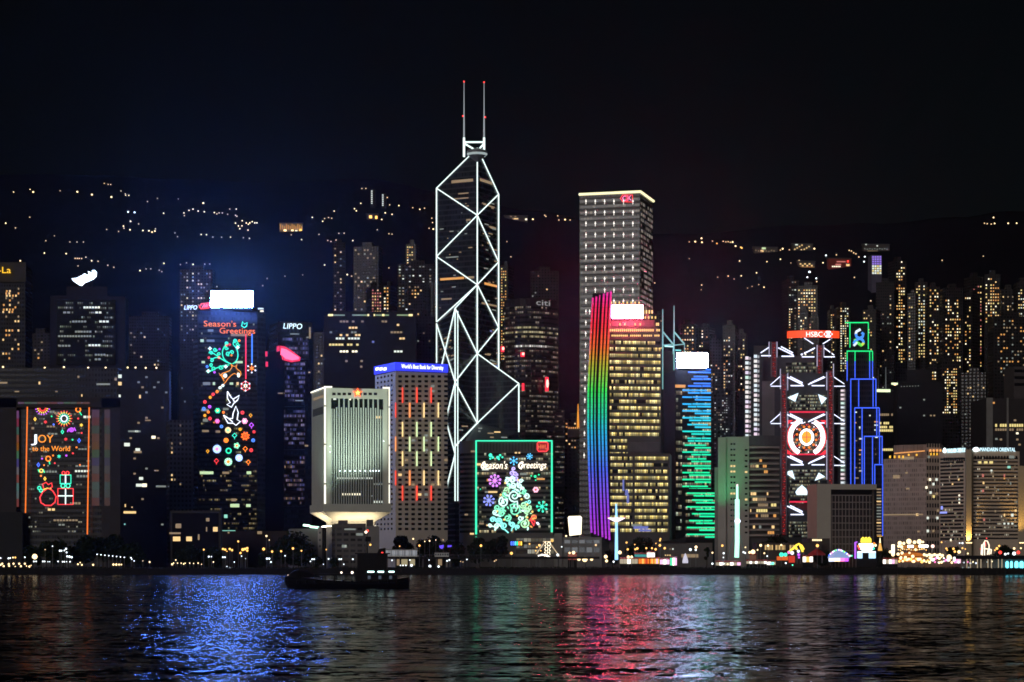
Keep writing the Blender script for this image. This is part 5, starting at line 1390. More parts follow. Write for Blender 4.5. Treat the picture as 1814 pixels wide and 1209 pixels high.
def left_group():
    dk = wallmat('slate_wall', (.022, .021, .027), .7)
    fd = facade('dim_grid', (.035, .034, .038), (.018, .018, .022), 2.2, 3.6, .6, .5)
    b = Bld('hotel_tower', -50, 1900, 45, 1903, 40, 467, 'tall hotel tower at the left edge with amber windows and a yellow roof name', fd, 'hotel')
    MB().prism([XY(-52, 1898), XY(46, 1901), XY(46, 1940), XY(-52, 1940)], Z(500, 1900), Z(465, 1900)).build('crown', wallmat('hotel_crown', (.065, .058, .05)), b.root)
    sg = thing('rooftop_sign', b.front.pt(0, 480, 3), 'yellow glowing roof name cut off by the left edge of the view', 'sign')
    text('Shangri-La', 'lettering', Wall(XY(-50, 1896), XY(45, 1899)), -58, 19.5, 484, 473, emit('sign_amber', (1, .55, .02), 2.0), sg, .4)
    scatter(b, b.front, 3, 36, 508, 640, 5.4, 8.2, .42, ('amber', 'amber', 'warm', 'dim'), .5, .42, 12)
    scatter(b, b.front, 4, 34, 512, 560, 5.4, 8.2, .5, ('amber', 'amber', 'warm'), .5, .42, 17)
    b = Bld('office_tower', 89, 1750, 222, 1756, 40, 524, 'broad dim office tower under the white wing sign, a few greenish floors lit', dk)
    f = b.front
    MB().prism([XY(100, 1748.6), XY(205, 1753), XY(205, 1754.5), XY(100, 1750.5)], Z(646, 1750), Z(531, 1750)).build('window_bay', wallmat('bay_glass', (.01, .01, .014), .2), b.root)
    MB().prism([XY(118, 1758), XY(190, 1758), XY(190, 1780), XY(118, 1780)], b.zt, Z(508, 1758)).build('roof_plant', dk, b.root)
    fw = Wall(XY(100, 1748.6), XY(205, 1753))
    lm = lit('ribbon_pale', 1.5, (.8, 1, .6), (1, .95, .7), .4, -.06, .3, .3, (.012, .012, .014))
    for j in range(13): panel_px(b.root, 'window_band', fw, 102, 200, 536 + j * 8.4, 539.4 + j * 8.4, lm, .05, .15)
    for x, y, ww, k in ((163, 545, 30, 'white'), (173, 545, 10, 'bright'), (119, 554, 14, 'dimw'), (175, 554, 12, 'white'), (141, 570, 26, 'dimw'), (185, 570, 18, 'white'), (148, 588, 30, 'dimw'), (133, 596, 60, 'dimw'), (115, 613, 22, 'dimw'), (168, 612, 22, 'white'), (178, 629, 20, 'dimw'), (174, 637, 12, 'dimw')):
        n = max(1, int(ww / 5))
        for i in range(n): panel_px(b.root, 'window', fw, x - ww / 2 + ww * i / n, x - ww / 2 + ww * (i + .75) / n, y - 1.6, y + 1.6, WIN[k], .25, .1)
    sg = thing('rooftop_sign', XY(150, 1760).to_3d(), 'white glowing feathered wing emblem standing on a dim tower roof', 'sign')
    sg.location.z = Z(508, 1758)
    ww = Wall(XY(120, 1758), XY(190, 1758))
    plate(sg, 'emblem', ww, [(127, 494), (136, 493), (147, 487.5), (150, 485), (154, 487), (158, 488), (156, 481), (161, 483), (164, 484), (163, 479.5), (168, 479), (171.5, 483), (171, 490), (166, 495), (157, 499), (150, 502), (145, 507), (140, 505), (134, 501), (130, 498)], emit('sign_wing', (.72, .85, 1), 5), .2, .5)
    for x in (140, 163): MB().tube([ww.pt(x, 500, 0), ww.pt(x, 509, 0)], .35, 6).build('post', M['dark'], sg)
    b = Bld('office_slab', -40, 1560, 209, 1560, 30, 652, 'long dark office slab with a row of white lamps along its roof', fd)
    for x, y in ((5, 651.5), (79, 653), (113, 652), (156, 653), (187, 653)):
        MB().ball(b.front.pt(x, y, -.5) + Vector((0, 0, .4)), .7, 6).build('roof_lamp', LAMP['warm'], b.root)
    b.wins([(6, 678.5, 14, 3, 'dim'), (70, 679, 3, 5, 'warm'), (139, 668, 3, 4, 'dim'), (183, 681, 24, 3, 'dimw'), (145, 701, 2, 4, 'warm'), (205, 672, 4, 5, 'dim'), (100, 694, 4, 2, 'dim'), (30, 694, 8, 2, 'dim')])
    b = Bld('office_slab', 210, 1545, 300, 1549, 30, 656, 'dark office slab right of the portal with a handful of pale lit windows', wallmat('soot_wall', (.026, .026, .031), .6))
    for x, y in ((226, 653), (240, 653), (258, 653.5), (277, 653.5)): MB().ball(b.front.pt(x, y, -.5) + Vector((0, 0, .6)), .6, 6).build('roof_lamp', LAMP['warm'], b.root)
    b.wins([(212.5, 667, 6, 6, 'white'), (212.5, 680, 6, 6, 'warm'), (212, 702, 3.5, 5, 'white'), (248, 703, 3, 6, 'warm'), (238, 764.5, 22, 3, 'dimw'), (242, 764.5, 6, 3, 'white'), (272, 775, 7, 5, 'bright'), (225, 788, 10, 6, 'white'), (244, 797, 8, 5, 'white'), (244, 801, 14, 4, 'dim'), (250, 848, 7, 5, 'white'), (247, 860, 12, 5, 'white'), (256, 860, 8, 6, 'bright'), (285, 862, 18, 3, 'dimw'), (230, 908, 22, 4, 'warm'), (222, 896, 2, 5, 'warm'), (234, 899, 2, 2, 'warm'), (221, 929, 2.4, 2.4, 'cyan'), (262, 745, 10, 2, 'dim'), (277, 834, 8, 2, 'dim')])
    scatter(b, b.front, 214, 298, 664, 950, 7, 9, .05, ('dim', 'dimw'), .6, .35, 33)
    b = Bld('apartment_block', 300, 1530, 343, 1534, 26, 744, 'narrow grey apartment block beside the neon ornamented tower', facade('grey_flats', (.05, .05, .054), (.015, .015, .018), 2.6, 3.2, .55, .5))
    scatter(b, b.front, 302, 341, 750, 900, 5, 8, .08, ('dim', 'dim', 'warm'), .5, .45, 5)
    b = Bld('apartment_block', 318, 1800, 350, 1803, 26, 655, 'unlit dark apartment block behind the neon ornamented tower', dk)
    scatter(b, b.front, 320, 348, 660, 740, 5, 8, .10, ('dim', 'dimw'), .5, .4, 6)
    b = Bld('glass_hall', 302, 1365, 391, 1368, 30, 905, 'low dark framed glass hall with two cream lit windows near the left trees', wallmat('hall_frame', (.045, .042, .042)))
    MB().prism([XY(305, 1364.6), XY(387, 1367.4), XY(387, 1368), XY(305, 1366)], GZ, Z(909, 1365)).build('glass_front', wallmat('hall_glass', (.008, .008, .01), .15), b.root)
    hw = Wall(XY(305, 1364.4), XY(387, 1367.2))
    for x, y, ww, h, k in ((313, 955, 13, 8, 'warm'), (335, 955, 10, 8, 'warm'), (381.5, 938, 8, 8, 'warm'), (366, 938, 2, 8, 'dim'), (316, 932, 10, 8, 'pink'), (368, 921, 6, 6, 'pink'), (310, 945, 20, 3, 'dim'), (352, 952, 3, 10, 'pink')):
        panel_px(b.root, 'window', hw, x - ww / 2, x + ww / 2, y - h / 2, y + h / 2, WIN[k if k != 'pink' else 'dim'], .1)
    b = Bld('office_block', 383, 1440, 560, 1440, 30, 941, 'low dark brown block behind the amber street lamps, left of the stone block', wallmat('brown_block', (.05, .036, .028)), 'building')
    b.wins([(460, 944, 8, 5, 'dim'), (405, 944, 3, 3, 'dim')])
    b = Bld('concrete_annex', 515, 1305, 575, 1308, 25, 937, 'pale grey windowless annex beside the foot of the stone block', wallmat('annex_grey', (.22, .22, .21)))
    MB().prism([XY(563, 1304), XY(570.5, 1304.5), XY(570.5, 1310), XY(563, 1310)], GZ, Z(934, 1305)).build('corner_pier', M['pale'], b.root)
    for y in (944, 957, 968): panel_px(b.root, 'vent', Wall(XY(563, 1304), XY(570.5, 1304.5)), 565, 568.5, y - 2, y + 2, M['steel'], .02, .05)
    tl = emit('strip_green_white', (.6, 1, .8), 5)
    for x0, x1, y in ((537, 549, 930.5), (549, 565, 933.5)): MB().tube([b.front.pt(x0, y, .3), b.front.pt(x1, y + 1.5, .3)], .55, 6).build('strip_lamp', tl, b.root)
    for x in (538, 552, 564): MB().tube([b.front.pt(x, 932, .2), b.front.pt(x, 938, -.6)], .12, 5).build('bracket', M['dark'], b.root)
    b = Bld('barracks_block', 594, 1300, 648, 1303, 22, 928, 'dull grey low block in front of the glowing base of the stone block', facade('barracks', (.12, .11, .105), (.05, .05, .052), 4.0, 3.2, .7, .45))
    for x0, x1, y in ((599, 616, 922), (649, 661, 921)): MB().prism([XY(x0, 1308), XY(x1, 1308), XY(x1, 1318), XY(x0, 1318)], b.zb, Z(y, 1308)).build('stair_head', M['darkconc'], b.root)
    MB().prism([XY(649, 1304), XY(672, 1304), XY(672, 1322), XY(649, 1322)], GZ, Z(932, 1304)).build('side_wing', M['granite'], b.root)
    b.wins([(637, 947, 12, 4.5, 'dimw'), (610, 968, 9, 5, 'dimw'), (612, 968, 4, 4, 'white'), (620, 938, 20, 3, 'dimw')])
    b = Bld('ornate_tower', 573, 2020, 737, 2022, 45, 560, 'wide dark tower whose roof edge carries pale yellow light strips, behind the stone block', dk, 'skyscraper')
    f = b.front
    st = emit('roof_strip', (1, .92, .5), 1.0); sb = emit('roof_strip_end', (1, .8, .35), 2.0)
    for x0, x1 in ((581, 611), (624, 653), (662, 689), (703, 731)):
        panel_px(b.root, 'roof_strip', f, x0, x1, 557.5, 560, emit('roof_strip_dim', (.6, .85, .45), .35), .4)
    for x0, x1 in ((581, 590), (651, 654), (662, 664), (677, 681), (724, 731)): panel_px(b.root, 'roof_strip', f, x0, x1, 557, 560.5, sb, .7)
    MB().prism([XY(584, 2026), XY(726, 2026), XY(720, 2060), XY(590, 2060)], b.zt, Z(552, 2026)).build('roof_plant', dk, b.root)
    rows = ((570, 602, 655, .5, 'dim'), (570, 676, 692, .6, 'dim'), (576, 703, 708, .9, 'warm'), (581, 618, 634, .9, 'warm'), (589, 584, 640, .35, 'dimw'), (589, 692, 712, .8, 'dim'), (594, 602, 636, .5, 'warm'), (600, 595, 636, .6, 'white'), (600, 702, 716, .7, 'warm'), (611, 583, 602, .95, 'yellow'), (611, 604, 634, .6, 'yellow'), (623, 602, 633, .8, 'bright'), (623, 698, 712, .9, 'white'), (606, 648, 662, .2, 'blue'), (640, 590, 640, .2, 'dim'), (650, 600, 660, .2, 'dim'))
    rnd = random.Random(9)
    for y, x0, x1, p, k in rows:
        x = x0
        while x < x1:
            if rnd.random() < p: panel_px(b.root, 'window', f, x, x + 4.2, y - 1.7, y + 1.7, WIN[k], .05)
            x += 5.4
left_group()

# ------------------------------------------------------------------ right side of the skyline
def right_group():
    # green floodlit block with curved balconies
    Y = 1400
    t = thing('balcony_block', (XY(1330, Y).x, Y + 15, GZ), 'mid height block with curved balcony bands, its left flank washed in green light', 'building')
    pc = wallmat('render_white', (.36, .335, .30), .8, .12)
    b_ = MB()
    b_.prism([XY(1272, Y + 1), XY(1286, Y), XY(1286, Y + 30), XY(1272, Y + 30)], GZ, Z(775, Y))
    b_.prism([XY(1286, Y + 2), XY(1317, Y + 1), XY(1317, Y + 30), XY(1286, Y + 30)], GZ, Z(774, Y))
    b_.prism([XY(1317, Y), XY(1327, Y), XY(1327, Y + 30), XY(1317, Y + 30)], GZ, Z(773, Y))
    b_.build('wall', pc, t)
    arc = [XY(1326 + 55 * i / 8, Y + 1.5 - 3.2 * math.sin(math.pi * i / 8)) for i in range(9)]
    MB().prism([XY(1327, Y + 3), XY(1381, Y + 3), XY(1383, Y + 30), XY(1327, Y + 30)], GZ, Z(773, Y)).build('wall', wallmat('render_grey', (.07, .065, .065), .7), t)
    MB().prism(arc + [XY(1381, Y + 3.2), XY(1327, Y + 3.2)], Z(790, Y), Z(772, Y)).build('parapet', wallmat('render_grey', (.07, .065, .065), .7), t)
    for j in range(17):
        y = 792.5 + j * 9.75
        MB().prism(arc + [XY(1381, Y + 3.4), XY(1327, Y + 3.4)], Z(y + 1.8, Y), Z(y - 1.6, Y)).build('balcony', wallmat('balcony_grey', (.30, .25, .22), .7), t)
    bw = Wall(XY(1327, Y + 2.9), XY(1381, Y + 2.9))
    for x, y, ww, k in ((1348, 816, 5, 'amber'), (1335, 826, 12, 'dim'), (1342, 826, 6, 'yellow'), (1355, 826, 7, 'amber'), (1357, 836, 7, 'amber'), (1334, 875, 8, 'warm'), (1338, 875, 5, 'warm'), (1360, 875, 3, 'warm'), (1345, 885, 26, 'dim'), (1338, 885, 8, 'warm'), (1371, 895, 10, 'yellow'), (1352, 895, 18, 'dim'), (1350, 905, 20, 'yellow'), (1330, 905, 2, 'warm'), (1341, 914, 4, 'amber'), (1355, 914, 14, 'dim'), (1373, 914, 6, 'amber'), (1336, 934, 4, 'warm'), (1347, 934, 5, 'dimw'), (1370, 934, 6, 'warm'), (1366, 944, 12, 'amber')):
        n = max(1, int(ww / 3.5))
        for i in range(n): panel_px(t, 'window', bw, x - ww / 2 + ww * i / n, x - ww / 2 + ww * (i + .8) / n, y - 2.6, y + 2.6, WIN[k], .05)
    dkw = MATS['window_glass']
    w1 = Wall(XY(1286, Y + 2), XY(1317, Y + 1)); w2 = Wall(XY(1317, Y), XY(1327, Y))
    for j in range(16):
        y = 787 + j * 9.75
        k = 'warm' if j in (4, 5, 9) else None
        for dx in (0, 5): panel_px(t, 'window', w1, 1294 + dx, 1297.5 + dx, y - 1.5, y + 1.5, WIN[k] if k else dkw, .03, .05)
        panel_px(t, 'window', w2, 1319.5, 1324, y + 9, y + 12, WIN['warm'] if j in (4, 9) else dkw, .03, .05)
    for (px, py, e, sz, tx, ty) in ((1279, 958, 60000, 46, 1279, 830), (1312, 958, 16000, 50, 1316, 840)):
        ld = bpy.data.lights.new('green_flood', 'SPOT'); ld.energy, ld.color, ld.spot_size, ld.spot_blend, ld.shadow_soft_size = e, (.04, 1, .34), R(sz), .9, .4
        lo = bpy.data.objects.new('green_flood', ld); col.objects.link(lo)
        pos = P(px, py, Y - 26); tgt = P(tx, ty, Y)
        lo.location = pos - t.location; lo.parent = t
        lo.rotation_euler = (tgt - pos).to_track_quat('-Z', 'Y').to_euler()
    MB().prism([XY(1266, Y + 3), XY(1272, Y + 3), XY(1272, Y + 20), XY(1266, Y + 20)], GZ, Z(828, Y)).build('side_pier', M['granite'], t)
    # grid fronted civic block
    b = Bld('civic_block', 1447, 1345, 1553, 1349, 26, 858, 'beige framed civic block with a tall grid of dark windows, before the stepped tower', wallmat('beige_frame', (.36, .33, .285), .75, .1), 'building', body=False)
    f = b.front
    fb = MB()
    def pr(x0, x1, y0, y1, d0=0.0, d1=-24):
        u0, u1 = f.u(x0), f.u(x1)
        fb.prism([f.at(u0, 0, d0), f.at(u1, 0, d0), f.at(u1, 0, d1), f.at(u0, 0, d1)], max(GZ, Z(y1, 1347)), Z(y0, 1347))
    pr(1447, 1472, 858, 1002); pr(1472, 1553, 858, 867.5); pr(1546, 1553, 867.5, 1002, -6)
    fb.build('frame', MATS['beige_frame'], b.root)
    MB().prism([f.at(f.u(1472), 0, -1.6), f.at(f.u(1546), 0, -1.6), f.at(f.u(1546), 0, -24), f.at(f.u(1472), 0, -24)], GZ, Z(867.6, 1347)).build('glass_front', wallmat('civic_glass', (.03, .025, .028), .25, .5, .9), b.root)
    ww = Wall(f.at(f.u(1472), 0, -1.6), f.at(f.u(1546), 0, -1.6))
    gb = wallmat('grid_bar', (.22, .19, .185), .7)
    for i in range(12):
        x = 1473.5 + i * 6.1
        MB().prism([ww.at(ww.u(x) - .2, 0, .5), ww.at(ww.u(x) + .2, 0, .5), ww.at(ww.u(x) + .2, 0, .02), ww.at(ww.u(x) - .2, 0, .02)], GZ, Z(878, 1347)).build('mullion', gb, b.root)
    for j in range(9): panel_px(b.root, 'floor_band', ww, 1472.5, 1545, 877 + j * 12.3, 878.6 + j * 12.3, gb, .02, .3)
    panel_px(b.root, 'clerestory', ww, 1472.5, 1545, 868.5, 876, M['black'], .02, .04)
    # hotel: two faces meeting at a floodlit pier
    Y = 1450
    K = XY(1715, Y)
    A, B = XY(1664, Y + 22), XY(1806, Y + 9)
    hc = wallmat('hotel_stone', (.50, .40, .31), .75, .1)
    t = thing('hotel_block', (K.x, Y + 15, GZ), 'two winged hotel block with lit roof names and an amber floodlit corner pier', 'hotel')
    MB().prism([A, XY(1714, Y + 4), XY(1806, Y + 9), XY(1806, Y + 40), XY(1690, Y + 48)], GZ, Z(799, Y)).build('wall', hc, t)
    wl, wr = Wall(A, XY(1714, Y + 4)), Wall(XY(1714, Y + 4), XY(1806, Y + 9))
    hg = lit('ribbon_hotel', 1.15, (1, .75, .4), (1, .95, .75), .7, -.16, .08, .34, (.022, .021, .024), False)
    for j in range(24):
        y = 812 + j * 6.45
        if y > 958: break
        panel_px(t, 'window_band', wl, 1666, 1707, y - 1.5 + 1, y + 1.9 + 1, hg, .05, .15)
        panel_px(t, 'window_band', wr, 1724, 1803, y - 1.2, y + 1.5, hg, .05, .15)
    for x, y, w_, h, k in ((1735.5, 819.5, 5, 4, 'yellow'), (1746, 819.5, 6, 4, 'yellow'), (1755.5, 819.5, 6, 4, 'yellow'), (1792, 810, 9, 5, 'dimw'), (1787, 828, 5, 4, 'cyan'), (1756, 834, 3, 3, 'white'), (1741, 843, 3, 5, 'pink'), (1779, 843, 2, 5, 'pink'), (1742, 856, 2.6, 4, 'warm'), (1741, 870, 3, 4, 'pink'), (1779, 848, 2, 3, 'amber'), (1790, 857, 2, 5, 'dimw'), (1793, 913, 4, 5, 'white'), (1779, 913, 2, 5, 'warm'), (1799, 905, 3, 4, 'warm'), (1779, 928, 3, 3, 'white'), (1786, 928, 3, 3, 'white'), (1793, 928, 3, 3, 'white'), (1799, 932, 3, 3, 'dimw'), (1743, 921, 3, 4, 'pink'), (1759, 878, 3, 4, 'dim'), (1768, 868, 2, 3, 'dimw'), (1763, 906, 2, 4, 'dim')):
        panel_px(t, 'window', wr, x - w_ / 2, x + w_ / 2, y - h / 2, y + h / 2, WIN[k], .25)
    for x, y, w_, h, k in ((1699, 850, 2, 3, 'warm'), (1700, 878, 2.4, 3, 'bright'), (1700, 885, 2, 3, 'white'), (1700, 891, 2, 3, 'bright'), (1685, 957, 2, 4, 'bright'), (1669, 900, 3, 6, 'blue'), (1672, 908.5, 12, 3, 'blue'), (1688, 858, 2, 3, 'warm'), (1685, 822, 2, 3, 'dim')):
        panel_px(t, 'window', wl, x - w_ / 2, x + w_ / 2, y - h / 2, y + h / 2, WIN[k] if k != 'blue' else emit('window_blueglow', (.3, .35, 1), 1.3), .25)
    for x0, x1, n, wv, y in ((1672, 1711, 10, wl, 814), (1726, 1804, 15, wr, 811)):
        for i in range(n): panel_px(t, 'top_window', wv, x0 + (x1 - x0) * i / n, x0 + (x1 - x0) * (i + .6) / n, y - 3, y + 3, dkw, .08, .2)
    pr_ = MB().prism([XY(1709.5, Y + 3.5), XY(1711.5, Y - 1.5), XY(1721, Y - 1), XY(1724, Y + 4)], GZ, Z(797, Y)).build('corner_pier', wallmat('pier_stone', (.40, .33, .24), .8, .08), t)
    MB().prism([XY(1804, Y + 5), XY(1830, Y + 7), XY(1830, Y + 24), XY(1804, Y + 24)], GZ, Z(825, Y)).build('corner_pier', MATS['pier_stone'], t)
    for (px, e) in ((1716.5, 50000), (1811, 50000)):
        ld = bpy.data.lights.new('pier_flood', 'SPOT'); ld.energy, ld.color, ld.spot_size, ld.spot_blend, ld.shadow_soft_size = e * .9, (1, .6, .14), R(70), .9, .3
        lo = bpy.data.objects.new('pier_flood', ld); col.objects.link(lo)
        pos = P(px, 966, Y - 4.0); tgt = P(px, 918, Y)
        lo.location = pos - t.location; lo.parent = t
        lo.rotation_euler = (tgt - pos).to_track_quat('-Z', 'Y').to_euler()
        for dx in (-3.6, 0, 3.6): MB().lathe(P(px + dx, 962, Y - 7), [(.3, -.4), (.7, 0), (.7, .3)], 8).build('flood_lamp', LAMP['warm'], t)
    sgw = emit('sign_hotel', (.62, .9, 1), 2.6)
    for wv, x0, x1, xt, yb, yt, lb in ((wl, 1672, 1677.5, 1712, 802.5, 794.5, 'smaller white roof name with a fan emblem on the left wing of the hotel'), (wr, 1723, 1733.5, 1798, 800.5, 793.5, 'larger white roof name with a fan emblem on the right wing of the hotel')):
        sg = thing('rooftop_sign', wv.pt((x0 + xt) / 2, 800, .5), lb, 'sign', 'hotel roof names')
        text('MANDARIN ORIENTAL', 'lettering', wv, x1 + 2, xt, yb - .5, yt, sgw, sg, .6)
        cx_ = (x0 + x1) / 2
        fan = [(cx_ + (x1 - x0) * .62 * math.cos(math.pi * i / 10), yb - 1.6 - (yb - yt) * .9 * math.sin(math.pi * i / 10)) for i in range(11)]
        plate(sg, 'fan_emblem', wv, fan + [(cx_, yb + .6)], emit('sign_fan', (.8, .97, 1), 3), .6, .3)
    # neighbour with a steep lit roof
    b = Bld('office_block', 1565, 1505, 1641, 1490, 36, 812, 'mauve grey office block with an orange lit setback roof, left of the hotel', facade('mauve_ribs', (.42, .32, .28), (.22, .17, .16), 1.3, 3.2, .55, .6), 'building')
    f = b.front; r = b.root
    MB().prism([f.at(f.u(1582), 0, -1.5), b.B - f.n * 1.5, b.C - b.right.n * 1.5, f.at(f.u(1582), 0, -28)], b.zt, Z(788, 1495)).build('setback_storey', facade('setback_ribs', (.36, .26, .22), (.12, .09, .08), .9, 30, .5, .9), r)
    rw = Wall(XY(1641, 1488), XY(1668, 1493))
    MB().prism([XY(1641, 1488.5), XY(1668, 1493.5), XY(1670, 1520), XY(1641, 1520)], GZ, Z(786, 1490)).build('east_wing', facade('punched_wing', (.45, .36, .30), (.03, .026, .028), 2.1, 5.0, .62, .55), r)
    sl = emit('setback_lamp', (1, .42, .12), 1.5, 'NONE'); sa = emit('setback_amber', (1, .52, .05), 1.3, 'NONE')
    fw = Wall(f.at(0, 0, .1), f.at(f.L, 0, .1))
    for i in range(22): panel_px(r, 'roof_lamp', fw, 1585 + i * 2.45, 1586.5 + i * 2.45, 802.5 - i * .2, 804.5 - i * .2, sl, .1)
    for x in (1577, 1585, 1593, 1600, 1610, 1624): panel_px(r, 'roof_lamp', fw, x - 1.4, x + 1.4, 804.5 + (0 if x > 1600 else 3), 808 + (0 if x > 1600 else 4), sa, .1)
    for i in range(4):
        panel_px(r, 'roof_lamp', rw, 1646 + i * 6, 1649 + i * 6, 796.5, 800.5, sl, .3); panel_px(r, 'roof_lamp', rw, 1647.5 + i * 5.4, 1649.5 + i * 5.4, 803, 807, sa, .3)
    for x, y, k in ((1645, 810, 'dimw'), (1647, 850, 'bright'), (1658.5, 850, 'white'), (1640.5, 864, 'bright'), (1653, 858, 'white'), (1648, 873, 'white'), (1653.5, 880, 'yellow'), (1643, 918, 'white'), (1660, 918, 'white'), (1643, 941, 'white'), (1659, 875, 'dim'), (1653, 941, 'dim'), (1661, 905, 'dim')):
        panel_px(r, 'window', rw, x - 1.7, x + 1.7, y - 2.2, y + 2.2, WIN[k], .3)
    b.wins([(1607, 812, 24, 5, 'dim'), (1588, 845, 12, 6, 'dim'), (1608, 866, 6, 3, 'dim'), (1625, 912, 4, 4, 'warm'), (1627, 942, 4, 3, 'dim'), (1600, 912, 70, 2.2, 'dim'), (1606, 838, 4, 3, 'dim')])
right_group()
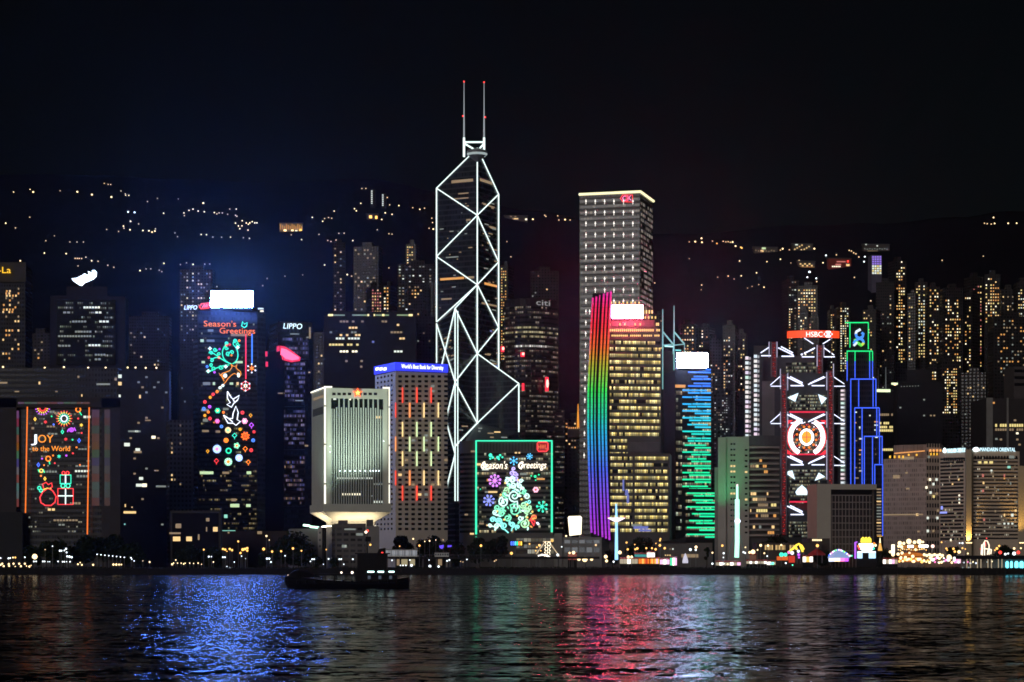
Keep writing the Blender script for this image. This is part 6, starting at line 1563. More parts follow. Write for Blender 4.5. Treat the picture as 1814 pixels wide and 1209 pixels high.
# ------------------------------------------------------------------ apartment towers climbing the hill behind
def towers():
    g = 'apartment and office towers behind the harbour front'
    W_ = ('warm', 'warm', 'amber', 'dim', 'white', 'yellow'); D_ = ('dim', 'dim', 'warm', 'dimw'); Y_ = ('warm', 'amber', 'yellow', 'bright'); WH = ('white', 'dimw', 'dimw', 'dim')
    mats = [facade('flats_a', (.017, .015, .016), (.009, .008, .009), 3.0, 3.1, .5, .5), facade('flats_b', (.014, .012, .013), (.008, .007, .008), 2.4, 3.1, .55, .5), facade('flats_c', (.022, .018, .018), (.01, .009, .009), 3.4, 3.1, .5, .5)]
    # x0, x1, top row, depth, cell w, cell h, chance, kinds, first lit row, label
    T = [
     (318, 376, 478, 2350, 5, 6.2, .20, D_, 482, 'dim apartment tower on the slope behind the blue white screen'),
     (590, 612, 430, 2560, 5, 6, .25, D_, 438, 'small apartment block with one yellow window row, high behind the ornate roofed tower'),
     (626, 670, 436, 2500, 5.4, 7, .28, D_, 440, 'apartment slab with a dim grid of windows, high left of the white tube tower'),
     (657, 677, 508, 2300, 4.4, 5.4, .55, ('pink', 'warm', 'pink'), 512, 'apartment tower with a pinkish lit top, left of the white tube tower'),
     (678, 692, 505, 2320, 5, 6, .4, Y_, 508, 'slim tower with two orange windows beside the pinkish lit top'),
     (719, 737, 432, 2480, 4, 4.6, .5, Y_, 436, 'small block with a cluster of four orange windows, left of the white tube tower'),
     (704, 772, 468, 2420, 6, 5.4, .30, WH, 470, 'low hillside block with a row of white windows just left of the white tube tower'),
     (722, 752, 500, 2280, 5, 6, .22, ('amber', 'warm', 'dim'), 506, 'apartment tower with warm upper windows, nearest the white tube tower on its left'),
     (556, 600, 588, 2120, 5, 7, .07, D_, 592, 'almost unlit tower between the white slanted lettering and the ornate roofed tower'),
     (737, 772, 560, 2080, 5, 7, .06, D_, 566, 'almost unlit tower tucked behind the left edge of the white tube tower'),
     (886, 900, 470, 2400, 3.4, 5, .42, ('amber', 'yellow'), 474, 'slim hillside tower with amber windows beside the right edge of the white tube tower'),
     (1000, 1030, 742, 1850, 5, 6, .16, ('amber', 'warm', 'dim'), 748, 'dark block with an amber lit terrace between the curved tower and the dotted tower'),
     (1160, 1176, 560, 2150, 4, 6, .2, D_, 566, 'thin dark tower showing between the yellow lit tower and the twin masts'),
     (1206, 1232, 574, 2250, 4.4, 5.4, .34, Y_, 578, 'apartment tower with warm windows just above the white screen of the green bar tower'),
     (1233, 1256, 580, 2280, 4, 5.4, .30, Y_, 584, 'apartment tower with a warm window column above the right half of the white screen'),
     (1257, 1279, 600, 2200, 4.2, 5.2, .30, W_, 640, 'tall apartment tower immediately right of the white screen'),
     (1280, 1302, 575, 2240, 4.2, 5.2, .26, W_, 596, 'apartment tower left of the pearly stair columns, second from the white screen'),
     (1302, 1322, 590, 2300, 4.0, 5.2, .24, Y_, 600, 'slim apartment tower touching the pearly stair columns on the left'),
     (1264, 1294, 700, 1700, 3.4, 4.2, .30, WH, 704, 'grey tower with fine pale horizontal stripes above the green washed block'),
     (1396, 1407, 540, 2380, 3.4, 4.6, .6, Y_, 546, 'very slim bright windowed tower rising left of the orange red roof sign'),
     (1412, 1448, 506, 2450, 4.6, 5.2, .62, Y_, 512, 'hillside block packed with warm windows above the orange red roof sign'),
     (1396, 1416, 495, 2520, 4.6, 4.6, .3, WH, 498, 'small pale block high on the slope, left of the warm packed block'),
     (1416, 1432, 550, 2330, 4, 5, .22, Y_, 556, 'dim tower directly over the orange red roof sign'),
     (1432, 1450, 562, 2300, 4, 5, .22, ('pink', 'warm', 'dim'), 568, 'dim tower with pinkish windows over the hexagon emblem of the roof sign'),
     (1470, 1482, 548, 2330, 3.4, 4.4, .3, W_, 552, 'slim tower between the orange red roof sign and the stepped tower'),
     (1487, 1507, 543, 2350, 3.8, 4.4, .55, ('yellow', 'white', 'warm', 'bright'), 545, 'slender tower with bright top windows behind the left edge of the stepped tower'),
     (1528, 1552, 548, 2360, 4, 5, .18, W_, 552, 'dim tower behind the green topped crown of the stepped tower'),
     (1586, 1606, 462, 2450, 4, 5.2, .50, ('yellow', 'warm', 'bright', 'amber'), 462, 'slim tower with bright yellow upper windows, right of the violet lit tower'),
     (1608, 1622, 520, 2380, 4, 5.4, .26, W_, 526, 'narrow tower between the two yellow windowed towers on the right'),
     (1621, 1643, 500, 2400, 4.2, 5.2, .44, ('yellow', 'warm', 'white'), 505, 'tower with a tall column of yellow windows above the tower with the pale lit roof'),
     (1645, 1665, 508, 2360, 4.2, 5.6, .24, Y_, 512, 'thin tower third from the right group of hillside apartments'),
     (1673, 1706, 510, 2320, 4.0, 5.6, .46, Y_, 530, 'broad apartment tower with paired warm window columns above the hotel'),
     (1708, 1722, 520, 2350, 3.6, 5.4, .26, Y_, 526, 'slim dark apartment tower right of the paired window columns'),
     (1722, 1742, 490, 2400, 4, 5.4, .36, ('amber', 'warm', 'pink', 'yellow'), 500, 'apartment tower with orange pink windows above the large hotel name'),
     (1744, 1772, 486, 2380, 4.2, 5.4, .34, Y_, 492, 'apartment tower with scattered warm windows near the right edge'),
     (1774, 1800, 512, 2300, 4.2, 5.6, .16, D_, 518, 'dull apartment tower second from the right edge'),
     (1802, 1826, 500, 2250, 4.0, 5.2, .45, ('yellow', 'white', 'warm'), 512, 'apartment tower cut by the right edge with yellow windows at its top'),
     (1668, 1700, 640, 2050, 3.8, 4.8, .46, Y_, 652, 'lower tower dense with warm windows, directly above the left hotel name'),
     (1702, 1746, 660, 2000, 4.6, 5.2, .10, D_, 664, 'nearly unlit wide tower above the gap between the two hotel names'),
     (1760, 1830, 560, 2150, 5, 6, .16, ('amber', 'dim', 'dimw'), 566, 'dim slab tower behind the right hand wing of the hotel'),
     (1552, 1584, 500, 2420, 4.4, 5.4, .12, D_, 506, 'dim tower under the violet lit tower'),
     (760, 790, 500, 2300, 4.6, 6, .10, D_, 505, 'dim slope tower seen through the left tubes of the white tube tower'),
     (940, 990, 480, 2300, 5, 6, .04, D_, 486, 'unlit tower looming above the curved tower'),
     (228, 300, 560, 2200, 6, 7, .03, D_, 566, 'unlit slope tower right of the white wing tower'),
     (46, 88, 590, 2100, 6, 7, .04, ('amber', 'dim'), 596, 'unlit tower between the left edge hotel and the white wing tower'),
    ]
    for i, (x0, x1, yt, Y, cw, ch, p, kinds, y0, lb) in enumerate(T):
        mid = P((x0 + x1) / 2, yt, Y)
        zb = min(ground_h(mid.x, Y), ground_h(mid.x, Y + 20)) - 4
        b = Bld('apartment_tower', x0, Y + (i % 3) * 3, x1, Y + (i % 2) * 4, 18, yt, lb, mats[i % 3], 'tower', g, zb)
        MB().prism([b.A * .7 + b.C * .3, b.B * .7 + b.D * .3, b.C * .7 + b.A * .3, b.D * .7 + b.B * .3], b.zt, b.zt + 5).build('roof_plant', mats[i % 3], b.root)
        ye = min(y0 + 190, 800 if Y < 2200 else 700)
        scatter(b, b.front, x0 + 1.2, x1 - 1, y0, ye, cw, ch, p * 1.55, kinds, .5, .42, 100 + i, cap=70)
    # a violet washed tower on the skyline
    b = Bld('apartment_tower', 1544, 2900, 1562, 2902, 16, 452, 'violet lit slender tower high on the ridge to the right', wallmat('violet_tower', (.1, .09, .13)), 'tower', None, ground_h(P(1553, 500, 2900).x, 2900) - 5)
    for j in range(8):
        for i in range(4):
            k = 'white' if j > 2 else 'blue'
            panel_px(b.root, 'window', b.front, 1545 + i * 4.3, 1548.2 + i * 4.3, 454 + j * 4.1, 457 + j * 4.1, emit('win_violet', (.4, .25, 1), .8, 'NONE') if j < 4 else WIN['white' if (i + j) % 3 else 'yellow'], .05)
    # two thin strings of lamps that climb tower edges near the ridge
    for x, y0, y1, lb in ((658.5, 338, 366, 'thin tower with a vertical string of white lamps on the ridge, the left of two'), (678, 345, 370, 'thin ridge tower with a shorter vertical string of white lamps, the right of two')):
        zb = ground_h(P(x, 360, 3200).x, 3200) - 5
        b = Bld('apartment_tower', x - 2, 3200, x + 6, 3200, 12, y0 - 3, lb, mats[1], 'tower', 'lamp strung towers on the ridge', min(zb, Z(y1 + 8, 3200)))
        n = int((y1 - y0) / 3.6)
        for i in range(n): panel_px(b.root, 'window', b.front, x - 1, x + 1.3, y0 + i * 3.6, y0 + 2 + i * 3.6, WIN['white'], .05)
    # floodlit mansion, and other low houses on the hill
    def house(x0, x1, y0, y1, lb, wm, wins, fl=None):
        h = hit_hill((x0 + x1) / 2, y1)
        Y = h.y
        b = Bld('hillside_house', x0, Y, x1, Y + 2, 12, y0, lb, wm, 'house', 'lit houses on the hillside', min(h.z, Z(y1, Y)) - 6)
        MB().prism([b.A - b.front.t * .8 + b.front.n * .8, b.B + b.front.t * .8 + b.front.n * .8, b.C + b.front.t * .8, b.D - b.front.t * .8], b.zt - .5, [b.zt, b.zt, b.zt + 2.5, b.zt + 2.5]).build('roof', M['darkconc'], b.root)
        for x, y, w_, hh, k in wins: panel_px(b.root, 'window', b.front, x - w_ / 2, x + w_ / 2, y - hh / 2, y + hh / 2, WIN[k] if k in WIN else LAMP[k[1:]], .05)
    gold = emit('floodlit_gold', (1, .5, .08), .12, 'NONE')
    house(495, 536, 395, 411, 'golden floodlit mansion with a colonnade, high on the hillside behind the blue white screen', wallmat('mansion_gold', (.3, .22, .12)),
          [(497 + i * 3.4, 402 + (i % 3), 1.3, 10 - (i % 3) * 2, 'amber') for i in range(12)] + [(505, 408.5, 5, 3, '_warm'), (518, 408.5, 4, 2.6, '_warm'), (532.5, 408, 5, 4, '_amber'), (525, 409, 4, 2, 'bright')])  # amber strips glow in place of the floodlit columns
    house(1415, 1444, 463, 476, 'low house with a block of warm windows on the slope above the bank tower', wallmat('house_grey', (.08, .07, .065)), [(1418 + i * 4, 468 + (i % 2) * 3, 3, 2.2, 'warm') for i in range(6)] + [(1430, 474, 26, 1.6, 'amber')])
    house(1468, 1508, 458, 476, 'low house with a red roof glow and white lit terrace on the slope', wallmat('house_red_wash', (.25, .05, .04)), [(1475 + i * 3.2, 472.5, 2.4, 2, 'bright') for i in range(5)] + [(1502, 470, 6, 3.5, 'warm'), (1485, 469, 10, 2.4, 'pink'), (1502, 463.5, 3, 3, '_red'), (1490, 464, 16, 2, 'pink')])  # red wash of light put into wall colour and pink panes
    house(1530, 1576, 433, 446, 'long low summit building with a dotted row of pale lamps', wallmat('house_grey', (.08, .07, .065)), [(1532 + i * 4.4, 441 + (i % 2), 2, 1.6, 'dimw') for i in range(10)] + [(1534, 433.5, 2.4, 2, 'white'), (1554, 436, 2.2, 2, 'white'), (1546, 445.5, 18, 1.8, 'dim')])
    house(650, 670, 379, 391, 'house with two amber floodlights under the lamp strung towers', wallmat('house_grey', (.08, .07, .065)), [(656.5, 384.5, 5, 5, '_amber'), (666.5, 385.5, 4, 5, '_amber'), (654, 391, 3, 2, 'warm')])
    house(1336, 1378, 438, 449, 'house cluster with a greenish white lamp on the slope right of the dotted tower', wallmat('house_grey', (.08, .07, .065)), [(1339 + i * 4.6, 444 + (i % 3), 2, 2, 'dim') for i in range(8)] + [(1353, 440, 7, 4, 'green'), (1350, 445, 6, 3, 'warm')])
    house(894, 935, 382, 392, 'long low lit building on the ridge just right of the white tube tower', wallmat('house_grey', (.08, .07, .065)), [(905 + i * 4, 384 + (i % 2) * 3.4, 3, 2, 'dim') for i in range(4)] + [(932, 389, 3.5, 3, 'bright'), (914, 388, 8, 2, 'warm')])
    house(1405, 1440, 432, 446, 'terraced house with stepped warm lamps on the slope right of centre', wallmat('house_grey', (.08, .07, .065)), [(1408 + i * 4.2, 442 - (i % 4) * 2.4, 2.2, 2, 'warm') for i in range(7)] + [(1411, 434, 5, 2, 'white')])
    # mid distance dark slab with a pale lit roof
    b = Bld('office_tower', 1590, 1900, 1668, 1904, 40, 676, 'big unlit dark tower stepping down behind the left part of the hotel', wallmat('unlit_tower', (.022, .022, .026), .5), 'skyscraper')
    MB().prism([XY(1606, 1904), XY(1650, 1904), XY(1645, 1935), XY(1610, 1935)], b.zt, Z(655, 1904)).build('roof_plant', MATS['unlit_tower'], b.root)
    scatter(b, b.front, 1592, 1666, 684, 760, 6, 7, .05, D_, .5, .4, 77)
    for i in range(7): panel_px(b.root, 'roof_lamp', b.front, 1596 + i * 5, 1597.4 + i * 5, 684.5 - i * .2, 686 - i * .2, WIN['dimw'], .1)
    b = Bld('office_tower', 1550, 1800, 1584, 1803, 30, 690, 'dark tower with a pale green lit roof and thin mast, right of the stepped tower', wallmat('unlit_tower', (.022, .022, .026), .5), 'skyscraper')
    w = b.front
    panel_px(b.root, 'roof_strip', w, 1553, 1577, 690, 695, emit('roof_pale', (.85, 1, .6), 1.3), .2)
    panel_px(b.root, 'roof_strip', w, 1579, 1590, 678.5, 682, emit('roof_pale', (.85, 1, .6), 1.3), .2)
    panel_px(b.root, 'roof_lamp', w, 1583, 1587, 679.5, 683, LAMP['warm'], .3)
    MB().tube([w.pt(1571.5, 690, -3), w.pt(1571.5, 650, -3)], .5, 6, r2=.25).build('mast', emit('mast_dim', (.6, .7, .7), .12), b.root); MB().tube([w.pt(1558, 690, -3), w.pt(1558, 652, -3)], .35, 6, r2=.2).build('mast', M['steel'], b.root)
    for y, p in ((735, .5), (750, .6), (757, .9), (763, .9), (797, 1)):
        for i in range(8):
            if random.random() < p: panel_px(b.root, 'window', w, 1555 + i * 3.4, 1557.6 + i * 3.4, y - 2, y + 2, WIN['yellow' if y > 740 else 'dim'], .05)
    b = Bld('office_tower', 1747, 1780, 1830, 1784, 40, 706, 'dark tower with pale vertical piers and two amber lit floors behind the right edge', wallmat('pier_tower', (.04, .035, .036)), 'skyscraper')
    for x0, x1 in ((1747, 1758), (1783, 1786)): MB().prism([b.front.at(b.front.u(x0), 0, 1.2), b.front.at(b.front.u(x1), 0, 1.2), b.front.at(b.front.u(x1), 0, -.2), b.front.at(b.front.u(x0), 0, -.2)], GZ, Z(705, 1780)).build('pier', M['granite'], b.root)
    for y, h in ((754, 5), (761.5, 4)):
        for i in range(12):
            x = 1763 + i * 4.2
            if 1781 < x < 1788: continue
            if random.random() < .8: panel_px(b.root, 'window', b.front, x, x + 3, y - h / 2, y + h / 2, WIN['yellow' if y < 756 else 'dim'], .05)
    for x, y, k in ((1764, 778, 'dimw'), (1772, 779, 'dim'), (1801, 768, 'bright'), (1801, 779, 'dim'), (1741, 714, 'amber'), (1797, 745, 'dim'), (1805, 788, 'dim')): panel_px(b.root, 'window', b.front, max(1759, x) - 1, max(1759, x) + 3, y - 1.6, y + 1.6, WIN[k], .05)
    b = Bld('apartment_tower', 1796, 1990, 1830, 1992, 26, 650, 'grey tower with a sharp edged crown at the right edge above the piered tower', wallmat('grey_tower', (.075, .065, .065)), 'tower')
    for j in range(3): panel_px(b.root, 'crown_band', b.front, 1797, 1829, 655 + j * 12, 660 + j * 12, M['black'], .05)
    # floodlit spire left of the rainbow fin
    b = thing('church_spire', P(1024, 756, 1840), 'small orange floodlit spire between the curved tower and the dotted tower', 'spire')
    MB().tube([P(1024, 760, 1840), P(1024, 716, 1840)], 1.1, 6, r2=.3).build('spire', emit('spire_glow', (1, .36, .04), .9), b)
    MB().box(P(1006, 0, 1838).x, P(1029, 0, 1838).x, 1838, 1844, Z(775, 1840), Z(758, 1840)).build('base', M['darkconc'], b)
    for i in range(6): panel_px(b, 'terrace_lamp', Wall(XY(1000, 1837.6), XY(1035, 1837.6)), 1007 + i * 3.8, 1009 + i * 3.8, 757, 760, WIN['amber'], .1)
towers()

# ------------------------------------------------------------------ lamps scattered over the hillside
def hill_lamps():
    L = {}
    k0 = lambda x, y: (x / 3.943, 300 + y / 3.943)
    k1 = lambda x, y: (440 + x / 3.556, 320 + y / 3.556)
    k2 = lambda x, y: (1180 + x / 3.778, 400 + y / 3.778)
    def grp(lb, kind, r, pts, kf): L.setdefault(lb, []).extend([(*kf(x, y), kind, r) for x, y in pts])
    A = 'warm lamp in the topmost broken line of lights on the left hillside'
    grp(A, 'warm', 1.4, [(232, 168), (540, 169), (642, 190), (778, 208), (1420, 250)], k0); grp(A, 'warm', .8, [(95, 170), (210, 151), (878, 196), (900, 195)], k0); grp(A, 'dim', .8, [(420, 160), (728, 110), (755, 115), (773, 113), (845, 158), (875, 180), (1030, 233), (1100, 217), (1245, 216)], k0)
    A = 'lamp in the straggling cluster across the middle of the left hillside'
    grp(A, 'cool', 1.3, [(895, 307), (940, 310)], k0); grp(A, 'warm', 1.1, [(1143, 315), (912, 374), (862, 405), (908, 430), (998, 434), (1040, 439), (1062, 446), (1082, 441), (40, 384)], k0); grp(A, 'dim', .9, [(968, 394), (866, 425), (1086, 423), (745, 428), (828, 445), (208, 348), (108, 420), (380, 478), (320, 517), (488, 517), (538, 517), (583, 517)], k0)
    A = 'lamp in the paired rows of lights left of the golden mansion'
    grp(A, 'warm', 1.0, [(1285, 318), (1320, 297), (1348, 294), (1384, 300), (1427, 308), (1497, 315), (1650, 293), (1405, 467), (1442, 467), (1610, 484), (1742, 495)], k0); grp(A, 'dim', .9, [(1288, 333), (1515, 320), (1530, 318), (1553, 315), (1590, 321), (1645, 330), (1655, 340), (1487, 480), (1548, 482), (1700, 489), (1222, 458), (1240, 483), (1605, 290)], k0)
    grp(A, 'warm', 1.0, [(1692, 369), (1720, 389), (1745, 382), (1762, 378), (1795, 389), (1665, 402), (1690, 404), (1675, 425), (1732, 435), (1780, 385), (1645, 384), (1735, 392)], k0)
    A = 'lamp in the lower string of lights behind the white wing sign'
    grp(A, 'warm', 1.1, [(310, 592), (462, 600), (640, 648), (142, 650)], k0); grp(A, 'dim', 1.0, [(525, 629), (540, 631), (553, 630), (570, 630), (600, 630), (685, 660), (753, 679), (795, 700), (545, 684)], k0)
    A = 'lamp in the short string of lights between the wing sign and the blue white screen'
    grp(A, 'warm', 1.2, [(1145, 675), (978, 715), (1348, 677)], k0); grp(A, 'dim', .9, [(1260, 677), (1303, 667), (1053, 708), (1020, 709), (1112, 717), (1130, 728), (1430, 675), (1465, 672), (1515, 832), (1378, 893), (1357, 921)], k0)
    A = 'lamp scattered below the two lamp strung towers on the ridge'
    grp(A, 'warm', 1.0, [(708, 152), (668, 186), (680, 198), (540, 204), (862, 211), (905, 220), (402, 240), (468, 267), (840, 258), (335, 380), (658, 388), (948, 168), (1080, 188)], k1); grp(A, 'dim', .9, [(715, 55), (740, 55), (480, 245), (505, 240), (525, 243), (445, 352), (570, 345), (603, 338), (885, 347), (905, 350), (812, 322), (890, 160), (1035, 180), (500, 388), (520, 390), (552, 388), (585, 386), (875, 120), (1160, 275), (1138, 308), (270, 350)], k1)
    A = 'lamp on the curving road left of the white tube tower'
    grp(A, 'warm', 1.2, [(480, 542), (600, 590), (623, 604), (670, 594), (716, 587), (765, 575), (805, 570), (1165, 312), (1040, 389)], k1); grp(A, 'dim', 1.0, [(590, 600), (885, 567), (650, 610), (118, 625), (230, 619), (342, 610), (90, 680), (695, 712), (710, 712), (417, 1124), (743, 1040), (495, 1192), (385, 1195)], k1)
    A = 'lamp on the ridge road right of the dotted tower'
    grp(A, 'warm', 1.3, [(195, 113), (240, 117), (237, 94), (465, 142), (445, 120), (780, 161), (955, 160), (992, 166)], k2); grp(A, 'amber', 1.1, [(500, 150), (507, 160), (340, 125)], k2); grp(A, 'dim', .9, [(155, 115), (310, 112), (382, 112), (400, 115), (415, 117), (430, 120), (600, 170), (620, 180), (690, 160), (712, 172), (765, 175), (870, 134), (855, 152), (890, 148), (905, 167), (825, 174), (930, 140), (975, 145)], k2)
    A = 'lamp strewn over the slope between the dotted tower and the bank tower'
    grp(A, 'warm', 1.0, [(492, 243), (675, 247), (765, 238), (605, 322), (415, 350), (503, 342), (238, 410), (890, 240), (1050, 255), (655, 424)], k2); grp(A, 'dim', .8, [(835, 258), (155, 230), (345, 355), (455, 370), (545, 430), (575, 422), (620, 405), (235, 435)], k2)
    A = 'white lamp on the slope above the orange red roof sign'
    grp(A, 'cool', 1.7, [(960, 316)], k2); grp(A, 'cool', 1.2, [(945, 360), (1005, 366), (1070, 205), (1330, 218), (1325, 248)], k2); grp(A, 'dim', 1.0, [(1140, 205), (1008, 382), (835, 408), (820, 433), (1290, 215), (1270, 200), (1255, 190), (1240, 180), (1225, 172), (1390, 380), (1260, 360), (1370, 512)], k2)
    A = 'lamp among the few lights on the ridge at far right'
    grp(A, 'warm', 1.1, [(1760, 387), (1762, 398), (1786, 398), (1801, 398)], lambda x, y: (x, y)); grp(A, 'dim', .9, [(1744, 399), (1749, 399), (1756, 400), (1742, 456), (1669, 464)], lambda x, y: (x, y))
    A = 'lamp on the ridge just right of the white tube tower'
    grp(A, 'warm', 1.3, [(944, 391), (932, 389), (1001, 391)], lambda x, y: (x, y)); grp(A, 'dim', .9, [(965, 383), (967, 386), (988, 384), (990, 392), (1010, 392), (898, 430), (905, 457), (880, 482), (752, 372), (765, 390), (1160, 505)], lambda x, y: (x, y))
    pm = M['dark']
    for lb, pts in L.items():
        for x, y, kind, r in pts:
            h = hit_hill(x, y)
            lift = 9.0
            base = Vector((h.x, h.y, 0)); base.z = ground_h(h.x, h.y)
            t = thing('hillside_lamp', base, lb, 'lamp', lb.replace('lamp', 'lamps', 1).replace('white lamps', 'white lamps'))
            rr = r * 1.15 * h.y / F
            zz = max(h.z, base.z + 1.0) - base.z
            part_copy('pole', unit_pole(pm), t, (0, rr, 0), (.12, .12, zz))
            part_copy('lamp_head', unit_ball(LAMP[kind]), t, (0, 0, zz), (rr, rr, rr))
hill_lamps()
# ------------------------------------------------------------------ waterfront
_leaf = {}
def crown_mesh(seed, w, h, n=1500, ls=.55):
    """leaf clumps spread through an uneven crown of several lobes"""
    rnd = random.Random(seed)
    lobes = [(rnd.uniform(-.55, .55) * w, rnd.uniform(-.5, .5) * w, h * rnd.uniform(.35, .8), rnd.uniform(.34, .56) * w) for _ in range(11)]
    b = MB()
    for i in range(n):
        x, y, z, r = rnd.choice(lobes)
        d = Vector((rnd.gauss(0, 1), rnd.gauss(0, 1), rnd.gauss(0, .8))).normalized() * r * rnd.uniform(.45, 1.08)
        p = Vector((x, y, z)) + d
        p.z = max(h * .12, p.z)
        u = Vector((rnd.gauss(0, 1), rnd.gauss(0, 1), rnd.gauss(0, 1))).normalized(); v = u.orthogonal().normalized()
        s = ls * rnd.uniform(.6, 1.5)
        b.add([p - u * s - v * s * .6, p + u * s - v * s * .6, p + u * s + v * s * .6, p - u * s + v * s * .6], [(0, 1, 2, 3)], 0 if rnd.random() < .6 else 1)
    return b
leaf_a, leaf_b = wallmat('leaf_dark', (.010, .016, .008), .8, .4, .6), wallmat('leaf_light', (.022, .034, .015), .8, .4, .6)
protos = []
def make_tree(px, ptop, Y, wpx, label, seed, zb=GZ):
    S = Y / F
    h = Z(ptop, Y) - zb
    t = thing('tree', (XY(px, Y).x, Y, zb), label, 'tree', 'trees along the harbour park')
    tr = MB().tube([t.location + Vector(p) for p in ((0, 0, 0), (.1, .05, h * .25), (-.05, .1, h * .5))], .35, 7, r2=.18)
    rnd = random.Random(seed)
    for k in range(5):
        a = rnd.uniform(0, 6.28); tr.tube([t.location + Vector((0, 0, h * .28 + k * .25)), t.location + Vector((math.cos(a) * wpx * S * .3, math.sin(a) * wpx * S * .3, h * .65))], .14, 5, r2=.05)
    tr.build('trunk', M['bark'], t)
    c = crown_mesh(seed, wpx * S / 2, h, 1400 if wpx < 40 else 3000, .34 + .0055 * wpx)
    c.v = [(v[0] + t.location.x, v[1] + t.location.y, v[2] * 1.0 + t.location.z) for v in c.v]
    c.build('crown', [leaf_a, leaf_b], t)
for i, (px, ptop, Y, wpx, lb) in enumerate((
    (95, 956, 1290, 56, 'wide dark tree in front of the left half of the portal'), (145, 944, 1300, 60, 'tallest dark tree in front of the right foot of the portal'), (190, 946, 1310, 64, 'broad dark tree right of the tallest portal tree'), (235, 962, 1300, 52, 'low dark tree before the dark office slab'),
    (60, 968, 1310, 40, 'small dark tree at the left end of the park'), (330, 968, 1300, 50, 'dark tree in front of the low glass hall, left of two'), (372, 972, 1310, 50, 'dark tree in front of the low glass hall, right of two'), (520, 950, 1285, 80, 'large rounded dark tree beside the pale annex, with amber lamps before it'),
    (470, 978, 1290, 30, 'little dark tree left of the large rounded tree'), (560, 985, 1280, 26, 'little dark tree at the foot of the pale annex'), (592, 988, 1280, 20, 'smallest dark tree before the barracks block'), (712, 946, 1400, 40, 'dark tree at the foot of the beige block, left of two'), (760, 944, 1400, 46, 'dark tree at the foot of the beige block, right of two'),
    (800, 958, 1360, 50, 'dark tree between the beige block and the green framed block'), (850, 950, 1350, 46, 'dark tree under the left leg of the green light frame'), (880, 946, 1360, 50, 'broad dark tree under the swirl tree display'), (1085, 968, 1330, 30, 'small dark tree behind the blue lit mast'), (1130, 952, 1390, 50, 'dark tree at the foot of the yellow lit tower'),
    (1165, 958, 1390, 40, 'small dark tree right of the yellow lit tower foot'), (1252, 962, 1330, 10, 'thin upright dark tree left of the green ride'), (1380, 944, 1380, 50, 'dark tree on the podium under the balcony block'), (1355, 950, 1370, 36, 'small dark tree below the balcony bands'), (1455, 975, 1290, 34, 'dark tree between the red tent and the bright fairground ride'),
    (1572, 974, 1290, 36, 'dark tree beneath the gold Christmas cone'), (1690, 962, 1380, 26, 'small dark tree before the left wing of the hotel'), (1780, 964, 1380, 40, 'dark tree before the right wing of the hotel'))):
    make_tree(px, ptop, Y, wpx, lb, 40 + i)

